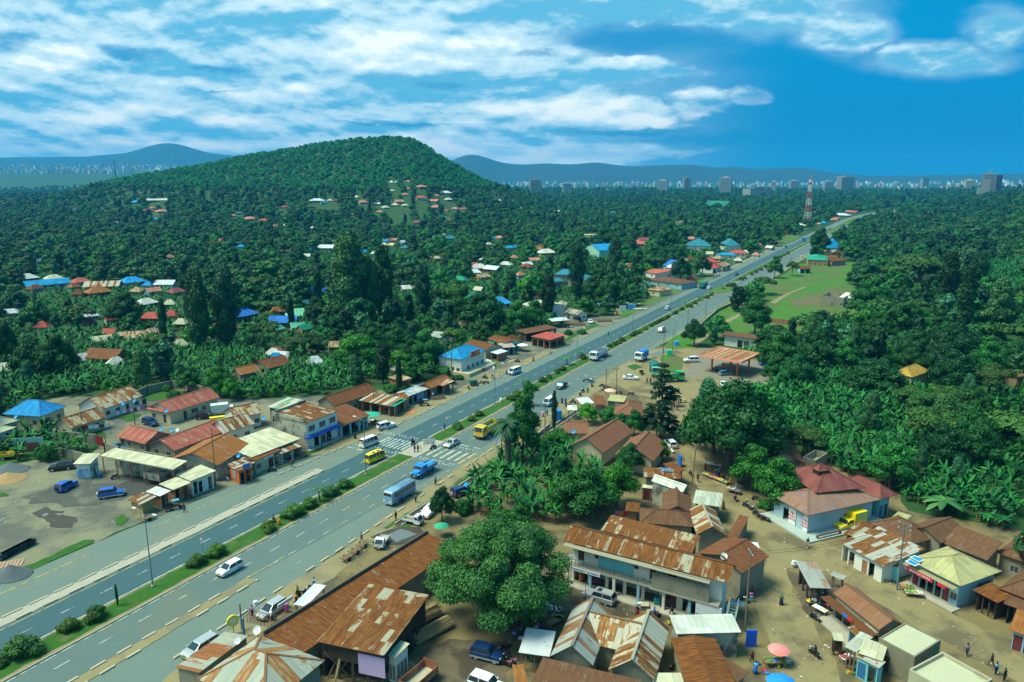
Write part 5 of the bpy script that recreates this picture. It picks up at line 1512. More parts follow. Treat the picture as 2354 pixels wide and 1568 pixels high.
bm_=ldm(1.0,.35,1.35,9,21,(.42,.6),.8)
SPEC['mbush']=dict(name='trimmed_bush',crown=lms('foliage',bm_,1500,.085,22,lfm('bush_leaf',(0.027,0.090,0.013),(0.076,0.180,0.022),(0.238,0.192,0.038)),core=.85),trunk=tkm(.5,.05,[],Q3,22),H=1.6)
CROWN={'banana_plant':('leaf_crown','stem'),'trimmed_bush':('foliage','stem')}
# --------- raster of places where nothing may be planted
NX,NY,X0,Y0=1500,1500,-550,20
occ=np.zeros((NY,NX),np.uint8)
gxx,gyy=np.meshgrid(np.arange(NX)+X0+.5,np.arange(NY)+Y0+.5)
def mrc(cx,cy,ang,L,W,v,pad=1.0):
 R_=int(max(L,W)/2*1.5+pad+2)
 i0,i1=max(0,int(cy-Y0)-R_),min(NY,int(cy-Y0)+R_)
 j0,j1=max(0,int(cx-X0)-R_),min(NX,int(cx-X0)+R_)
 if i0>=i1 or j0>=j1:
  return
 xx,yy=gxx[i0:i1,j0:j1]-cx,gyy[i0:i1,j0:j1]-cy
 u=xx*math.cos(ang)+yy*math.sin(ang)
 v_=-xx*math.sin(ang)+yy*math.cos(ang)
 m_=(abs(u)<L/2+pad)&(abs(v_)<W/2+pad)
 sub=occ[i0:i1,j0:j1]
 sub[m_]=np.maximum(sub[m_],v)
def mpl(pts,v):
 px_=np.array([p[0]for p in pts])
 py_=np.array([p[1]for p in pts])
 i0,i1=max(0,int(py_.min()-Y0)),min(NY,int(py_.max()-Y0)+2)
 j0,j1=max(0,int(px_.min()-X0)),min(NX,int(px_.max()-X0)+2)
 xx,yy=gxx[i0:i1,j0:j1],gyy[i0:i1,j0:j1]
 ins=np.zeros(xx.shape,bool)
 n=len(pts)
 for i in range(n):
  x1,y1,x2,y2=px_[i],py_[i],px_[(i+1)%n],py_[(i+1)%n]
  if y1==y2:
   continue
  c_=((y1>yy)!=(y2>yy))&(xx<(x2-x1)*(yy-y1)/(y2-y1)+x1)
  ins^=c_
 sub=occ[i0:i1,j0:j1]
 sub[ins]=v
def cv(cx,cy,L,W,ang,h):
 """keep trees out of the line of sight to a house, low plants too close in front"""
 D=math.hypot(cx,cy)
 z0=float(gz(cx,cy))
 reach=min(150 if D<700 else 40,(12.0-h*.35)/max(8,CAM_H-z0-4)*D)
 reach2=max(2,(4.2-h*.6)/max(8,CAM_H-z0-4)*D)
 ca=math.atan2(cx,cy)
 wd=max(L,W)*.9
 for rch,v in((reach,1),(reach2,2)):
  mx,my=cx-math.sin(ca)*rch/2,cy-math.cos(ca)*rch/2
  mrc(mx,my,PI/2-ca,rch,wd,v,1)
  # --------- houses in the wooded suburb, each read from the photograph
FARH=[]
for _t,_d in{'A0':'230 885 40 bright,1245 818 70 blue,1355 895 95 wine,1485 900 100 salmon,1405 865 50 salmon,1435 970 70 blueB,1070 1000 55 bright,1435 798 170 white,260 1120 120 mott,357 1110 85 tilered,5 1105 45 tilered,1012 1080 30 salmon,823 1235 60 bright,690 1205 50 blueB,2015 1175 160 redB,2025 1118 50 bright,2215 1220 65 blue,1562 1315 35 salmon,2145 935 50 salmon,2295 968 110 salmon,2200 912 60 teal,340 1352 30 bright','B0':'240 475 145 white,490 470 125 pale,425 530 310 blueB,735 500 130 tilered,320 560 110 rust,680 545 90 orange,950 545 270 stripe,1210 510 190 blue,1362 530 55 blue,1525 525 160 bright,1615 590 140 wine,900 600 180 orange,720 610 70 rust,1260 585 110 mott,1400 585 120 salmon,1335 695 170 white,1395 820 180 redB,1575 800 80 redB,1560 700 80 pale,1665 875 70 pale,840 805 70 bright,385 905 70 redB,1025 835 40 redB,100 780 70 bright,1215 995 210 mott,1400 965 160 stripe,1655 1070 120 pale,980 1185 300 rustB,670 1195 110 rust,762 1200 120 white,1065 1235 120 white,410 1200 60 mott,160 1250 100 pale,40 1290 120 white,2030 940 260 orange,2210 810 260 deep,920 1030 160 pale,1010 965 70 redB,820 880 110 wine','A1':'265 855 50 tilered,75 985 85 tilered,180 1030 70 tilered,270 1025 80 bright,520 1045 30 bright,560 800 140 bright,620 815 60 teal,680 795 50 pale,735 795 40 wine,925 765 45 pale,985 815 80 salmon,1115 825 60 bright,1245 628 26 bright,1290 630 26 white,1400 622 40 salmon,1520 675 90 salmon,1395 690 40 salmon,1250 708 50 white,1370 740 60 salmon,1510 775 115 tilered,1745 730 105 bright,1655 752 55 salmon,1640 805 80 salmon,1770 790 70 white,1310 810 90 salmon,1280 835 60 pale,1190 860 70 pale,1370 840 60 pale,1650 862 90 salmon,1830 870 60 salmon,1905 875 65 tilered,1755 890 50 wine,1720 950 50 blue,1770 975 50 tilered,1500 1000 90 wine,1365 940 45 wine,1140 900 45 salmon,875 925 50 salmon,1100 1100 60 salmon,1040 1110 55 tilered,1170 1170 80 blue,1215 1165 35 wine,1270 1160 80 salmon,1175 1205 90 pale,1250 1205 60 pale,1350 1180 70 bright,1640 1130 80 white,1790 1150 110 teal,1720 1110 50 grey,2240 1140 80 salmon,2170 1145 40 blue,2140 1200 55 pale,2330 1230 80 blueB,643 1235 165 bright,488 1255 38 blue,270 1270 35 salmon,450 1305 95 white,860 1225 70 pale,910 1240 60 salmon,940 1265 70 blue,1005 1268 60 blueB,975 1320 70 white,1375 1230 90 teal,2240 798 25 bright,1090 1280 30 white','B1':'1580 285 65 salmon,1670 290 50 pale,2060 300 55 bright,2295 345 120 white,2010 355 120 redB,2050 378 150 white,2180 390 150 bright,2015 415 110 bright,2075 455 140 mott,1870 480 140 greenD,1325 510 90 bright,1405 560 145 white,1910 635 90 greenD,2015 625 95 greenD,2225 700 225 blue,2190 755 70 redB,2050 575 50 pale,515 575 80 deep,605 585 50 deep,195 765 140 orange,400 805 230 green,255 865 235 deep,190 925 100 green,380 905 90 green,440 925 80 greenD,425 700 90 teal,1910 890 80 mott,745 1080 110 mott,165 1155 110 white,180 1135 60 red,540 1225 150 bright,250 1175 70 bright,180 1195 90 blueB,1800 345 60 mott,1830 262 35 blue,485 460 40 bright','B2':'250 140 110 deep,30 190 70 blue,260 200 120 rust,250 215 80 mott,315 245 160 white,195 305 110 salmon,130 345 110 bright,140 365 120 rust,20 285 50 salmon,75 440 70 salmon,240 640 75 redB,50 740 90 redB,1210 130 110 wine,1200 165 130 tilered,1060 360 80 green,1080 365 40 rust,760 520 130 mott,815 480 60 bright,1275 440 80 tilered,1450 470 80 tilered,1655 120 100 salmon,2120 120 60 pale,2275 175 60 wine,1550 65 40 tilered,1655 475 60 redB,1435 410 80 redB,1580 310 50 pale,1820 250 50 pale,1895 290 90 mott,2080 310 60 white,2145 240 60 white,2245 260 60 salmon,1640 300 50 rust,0 1030 50 rust','A2':'50 1010 80 white,410 1025 105 salmon,150 1050 40 salmon,255 1050 60 deep,605 1080 50 mott,745 1060 60 salmon,1160 1055 50 pale,1345 1000 30 bright,1125 835 80 tilered,715 805 60 tilered,880 935 120 bright,910 915 100 teal,1000 915 60 teal,790 925 40 salmon,1000 755 110 teal,1265 790 40 salmon,395 905 90 white,80 875 40 pale,355 790 60 white,605 690 60 wine,2090 960 50 wine,2145 935 40 salmon,2000 1015 130 salmon,2120 990 90 teal,1955 965 50 bright,1730 1030 50 tilered,1700 1050 40 blue,285 765 30 bright','A3':'235 800 65 tilered,450 915 60 tilered,505 1005 70 blueB,470 1010 40 mott,675 935 150 bright,620 965 60 tilered,740 905 60 mott,790 910 60 tilered,925 850 170 salmon,1015 800 40 white,560 830 50 grey,1250 890 90 redB,1180 910 50 salmon,1200 930 60 rust,1430 905 40 pale,1395 945 50 salmon,1450 950 50 bright,800 1145 45 white,85 1060 60 salmon,85 1020 50 white,160 1090 60 rust,600 975 60 salmon,300 1030 90 pale,230 1030 60 deep,320 905 50 pale,1035 1120 40 blue,2235 1070 40 blueB,20 1230 70 white,1880 825 50 white','B3':'605 235 70 pale,710 250 45 redB,640 240 50 rust'}.items():
 for _q in _d.split(','):
  _a,_b,_c,_e=_q.split()
  FARH.append((_t,int(_a),int(_b),int(_c),_e))
COLN=dict(bright='bright tin',blue='blue',wine='wine red',salmon='salmon',blueB='bright blue',white='whitish',mott='mottled rust',tilered='red tiled',redB='brick red',teal='blue green',pale='cream',rust='rusty',orange='orange rusted',stripe='rust striped',rustB='dark rusted',deep='deep blue',green='light green',greenD='green',red='faded red',grey='grey')
def fhk(kind):
 """parts of a plain house 1 x 1 in plan, eave at .30, in units of its own width"""
 r=MB()
 if kind==0:
  rsl(r,[(-.5,-.36,.2),(.5,-.36,.2),(.16,0,.4),(-.16,0,.4)],(1,0,0),.008)
  rsl(r,[(.5,.36,.2),(-.5,.36,.2),(-.16,0,.4),(.16,0,.4)],(1,0,0),.008)
  rsl(r,[(.5,-.36,.2),(.5,.36,.2),(.16,0,.4)],(0,1,0),.008)
  rsl(r,[(-.5,.36,.2),(-.5,-.36,.2),(-.16,0,.4)],(0,1,0),.008)
 else:
  rsl(r,[(-.5,-.34,.2),(.5,-.34,.2),(.5,0,.37),(-.5,0,.37)],(1,0,0),.008)
  rsl(r,[(.5,.34,.2),(-.5,.34,.2),(-.5,0,.37),(.5,0,.37)],(1,0,0),.008)
 wl=MB()
 ops=[(.08,.2,.07,.165),(.3,.39,.003,.165),(.48,.6,.07,.165),(.68,.8,.07,.165)]
 wallrun(wl,(-.44,-.29),(.44,-.29),0,.215,ops,.02)
 wallrun(wl,(.44,.29),(-.44,.29),0,.215,[],.02)
 wallrun(wl,(.44,-.27),(.44,.27),0,.215,[(.2,.34,.07,.165)],.02)
 wallrun(wl,(-.44,.27),(-.44,-.27),0,.215,[(.2,.34,.07,.165)],.02)
 if kind==1:
  for sx in(-1,1):
   x0,x1=sorted((sx*.44,sx*.42))
   wl.loft([[(x0,-.29,.215),(x0,.29,.215),(x0,0,.35)],[(x1,-.29,.215),(x1,.29,.215),(x1,0,.35)]])
 win=[]
 for a,b in((.08,.2),(.48,.6),(.68,.8)):
  q=MB()
  q.box(a-.44,b-.44,-.283,-.279,.07,.165)
  win.append(q.mesh('window',Q22))
 q=MB()
 q.box(.3-.44,.39-.44,-.283,-.277,.003,.165)
 return r,wl.mesh('wall',WM['cream']),win,q.mesh('door',Q15)
rr_f={}
FK=[]
for kd in(0,1):
 rmb,wl,win,dr=fhk(kd)
 rmb.uv=[[(u*12,v*12)for u,v in uv_]if uv_ else None for uv_ in rmb.uv]
 FK.append((rmb.mesh('roof',RM['rust']),wl,win,dr))
WCOL=[WM['cream'],WM['white'],WM['block'],WM['sky'],WM['yellow'],WM['tan'],WM['brick']]
WCN=['cream','white','grey block','pale blue','yellow','tan','brick']
rf=random.Random(31)
PLACE={'A0':'in woods left of the hill','A1':'on the hill foot','A2':'in woods before the town','A3':'near the far highway','B0':'beyond the left compounds','B1':'in woods behind the bank','B2':'in the highway suburb','B3':'by the far field'}
seen={}
FARPOS=[]
for(t,x,y,w_,c_)in FARH:
 px,py=tile(t,x,y)
 p=hit(px,py,3.0)
 D=math.hypot(p.x,p.y)
 Dd=math.hypot(D,CAM_H)
 wid=w_/2.2988/4/FPX*Dd*1.04
 wid=max(5.5,min(wid,30))
 FARPOS.append((p,D,wid,c_,t,x,y))
FARPOS.sort(key=lambda q:q[1])
for p,D,wid,c_,t,x,y in FARPOS:
 kd=rf.choice((0,0,1))
 view=math.atan2(p.x,p.y)
 ang=-view+rf.choice((-1,1))*rf.uniform(.05,.75)
 wi=rf.randrange(7)
 size='wide' if wid>15 else('small' if wid<9 else 'mid sized')
 lb=f"{size} {WCN[wi]} house with {COLN[c_]} {'hipped' if kd == 0 else 'gabled'} roof {PLACE[t]}"
 k=seen.get(lb,0)
 seen[lb]=k+1
 if k:
  extra=['second back','third back','fourth back','fifth back','sixth back'][min(k-1,4)]
  lb=lb+', '+extra
 o=thing('suburb_house',lb,'house',(p.x,p.y,p.z-(.3 if D<700 else 1.0)),ang,'houses scattered through the wooded suburb')
 s_=wid*(1.0 if wid<16 else.95)
 o.scale=(s_,min(s_,15),max(min(s_,12),9)*1.15)
 rm_,wl,win,dr=FK[kd]
 q=lk('roof',rm_,o,RM[c_])
 lk('wall',wl,o,WCOL[wi])
 if D<900:
  for w__ in win:
   lk('window',w__,o)
  lk('door',dr,o)
 HOUSES.append((p.x,p.y,ang,s_,min(s_,15)*.72,3.3))
 # --------- towers of the distant town
Q10=mat('city_wall',(.42,.44,.38),.8,.1,.05)
Q8=mat('city_glass',(.10,.15,.17),.3,.1,.05,spec=.5)
Q7=mat('city_beige',(.38,.33,.24),.8,.1,.05)
def twr(label,t,x,ytop,ybase,w_,Y,m_=None,m2=None,nb=7,deep=.8):
 px,pyt=tile(t,x,ytop)
 d=ray(px,pyt)
 k=Y/d[1]
 X_,ht=d[0]*k,CAM_H+d[2]*k
 z0=float(gz(X_,Y))
 wd=w_/2.2988/4/FPX*Y
 o=thing('tower_block',label,'tower block',(X_,Y,z0),R(rf.uniform(-25,10)),'tower blocks of the distant town')
 H_=ht-z0
 mb=MB()
 mb.box(-wd/2,wd/2,-wd*deep/2,wd*deep/2,0,H_)
 mb.box(-wd*.2,wd*.2,-wd*.2,wd*.2,H_,H_+3)
 mb.build('wall',m_ or Q10,o)
 n=max(4,int(H_/3.6))
 for i in range(1,n):
  q=MB()
  z=H_*i/n
  q.box(-wd/2*.92,wd/2*.92,-wd*deep/2-.25,-wd*deep/2-.02,z-.9,z+.9)
  q.build('window_band',m2 or Q8,o)
  q=MB()
  q.box(-wd/2-.25,-wd/2-.02,-wd*deep/2*.9,wd*deep/2*.9,z-.9,z+.9)
  q.build('window_band',m2 or Q8,o)
 return o,wd,H_
twr('twin beige tower block standing before the mountains','A2',215,615,0,100,2300,Q7)
twr('short white block with open top floors','A2',1392,622,0,85,2600)
twr('beige concrete tower between two white towers','A2',1608,598,0,60,2900,Q7)
twr('tall white tower with glazed middle bay','A2',1967,596,0,100,2300)
twr('small white stepped block near the hill foot','A2',505,650,0,75,2300)
twr('low wide dark office block in the trees','A2',2255,698,0,200,2000,Q8,Q10)
twr('white block beside the red and white mast','A3',55,632,0,45,2600)
twr('broad hazy block of grey flats','A3',718,590,0,120,2900,Q7)
twr('low hazy white flats left of the broad block','A3',555,632,0,80,2900)
twr('dim grey tower in the storm haze','A3',1442,605,0,55,3300,Q8,Q10)
twr('narrow pale yellow tower near the two tone tower','A3',1857,620,0,72,2400,mat('pale_yellow_tower',(.55,.5,.25),.8,.1,.1))
twr('hazy low block of white flats by the mast','A3',245,625,0,75,3000)
o,wd,H_=twr('tallest tower with grey front and dark glass side','A3',2040,562,0,105,1700,mat('tower_grey',(.26,.27,.22),.8,.08,.05),deep=.6)
q=MB();q.box(wd*.5,wd*.92,-wd*.3,wd*.35,0,H_-3);q.build('glass_wing',mat('dark_tower_glass',(.03,.04,.07),.3,.1,.1),o)
q=MB();q.box(-wd*.75,-wd*.5,-wd*.3,wd*.3,0,H_*.42);q.box(-wd*.5,wd*.1,-wd*.32,wd*.3,0,H_*.78);q.build('lower_wing',MATS['tower_grey'],o)
q=MB();q.tube([(0,0,H_),(0,0,H_+10)],.4);q.build('mast',Q10,o)
p=P('A3',358,1040,0)
o=thing('lattice_mast','red and white lattice telecom mast rising beside the highway','mast',tuple(p),.3)
D=math.hypot(p.x,p.y)
HM=(1040-655)/2.2988/4/FPX*D*1.02
Q33,Q36=mat('mast_red',(.55,.05,.03),.6,.05,1),mat('mast_white',(.75,.78,.75),.6,.05,1)
nsec=7
for i in range(nsec):
 q=MB()
 z0_,z1_=HM*i/nsec,HM*(i+1)/nsec
 for sub in range(2):
  za,zb=z0_+(z1_-z0_)*sub/2,z0_+(z1_-z0_)*(sub+1)/2
  ra,rb2=3.2-2.3*za/HM,3.2-2.3*zb/HM
  c4=[(1,1),(-1,1),(-1,-1),(1,-1)]
  for j in range(4):
   a,b=c4[j],c4[(j+1)%4]
   q.bar((a[0]*ra,a[1]*ra,za),(a[0]*rb2,a[1]*rb2,zb),.35)
   q.bar((a[0]*ra,a[1]*ra,za),(b[0]*rb2,b[1]*rb2,zb),.2)
   q.bar((a[0]*rb2,a[1]*rb2,zb),(b[0]*rb2,b[1]*rb2,zb),.2)
 q.build('lattice_section',Q33 if i%2==0 else Q36,o)
q=MB()
for i in range(6):
 a=i*PI/3
 q.box(1.6*math.cos(a)-.3,1.6*math.cos(a)+.3,1.6*math.sin(a)-.3,1.6*math.sin(a)+.3,HM-5,HM-1.5)
q.tube([(0,0,HM),(0,0,HM+3)],.12)
q.build('antenna',Q36,o)
for lb,t,x,y0_,y1_,Y in(('slender grey lattice mast beyond the left shoulder of the hill','A0',1045,628,430,1500),('thin grey mast in the woods by the far highway','A3',143,760,668,1500)):
 px,pyt=tile(t,x,y1_)
 d=ray(px,pyt)
 X_=d[0]/d[1]*Y
 z0=float(gz(X_,Y))
 zt=CAM_H+d[2]/d[1]*Y
 q=MB()
 for a in range(3):
  q.bar((1.5*math.cos(a*2.1),1.5*math.sin(a*2.1),0),(.3*math.cos(a*2.1),.3*math.sin(a*2.1),zt-z0),.5)
 n=14
 for i in range(n):
  z_=(zt-z0)*i/n
  rr2=1.5-1.2*i/n
  q.bar((rr2,0,z_),(-rr2*.5,rr2*.8,z_+(zt-z0)/n),.3)
 tag(q.build('lattice_mast',Q8,loc=(X_,Y,z0)),lb,'mast')
rg=np.random.default_rng(5)
q=MB()
for i in range(900):
 x_,y_=rg.uniform(0,1650),rg.uniform(0,1)
 if rg.random()<.55:
  px,py=x_/1650*178,(377+24*y_**.8)/2.2988+rg.normal(0,.6)
 else:
  px,py=430+rg.random()*600,181+abs(rg.normal(0,2.6))+(rg.random()*5)
 d=ray(px,py)
 k=2600.0
 while k<7400 and CAM_H+d[2]*k>gz(d[0]*k,d[1]*k):
  k*=1.02
 if k>=7400 and px<240:
  continue
 k=min(k,5600)
 X_,Y_=d[0]*k,d[1]*k
 if Y_<1800:
  continue
 z_=float(gz(X_,Y_))
 s_=rg.uniform(5,13)*Y_/3600
 q.m=int(rg.integers(0,4))
 a=rg.uniform(0,3)
 M=Matrix.Translation((X_,Y_,z_))@Matrix.Rotation(a,4,'Z')
 h_=rg.uniform(3,6)*Y_/2600+9
 q.box(-s_/2,s_/2,-s_*.4,s_*.4,0,h_,M)
o=q.build('distant_town',[mat('speck_white',(.8,.84,.8),.6,.1,.01),mat('speck_cream',(.6,.55,.42),.8,.1,.01),mat('speck_salmon',(.55,.32,.24),.8,.1,.01),mat('speck_blue',(.25,.5,.65),.8,.1,.01)])
o['kind']='stuff'
# --------- keep-out map
for s_ in range(0,1600,10):
 o0=-92+(0 if s_<1150 else(s_-1150)**2/2600)
 if s_>1500:
  continue
 x_,y_=S(s_,o0)
 mrc(x_,y_,PI/2-ANG,12,42 if s_>30 else 70,2,0)
for s_ in range(0,78,6):
 x_,y_=S(s_,-150)
 mrc(x_,y_,PI/2-ANG,8,150,2,0)
for(cx,cy,ang,L,W,h)in HOUSES:
 mrc(cx,cy,ang,L,W,2,.6)
 if h<20:
  cv(cx,cy,L,W,ang,h)
for ob in list(C.objects):
 if ob.get('kind')=='structure' and ob.name.split('.')[0]in('yard','market_ground','side_road','verge','field','path','courtyard'):
  mpl([v.co[:2]for v in ob.data.vertices],2)
mpl([p[:2]for p in G('B2',(930,900),(960,800),(1480,560),(1900,420),(2354,180),(2354,620),(2100,700),(1640,1130))],2)
BAN_AREAS={'banana grove between the highway and the market':[G('C1',(2354,880),(2100,1060),(1990,1230),(1960,1360),(2354,1400))+G('C2',(300,1500),(500,1480),(760,1440),(860,1300),(800,1100),(760,900),(600,800),(420,780),(200,880),(0,900))],'banana grove behind the left-hand compounds':[G('C0',(-100,430),(120,330),(400,330),(830,260),(1230,215),(1580,130),(1900,200),(2100,270))+G('C1',(50,300),(300,280),(640,250),(1050,150),(1230,160),(1100,90),(800,20),(300,0))+G('B1',(500,1230),(420,1190),(100,1250))+G('B0',(2100,1150),(1700,1170),(1500,1080),(1100,1020),(600,1000),(300,1080),(0,1150),(-200,1300))],'banana grove on the slope beyond the market':[G('C3',(-60,330),(0,560),(250,760),(380,880),(520,930),(900,1080),(1200,1180),(1400,1330),(1700,1400),(2500,1600),(2500,900),(2000,800),(1900,1000),(1500,900),(1400,600),(900,200),(600,100),(200,120))],'banana patch under the dark trees at the right edge':[G('B3',(1840,370),(2400,330),(2400,760),(1990,640)),G('B3',(850,1130),(1250,1050),(1650,950),(1720,1120),(1300,1230),(900,1290))],}
cov=np.zeros_like(occ)
for nm,polys in BAN_AREAS.items():
 for pl in polys:
  keep=occ.copy()
  occ[:]=0
  mpl([p[:2]for p in pl],1)
  cov[occ==1]=1
  occ[:]=keep
occ2=occ.copy()
def free(x,y,lvl):
 i,j=int(y-Y0),int(x-X0)
 if 0<=i<NY and 0<=j<NX:
  return occ[i,j]<=lvl
 return True
house_m=np.zeros_like(occ)
keep=occ.copy();occ[:]=0
for(cx,cy,ang,L,W,h)in HOUSES:
 mrc(cx,cy,ang,L,W,2,1.2)
 ca=math.atan2(cx,cy)
 z0=float(gz(cx,cy))
 rch=max(1.5,(3.4-h*.75)/max(8,CAM_H-z0)*math.hypot(cx,cy))
 mrc(cx-math.sin(ca)*rch,cy-math.cos(ca)*rch,PI/2-ca,rch*2,max(L,W)*.8,2,0)
house_m[:]=occ
occ[:]=keep
TREES,BANS=[],[]
def near_label(key,x,y):
 return None
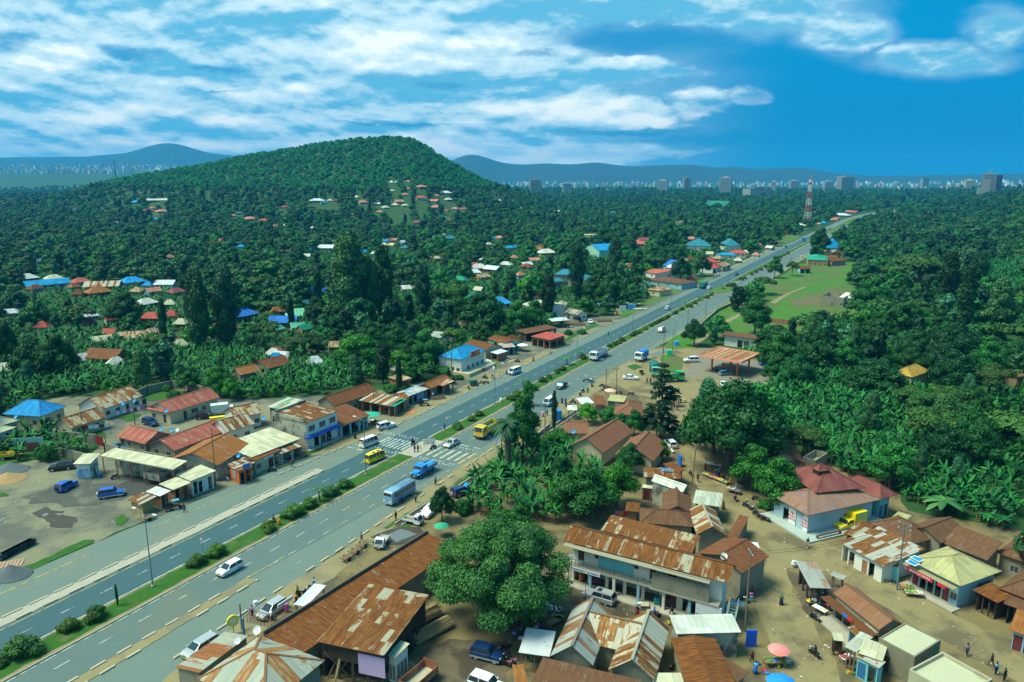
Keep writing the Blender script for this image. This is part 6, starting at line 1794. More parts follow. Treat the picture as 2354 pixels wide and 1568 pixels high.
NAMED=[('big','D1',2225,1010,14.8,.88,'huge spreading tree with feathery crown over the yard'),('broad','C1',1712,1465,6.6,.72,'small round dark tree beside the white pickup'),('palm','C1',2310,1040,11,1.1,'fan palm with shaggy thick trunk at the drain'),('broad2','C2',100,900,14.5,.62,'tall dark leafy tree next to the fan palm'),('bush','C2',420,800,5.5,1.2,'olive shrub mound beside the brown gabled house'),('cyp','C2',385,615,9.5,1.0,'slender dark cypress by the blue kiosk'),('lime','C2',700,560,5.6,.95,'bright green round tree behind the white canopy'),('bush','C2',890,540,4.5,.9,'low green thicket between the bright tree and the weedy roof'),('broad2','C2',1120,680,6.5,.8,'leafy tree in front of the weedy brown roof'),('bush','C2',980,610,4.5,.8,'dark shrub behind the broad gabled house'),('arau','C2',1365,700,17.5,.95,'ragged layered conifer standing over the market road'),('olive','C2',1330,720,5.5,.8,'dark bush at the foot of the layered conifer'),('broad','C2',1850,840,15,.9,'dense tree joining the loose tree to the big roadside tree'),('grey','C2',1790,700,13,.85,'loose grey green tree left of the big roadside tree'),('broad','C2',1990,990,19,1.12,'very large leafy tree at the bend of the market road'),('broad2','C2',2150,900,17,1.15,'tall dense tree behind the very large roadside tree'),('broad2','C2',2200,1180,9.5,.95,'round leafy tree shading the fruit sellers'),('broad2','C3',60,1350,10,.95,'round leafy tree against the clinic veranda'),('lime','C2',1380,900,4.6,.75,'small green bush tree at the gabled house corner'),('broad','C2',1080,1010,6.2,1.0,'dark grey green tree beside the black water tank'),('lime','C2',960,1330,9.5,.85,'yellow green tree above the washing line'),('broad','C2',640,1420,9.5,1.25,'broad dark tree in the middle of the banana grove'),('broad','C2',460,1150,6.5,.8,'small dark tree rising from the banana leaves'),('broad2','D2',60,200,5.2,1.0,'dark green shrub tree behind the great spreading tree'),('bush','C1',1900,1380,3.2,.9,'hedge like bush by the orange edged lorry roof'),('bush','C1',2250,1490,3.4,1.3,'wide bush below the banana grove tip'),('palm','C0',1705,790,3.8,.0,None),('papaya','C0',1705,790,4.6,1.2,'papaya tree between the two red roofs'),('lime','C0',2130,345,6.5,.8,'bright green round tree above the box truck'),('broad','C0',600,1180-60,0,0,None),('bush','C0',440,900,4.4,.7,'small dark tree against the yard wall'),('bush','C0',80,735,2.2,.9,'clipped green bush behind the yard wall'),('lime','C0',710,800,3.0,.8,'small garden tree inside the yard wall'),('lime','C0',600,730,2.6,.8,'little green shrub outside the compound wall'),('bush','C0',1600,330,2.6,1.3,'low green shrub patch in the walled plot'),('lime','C0',1540,600-330,2.2,1.1,'leafy scrub at the back of the walled plot'),('broad','B0',80,1330,15,.55,'tall grey green tree at the left edge of the photograph'),('broad','B0',330,1420,13,.95,'broad dark tree left of the patched brown roofs'),('broad','B0',540,1420,14,.85,'dark tree close behind the broad dark tree'),('grey','B0',270,1520,7.5,.9,'silvery green tree above the blue roofed house'),('grey','B0',1520,1130,16,.38,'slim silvery tree beside the cream arches'),('grey','B0',1850,1180,27,.62,'very tall silvery tree over the banana grove'),('grey','B0',2100,1150,26,.7,'tall grey green tree with wide top beside its twin'),('broad','B0',1160,960,15,1.0,'round dark tree left of the brick red roof'),('olive','B0',1440,1210,10,.9,'low olive tree beneath the slim silvery tree'),('tall','B1',330,970,12,.5,'narrow tree in front of the deep blue roof'),('tall','B1',580,780,17,.5,'pointed grey green tree right of the light green villa'),('grey','B1',870,950,34,.85,'giant grey green tree towering over the wood'),('tall','B1',1180,900,30,.6,'tall dark tree at the right of the giant grey tree'),('grey','B1',1050,930,26,.6,'leaning grey green tree beside the giant one'),('broad','B1',570,930,12,.9,'round dark tree beneath the pointed tree'),('tall','B1',1540,850,20,.7,'mixed green tree left of the thin stemmed tree'),('olive','B1',1830,960,24,.55,'thin stemmed tall tree with brownish crown behind the bank'),('broad','B1',2080,990,16,1.3,'broad dark crown right of the thin stemmed tree'),('olive','B1',450,1250,11.5,1.25,'flat topped olive tree over the small rusty roofs'),('lime','B1',940,1330,12,1.2,'large green tree in the middle of the near wood'),('broad2','B1',1080,1280,12,.9,'dark leafy tree right of the large green tree'),('broad','B1',1300,1250,12.5,1.0,'dense dark tree left of the bank'),('broad2','B1',1580,1330,13,.95,'bright edged leafy tree just left of the bank'),('broad','B1',1430,1330,10,.8,'dark tree beside the power pole'),('tall','B1',1320,1530,9.5,.45,'slim dark tree in front of the small hut'),('bush','B1',1240,1530,2.8,1.4,'spreading green bush behind the patch roofed shacks'),('bush','B1',1370,1530,2.4,1.0,'small bright bush beside the slim dark tree'),('bush','B1',1870,1420,1.8,1.2,'low scrub on the verge below the power poles'),('tall','B2',330,880,18,.75,'dense dark tree before the cream roofed house'),('tall','B2',590,720,26,.55,'tall grey green tree before the blue green roofs'),('grey','B2',940,520,24,.75,'grey green tree near the white villa'),('broad','B2',900,750,16,.9,'round dark tree left of the sandy path'),('broad','B2',740,730,14,.9,'dark tree between the blue green roofs and the path'),('broad2','B2',60,1000,13,.9,'leafy tree above the red roofed timber shed'),('broad2','B2',200,970,12,.9,'leafy tree behind the timber shed'),('broad','B2',1545,530,15,.85,'round dark tree by the steep blue gable'),('broad','B2',1750,470,13,.85,'round tree with yellow blossom hedge at the roadside'),('broad2','B2',1150,410,13,.9,'round dark tree left of the white villa'),('broad2','B2',1430,260,24,.8,'large dark tree behind the banana patch'),('broad','B2',860,260,20,1.3,'mass of dark trees beside the yellow hotel'),('broad2','B2',2230,1010,14.5,.92,'lone dark tree on the meadow beside the highway'),('broad2','B3',60,490,13,.75,'leafy tree growing at the right-hand kerb'),('olive','B3',220,470,11,.75,'small flat topped tree next to the kerb'),('broad','B3',470,280,21,.75,'big dark tree by the far right-hand lanes'),('broad2','B3',930,850,17,1.15,'big leafy tree covering the roofless block building'),('lime','B3',1320,1000,12,1.15,'bright green tree below the layered dark trees'),('broad','B3',1010,1100,12,1.0,'round dark grey green tree left of the bright one'),('lime','B3',740,1080,10,.8,'small yellow green tree by the boundary wall'),('grey','B3',380,1280,15,.75,'grey green tree in front of the boundary wall'),('grey','B3',760,1330,13,.75,'silver leafed tree behind the white shed'),('broad2','B3',100,1400,14,1.1,'large tree right of the petrol station'),('broad','B3',250,1500,10,1.0,'dark tree beyond the petrol station'),('olive','B3',1380,640,25,1.25,'dead limbed flat layered tree above the meadow'),('tall','B3',1620,820,26,.65,'tall dark tree in the wood beyond the meadow'),('cyp','B3',1780,1060,28,1.5,'tall narrow dark conifer in the right-hand wood'),('grey','B3',2110,960,19,.95,'rounded grey green tree near the right edge'),('tall','B3',1950,560,18,.8,'upright grey tree upper right'),('broad','B3',950,1560,10,1.7,'wide dark layered tree over the slope bananas'),('broad','C3',880,290,8.5,1.5,'wide dark canopy beside the grey green column tree'),('grey','C3',930,690,10,.75,'grey green column tree amid the slope bananas'),('olive','C3',1350,500,9.5,1.3,'spreading olive tree sprinkled with white blossom'),('broad','C3',1600,1000,10,1.0,'dense dark tree above the ribbed brown roof'),('broad','C3',1760,920,9.5,.8,'second dense dark tree touching the first'),('grey','C3',1370,1170,8.0,.7,'greyish tree between the clinic and the dense dark trees'),('grey','C3',1720,1200,6.5,.8,'greyish bushy tree below the dense dark trees'),('olive','C3',2150,740,9,.9,'olive green tree near the right edge of the slope'),('palm','C3',1610,1400,4.8,1.1,None),('ypalm','C3',1600,1400,4.2,2.3,'pale fronded palm at the foot of the slope'),('ypalm','C3',100,1370,3.2,1.4,'young palm by the clinic platform'),('ypalm','C1',590,1280,4.0,1.1,'young palm among the median bushes'),('ypalm','B2',500,1290,4.2,1.3,'young palm on the median before the dump truck'),('ypalm','B2',620,1230,3.6,1.3,'young palm on the median beside the round bush'),('ypalm','B2',1600,740,3.6,1.6,'young palm on the median between round bushes'),('ypalm','B2',1720,700,3.2,1.4,'young palm on the median past the round bushes'),('ypalm','B2',2015,560,3.0,1.5,'small palm on the grassed traffic island'),('ypalm','B2',1935,590,3.2,1.5,'small palm at the near end of the traffic island'),('ypalm','C2',110,240,4.0,1.2,'young palm on the median by the thin tree'),('lime','C2',150,400,7.5,.42,'thin sparse tree on the median'),('bush','C2',180,260,2.4,1.3,'wide shrub on the median under the thin tree'),('cyp','D0',1085,870,3.4,.8,'small sapling with a narrow leafy head on the median'),('bush','D2',440,990,1.3,.7,'potted clipped shrub at the end of the vegetable table'),('bush','D2',462,995,1.2,.7,'second potted clipped shrub beside the first'),('bush','D2',160,1030,2.4,1.1,'heap of green plants among the market sellers'),('bush','D3',960,560,1.4,1.0,'low green hedge plant under the patchwork shop wall'),('bush','D3',1040,620,1.4,1.0,'low green hedge plant beside the turquoise locker'),('bush','C3',110,1400,1.8,.9,'low shrub beside the parked motorcycles'),('bush','C2',2330,1340,2.0,1.2,'leafy shrub behind the parked motorcycles'),('bush','B2',640,1000,2.0,1.6,'clipped hedge bush on the verge beside the timber yard'),('bush','B2',520,1010,2.6,1.0,'round bush beside the red roofed timber shed'),('bush','B2',660,870,2.4,.8,'yellow green bush beside the black tank'),('lime','A3',0,0,0,0,None),]
NAMED=[q for q in NAMED if q[6]]
SC0={'cyp':10,'arau':10,'palm':7,'ypalm':3.0,'papaya':4.2}
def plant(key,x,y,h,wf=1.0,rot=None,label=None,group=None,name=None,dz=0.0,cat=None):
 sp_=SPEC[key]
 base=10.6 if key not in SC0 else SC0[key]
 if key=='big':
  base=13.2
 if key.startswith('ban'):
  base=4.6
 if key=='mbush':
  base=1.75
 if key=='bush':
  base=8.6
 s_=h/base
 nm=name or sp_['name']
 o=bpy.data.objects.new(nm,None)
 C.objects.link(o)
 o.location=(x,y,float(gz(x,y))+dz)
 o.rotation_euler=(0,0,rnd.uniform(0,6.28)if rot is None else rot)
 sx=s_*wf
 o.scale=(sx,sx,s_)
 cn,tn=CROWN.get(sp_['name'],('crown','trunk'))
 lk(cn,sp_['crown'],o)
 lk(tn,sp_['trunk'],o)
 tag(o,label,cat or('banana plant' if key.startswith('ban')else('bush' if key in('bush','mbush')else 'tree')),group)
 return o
for key,t,x,y,h,wf,lb in NAMED:
 p=P(t,x,y,0)
 if key=='big':
  h*=1.0
 gap=.42 if key in('grey','tall')else.55
 plant(key,p.x,p.y,h,wf,label=lb)
 mrc(p.x,p.y,0,h*.5*wf,h*.5*wf,1,0)
MB_POS=[('D0',5,1420,1.0),('D0',200,1320,2.15),('D0',650,1095,1.45),('D0',895,985,1.65),('D0',1820,495,1.6),('D0',2000,405,1.75),('C1',115,1550,1.6),('C1',355,1420,2.0),('C1',498,1335,1.7),('C1',705,1225,1.7),('C1',812,1155,1.6),('C1',1850,612,1.5),('C1',1980,540,1.2),('C1',2048,495,1.3),('C1',2335,345,1.2),('C2',45,320,1.7),('C2',5,350,1.2),('C2',280,182,1.4),('C2',340,150,1.2),('C2',412,103,1.2),('C2',467,77,1.4),('B2',655,1235,1.5),('B2',900,1125,1.2),('B2',940,1108,1.3),('B2',980,1090,1.3),('B2',1010,1070,1.4),('B2',1105,1025,1.3),('B2',1140,1005,1.4),('B2',1175,995,1.2),('B2',1225,965,1.3),('B2',1280,935,1.2),('B2',1312,915,1.2),('B2',1345,900,1.2),('B2',1380,885,1.3),('B2',1410,870,1.2),('B2',1432,858,1.3),('B2',1505,820,1.5),('B2',1557,785,1.4),('B2',1630,758,1.6),('B2',1682,728,1.6),('B2',1795,676,1.6),('B2',1835,650,1.6),('B2',2000,568,1.9),('B2',2040,555,1.5),('B2',2110,510,1.7),('B2',2140,498,1.4),('B2',2200,460,1.8),('B2',2245,440,1.7),('B2',2290,420,1.7),('B2',2330,395,1.8),('B3',110,305,1.9),('B3',145,285,1.8),('B3',180,270,2.0)]
nb_=0
_o1='first second third fourth fifth sixth seventh eighth ninth tenth eleventh twelfth thirteenth fourteenth fifteenth sixteenth seventeenth eighteenth nineteenth'.split()
_o2={2:'twent',3:'thirt',4:'fort',5:'fift',6:'sixt'}
def ordw(n):
 return _o1[n-1]if n<20 else(_o2[n//10]+'ieth' if n%10==0 else _o2[n//10]+'y-'+_o1[n%10-1])
BW=['big rounded','rounded','small rounded']
for t,x,y,h in MB_POS:
 p=P(t,x,y,0)
 s__,o__=so_of(p.x,p.y)
 nb_+=1
 ref=('beyond the grassed traffic island' if s__>405 else 'on the traffic island' if s__>366 else 'between the dump truck and the traffic island' if s__>212 else 'between the zebra crossing and the dump truck' if s__>128 else 'on the near side of the zebra crossing')
 plant('mbush',p.x,p.y,h*1.12,1.22*(1 if h<1.9 else 1.1),label=f"{BW[0] if h > 1.65 else BW[1] if h > 1.25 else BW[2]} trimmed bush, {ordw(nb_)} along the median from the camera",group='trimmed bushes along the median',dz=.14)
 # ---------------------------------------- bananas
rp=random.Random(77)
cand=[]
grid={}
def fe(gr,x,y,d,cell):
 ci,cj=int(x//cell),int(y//cell)
 for a in(-1,0,1):
  for b in(-1,0,1):
   for(qx,qy,qd)in gr.get((ci+a,cj+b),()):
    if(qx-x)**2+(qy-y)**2<(max(d,qd)*.5+min(d,qd)*.5)**2:
     return False
 gr.setdefault((ci,cj),[]).append((x,y,d))
 return True
ii,jj=np.nonzero(cov)
for q in range(60000):
 k=rp.randrange(len(ii))
 x_,y_=jj[k]+X0+rp.random(),ii[k]+Y0+rp.random()
 if house_m[ii[k],jj[k]]or not fe(grid,x_,y_,2.2,3.0):
  continue
 cand.append((x_,y_))
for q in range(26000):
 D=150+500*rp.random()**1.2
 a=rp.uniform(-.72,.72)
 x_,y_=D*math.sin(a),D*math.cos(a)
 i,j=int(y_-Y0),int(x_-X0)
 if not(0<=i<NY and 0<=j<NX)or occ[i,j]!=1 or cov[i,j]:
  continue
 if fe(grid,x_,y_,2.9,3.0):
  cand.append((x_,y_))
cand.sort(key=lambda q:math.hypot(*q))
in_fr=[q for q in cand if abs(q[0]/q[1])<.74 and q[1]>55]
GLAB=[('banana plant with broad torn leaves in the grove between highway and market','banana plants between highway and market'),('banana plant with arching leaves in the grove behind the left-hand compounds','banana plants behind the compounds'),('banana plant with drooping leaves on the slope beyond the market','banana plants on the slope beyond the market')]
def ban_zone(x,y):
 s__,o__=so_of(x,y)
 return 1 if o__<-90 else(0 if x<32 else 2)
nban=300
near_b=in_fr[:nban]
rest_b=in_fr[nban:]
for(x_,y_)in near_b:
 z_=ban_zone(x_,y_)
 plant('ban%d'%rp.randrange(5),x_,y_,rp.uniform(3.6,5.2),rp.uniform(.95,1.2),label=GLAB[z_][0],group=GLAB[z_][1])
 i,j=int(y_-Y0),int(x_-X0)
def scatter(name,pts,sources,seed,label=None):
 """one countless mass: points carrying size, turn and kind, filled with real plants"""
 n=len(pts)
 P_=np.array([p[:3]for p in pts],np.float32)
 me=bpy.data.meshes.new(name)
 me.vertices.add(n)
 me.vertices.foreach_set('co',P_.ravel())
 for an,dt,val in(('scl','FLOAT_VECTOR',np.array([p[3]for p in pts],np.float32).ravel()),('rot','FLOAT_VECTOR',np.array([(0,0,p[4])for p in pts],np.float32).ravel()),('idx','INT',np.array([p[5]for p in pts],np.int32))):
  a=me.attributes.new(an,dt,'POINT')
  a.data.foreach_set('vector' if dt=='FLOAT_VECTOR' else 'value',val)
 o=bpy.data.objects.new(name,me)
 C.objects.link(o)
 tr=bpy.data.node_groups.new(name,'GeometryNodeTree')
 tr.interface.new_socket('Geometry',in_out='INPUT',socket_type='NodeSocketGeometry')
 tr.interface.new_socket('Geometry',in_out='OUTPUT',socket_type='NodeSocketGeometry')
 gi,go=tr.nodes.new('NodeGroupInput'),tr.nodes.new('NodeGroupOutput')
 ip=tr.nodes.new('GeometryNodeInstanceOnPoints')
 gt=tr.nodes.new('GeometryNodeGeometryToInstance')
 for ob in reversed(sources):
  nd=tr.nodes.new('GeometryNodeObjectInfo')
  nd.transform_space='ORIGINAL'
  nd.inputs['Object'].default_value=ob
  tr.links.new(nd.outputs['Geometry'],gt.inputs[0])
 m2p=tr.nodes.new('GeometryNodeMeshToPoints')
 tr.links.new(gi.outputs[0],m2p.inputs[0])
 tr.links.new(m2p.outputs[0],ip.inputs['Points'])
 tr.links.new(gt.outputs[0],ip.inputs['Instance'])
 ip.inputs['Pick Instance'].default_value=True
 for an,dt,sk in(('idx','INT','Instance Index'),('rot','FLOAT_VECTOR','Rotation'),('scl','FLOAT_VECTOR','Scale')):
  na=tr.nodes.new('GeometryNodeInputNamedAttribute')
  na.data_type=dt
  na.inputs[0].default_value=an
  tr.links.new([s_ for s_ in na.outputs if s_.enabled and s_.name=='Attribute'][0],ip.inputs[sk])
 tr.links.new(ip.outputs[0],go.inputs[0])
 md=o.modifiers.new('scatter','NODES')
 md.node_group=tr
 o['kind']='stuff'
 if label:
  o['label']=label
 return o
def first_part(obname,part,mesh):
 for ob in C.objects:
  if ob.type=='MESH' and ob.data==mesh:
   return ob
ban_src=[first_part('','',SPEC['ban%d'%i]['crown'])for i in range(5)]
pts=[]
for(x_,y_)in rest_b:
 s_=rp.uniform(.8,1.15)
 pts.append((x_,y_,float(gz(x_,y_)),(s_*1.1,s_*1.1,s_),rp.uniform(0,6.28),rp.randrange(5)))
print('bananas',len(near_b),len(pts))
scatter('banana_grove',pts,[b for b in ban_src if b],3)
# ---------------------------------------- woods
pts=[]
gr2={}
keysN=['f_broad','f_mid','f_grey','f_con','f_olive','f_lime','f_hill']
for q in range(90000):
 D=120+3400*rp.random()**1.15
 a=rp.uniform(-.76,.76)
 x_,y_=D*math.sin(a),D*math.cos(a)
 u_=x_/y_
 z_=float(gz(x_,y_))
 s__,o__=so_of(x_,y_)
 hill=z_>38 and o__<-150
 d_=6.6 if D<500 else(7.2 if D<1100 else 10 if D<2000 else 15)
 if hill:
  d_=6.4
 if D>2000 and rp.random()<(D-2000)/1700:
  continue
 if not free(x_,y_,0):
  if free(x_,y_,1)and rp.random()<(.22 if D<600 else.8)and fe(gr2,x_,y_,3.2,16):
   h=rp.uniform(2.2,4.5)*(1 if D<600 else 1.3)
   pts.append((x_,y_,z_,h,D,'f_mid' if rp.random()<.6 else 'f_lime'))
  continue
 i,j=int(y_-Y0),int(x_-X0)
 if 0<=i<NY and 0<=j<NX and cov[i,j]:
  continue
 if not fe(gr2,x_,y_,d_,16):
  continue
 nz=math.sin(x_*.021+1.7)*math.cos(y_*.017)+math.sin(x_*.007+y_*.009)
 if hill:
  key='f_hill'
  h=rp.uniform(6,11)
 else:
  key=rp.choices(keysN[:6],(4,3.5,2.6+nz,1.6+.6*nz,1.6,.9))[0]if nz>-2 else 'f_broad'
  h=rp.uniform(6,11.5)*(1.25 if rp.random()<.12 else 1)
  if o__>0:
   h*=1.1
   key=rp.choices(('f_broad','f_con','f_olive','f_grey','f_mid'),(5,2,2,1.3,1.2))[0]
 if D>1500:
  h*=1.2
 pts.append((x_,y_,z_,h,D,key))
pts.sort(key=lambda q:q[4])
vis=[q for q in pts if abs(q[0]/q[1])<.70]
oth=[q for q in pts if abs(q[0]/q[1])>=.70]
HI={'f_broad':'broad','f_mid':'broad2','f_grey':'grey','f_con':'tall','f_olive':'olive','f_lime':'lime'}
KW={'broad':'dark round crowned tree','broad2':'mid green leafy tree','grey':'grey green upright tree','tall':'dark upright tree','olive':'olive green layered tree','lime':'bright green tree'}
ntree=max(0,300-len(NAMED)-8)
srcs={}
cnt=0
rest=[]
have=set()
for q in vis:
 x_,y_,z_,h,D,key=q
 need_far=key not in have and D>230
 if cnt<ntree-8 or need_far:
  k2=HI.get(key,key)if not need_far else key
  s__,o__=so_of(x_,y_)
  zone=('in the wood beyond the left-hand compounds' if o__<-220 else 'in the wood behind the roadside shops' if o__<-90 else 'in the wood on the right-hand slope' if x_>45 else 'beside the market plots')
  kw=KW.get(k2,KW.get(HI.get(k2,''),'green hillside tree'))
  wf=rp.uniform(.85,1.15)
  ob=plant(k2,x_,y_,h,wf,label=f'{kw} {zone}',group=f'{kw}s {zone}')
  if need_far:
   have.add(key)
  cnt+=1
 else:
  rest.append(q)
print('trees',cnt,len(rest),len(oth))
keys=sorted(have)
fs=[first_part('','',SPEC[k]['crown'])for k in keys]
kk={k:i for i,k in enumerate(keys)}
arr=[]
for(x_,y_,z_,h,D,key)in rest+oth:
 if key not in kk:
  key=keys[0]
 s_=h/10.6
 wf=rp.uniform(.85,1.25)
 arr.append((x_,y_,z_,(s_*wf,s_*wf,s_),rp.uniform(0,6.28),kk[key]))
scatter('forest',arr,fs,4)
# --------- vehicles
def paint(name,c,metal=0.0,rough=.32):
 return mat('paint_'+name,c,rough,.05,.7,metal=metal,spec=.5)
Q54=mat('tyre_rubber',(.018,.02,.022),.8,.2,6)
Q43=mat('wheel_rim',(.42,.46,.46),.4,.1,6,metal=.4)
Q57=mat('car_glass',(.015,.035,.045),.08,.1,1,spec=.8)
Q29=mat('headlamp',(.75,.82,.82),.15,.05,3,spec=.7)
Q53=mat('tail_lamp',(.55,.03,.02),.3,.05,3)
Q39=mat('yellow_plate',(.75,.60,.03),.5,.05,3)
Q9=mat('chassis_black',(.02,.022,.024),.7,.2,2)
def whl(root,x,y,r=.32,wd=.2,rimm=None):
 mb=MB()
 mb.sm=False
 s_=1 if y>0 else-1
 mb.lathe([(r*.72,-wd/2),(r,-wd/2*.7),(r,wd/2*.7),(r*.72,wd/2)],16,(x,y,r),'y')
 t=mb.build('wheel',Q54,root)
 q=MB()
 q.lathe([(r*.16,s_*(wd/2+.012)),(r*.62,s_*(wd/2+.006)),(r*.64,s_*(wd/2-.03))][::s_],12,(x,y,r),'y')
 q.build('rim',rimm or Q43,t)
 return t
def crosssec(x,w,z0,z1,tum=.93):
 """rounded body section at x"""
 return[(x,-w*.90,z0),(x,w*.90,z0),(x,w,z0+.10),(x,w,z1-.16),(x,w*.985,z1-.06),(x,w*tum,z1),(x,-w*tum,z1),(x,-w*.985,z1-.06),(x,-w,z1-.16),(x,-w,z0+.10)]
def car(name,label,cat,L,W,H_,belt,hood,xa,xb,xc,xd,pm,wb=.6,r=.32,z0=.2,trunk=None,lower=None,group=None,rail=False,spare=None,sun=False,nwin=2):
 """xa..xd: windscreen foot, windscreen head, rear window head, rear window foot, as shares of the length from the rear"""
 o=thing(name,label,cat,(0,0,0),0,group)
 w_=W/2
 X=lambda f:(f-.5)*L
 tr=trunk or belt
 st_=[(0.0,.86,z0+.18,tr-.16),(.015,.93,z0+.06,tr-.05),(.06,.985,z0,tr),(X and xd,1.0,z0,tr if trunk else belt),((xa+xd)/2,1.0,z0,belt),(xa,1.0,z0,belt),((xa+1)/2,.985,z0,(belt+hood)/2+.02),(.95,.95,z0+.02,hood),(.985,.88,z0+.06,hood-.14),(1.0,.78,z0+.16,hood-.3)]
 st_=sorted(st_,key=lambda q:q[0])
 mb=MB()
 mb.sm=False
 mb.loft([crosssec(X(f),w_*k,a,b)for f,k,a,b in st_])
 zr=H_
 tw=w_*.80
 roof=[]
 for f,k,dz in((xc,.93,-.03),(xc+.03,1.0,0),((xb+xc)/2,1.02,.025),(xb-.02,1.0,0),(xb,.95,-.035)):
  roof.append([(X(f),-tw*k,zr-.075+dz),(X(f),tw*k,zr-.075+dz),(X(f),tw*k*.97,zr-.02+dz),(X(f),tw*.6*k,zr+dz),(X(f),-tw*.6*k,zr+dz),(X(f),-tw*k*.97,zr-.02+dz)])
 mb.loft(roof)
 for sy in(-1,1):
  for f0,f1 in((xa,xb),(xd,xc)):
   mb.bar((X(f0),sy*w_*.92,belt-.02),(X(f1),sy*tw*.98,zr-.05),.07,.08)
  for i in range(1,nwin):
   f=xc+(xb-xc)*i/nwin
   mb.bar((X(f),sy*w_*.935,belt-.02),(X(f),sy*tw*1.0,zr-.05),.09,.06)
  mb.box(X(xa)-.28,X(xa)-.08,sy*(w_+.12)-.09,sy*(w_+.12)+.09,belt+.02,belt+.17)
 if rail:
  for sy in(-1,1):
   mb.bar((X(xc+.04),sy*tw*.8,zr+.06),(X(xb-.05),sy*tw*.8,zr+.06),.05)
 mb.build('body',pm,o)
 g_=MB()
 b_=[(X(xd),-w_*.905,belt-.01),(X(xa),-w_*.905,belt-.01),(X(xa),w_*.905,belt-.01),(X(xd),w_*.905,belt-.01)]
 t_=[(X(xc),-tw*.97,zr-.06),(X(xb),-tw*.97,zr-.06),(X(xb),tw*.97,zr-.06),(X(xc),tw*.97,zr-.06)]
 g_.loft([b_,t_])
 g_.build('windows',Q57,o)
 for sx in(-1,1):
  for sy in(-1,1):
   whl(o,sx*wb*L/2+.02*L,sy*(w_-.10),r)
 for sy in(-1,1):
  q=MB()
  q.box(X(.955),X(.992),sy*w_*.62-.2,sy*w_*.62+.18,hood-.27,hood-.10)
  q.build('headlight',Q29,o)
  q=MB()
  q.box(X(0)-.015,X(.03),sy*w_*.80-.1,sy*w_*.80+.09,belt-.36 if not trunk else tr-.3,belt-.02 if not trunk else tr-.1)
  q.build('tail_light',Q53,o)
 q=MB()
 q.box(X(1.0)-.02,X(1.0)+.03,-.26,.26,z0+.2,z0+.33)
 q.build('number_plate',Q39,o)
 q=MB()
 q.box(X(0)-.03,X(0)+.02,-.26,.26,z0+.3,z0+.43)
 q.build('number_plate',Q39,o)
 q=MB()
 q.box(X(.97),X(1.0)+.015,-w_*.72,w_*.72,z0+.02,z0+.18)
 q.box(X(.985),X(1.0)+.012,-w_*.4,w_*.4,z0+.36,hood-.2)
 q.build('bumper',Q9,o)
 if lower:
  q=MB()
  for sy in(-1,1):
   q.box(X(.02),X(.97),sy*(w_+.004)-.008,sy*(w_+.004)+.008,z0+.1,z0+.34)
  q.build('lower_trim',lower,o)
 if spare:
  q=MB()
  q.lathe([(.16,-.09),(.34,-.08),(.34,.08),(.2,.09)],14,(X(0)-.11,.1,z0+.62),'x')
  q.build('spare_wheel',spare,o)
 if sun:
  q=MB()
  q.box(X(xb)-.9,X(xb)-.25,-.4,.4,zr+.008,zr+.03)
  q.build('sunroof',Q57,o)
 return o
PW,PS=paint('white',(.74,.77,.75)),paint('silver',(.45,.48,.47),.35)
PB,PDB=paint('blue',(.01,.10,.42)),paint('dark_blue',(.008,.035,.12))
PBK,PGN=paint('black',(.015,.02,.025)),paint('green',(.02,.22,.14))
PTL,PYL=paint('petrol_blue',(.01,.12,.20)),paint('yellow',(.88,.66,.01))
PRD,PLB=paint('red',(.45,.02,.03)),paint('bright_blue',(.01,.25,.62))
def suv(label,pm,L=4.5,**k):
 return car('suv',label,'suv',L,1.78,k.pop('H_',1.72),1.08,.98,k.pop('xa',.70),k.pop('xb',.60),k.pop('xc',.07),k.pop('xd',.015),pm,r=.36,z0=.3,**k)
def hatch(label,pm,L=4.2,**k):
 return car('car',label,'car',L,1.7,k.pop('H_',1.55),.95,.84,k.pop('xa',.76),k.pop('xb',.58),k.pop('xc',.08),k.pop('xd',.02),pm,**k)
def sedan(label,pm,L=4.5,**k):
 return car('car',label,'car',L,1.7,1.42,.90,.80,.72,.56,.30,.13,pm,trunk=.92,**k)
def mbs(label,pm,L=4.7,**k):
 return car('minibus',label,'minibus',L,1.7,k.pop('H_',2.05),1.18,1.02,.96,.84,.03,.005,pm,r=.33,z0=.26,nwin=4,**k)
def put(o,t,x0,y0,x1,y1,dz=0.06):
 """set a vehicle on the road with its rear at pixel 0 and its nose at pixel 1"""
 a,b=P(t,x0,y0,0),P(t,x1,y1,0)
 m_=(a+b)/2
 o.location=(m_.x,m_.y,dz)
 o.rotation_euler=(0,0,math.atan2(b.y-a.y,b.x-a.x))
 return o
def pd(o,t,x,y,ang,dz=.06):
 p=P(t,x,y,0)
 o.location=(p.x,p.y,dz)
 o.rotation_euler=(0,0,ang)
 return o
TOW=math.atan2(-RD[1],-RD[0])
AWAY=math.atan2(RD[1],RD[0])
pd(hatch('white compact car driving alone on the near right-hand lanes',PW,4.0,H_=1.52),'D0',2115,555,TOW)
pd(suv('silver people carrier parked at the verge behind the striped lean-to',PS,4.7,H_=1.6,xa=.78,xb=.62),'D0',1850,1290,TOW-.03)
pd(hatch('silver hatchback parked beside the white A-shaped board',PS,4.5,H_=1.6),'D1',150,935,TOW-.02)
mb1=mbs('white minibus with orange side stripe stopping before the zebra crossing',PW)
pd(mb1,'C1',1040,765,AWAY-.12)
q=MB();[q.box(-2.3,2.2,sy*.853-.006,sy*.853+.006,.92,1.06)for sy in(-1,1)];q.build('stripe',mat('stripe_orange',(.6,.25,.03),.5,.1,1),mb1)
q=MB();q.box(-2.40,-2.37,-.5,.5,1.32,1.62);q.build('rear_sticker',Q50,mb1)
mb2=mbs('yellow minibus with open rear door and a person climbing in',PYL,4.9)
pd(mb2,'C1',1095,905,AWAY-.1)
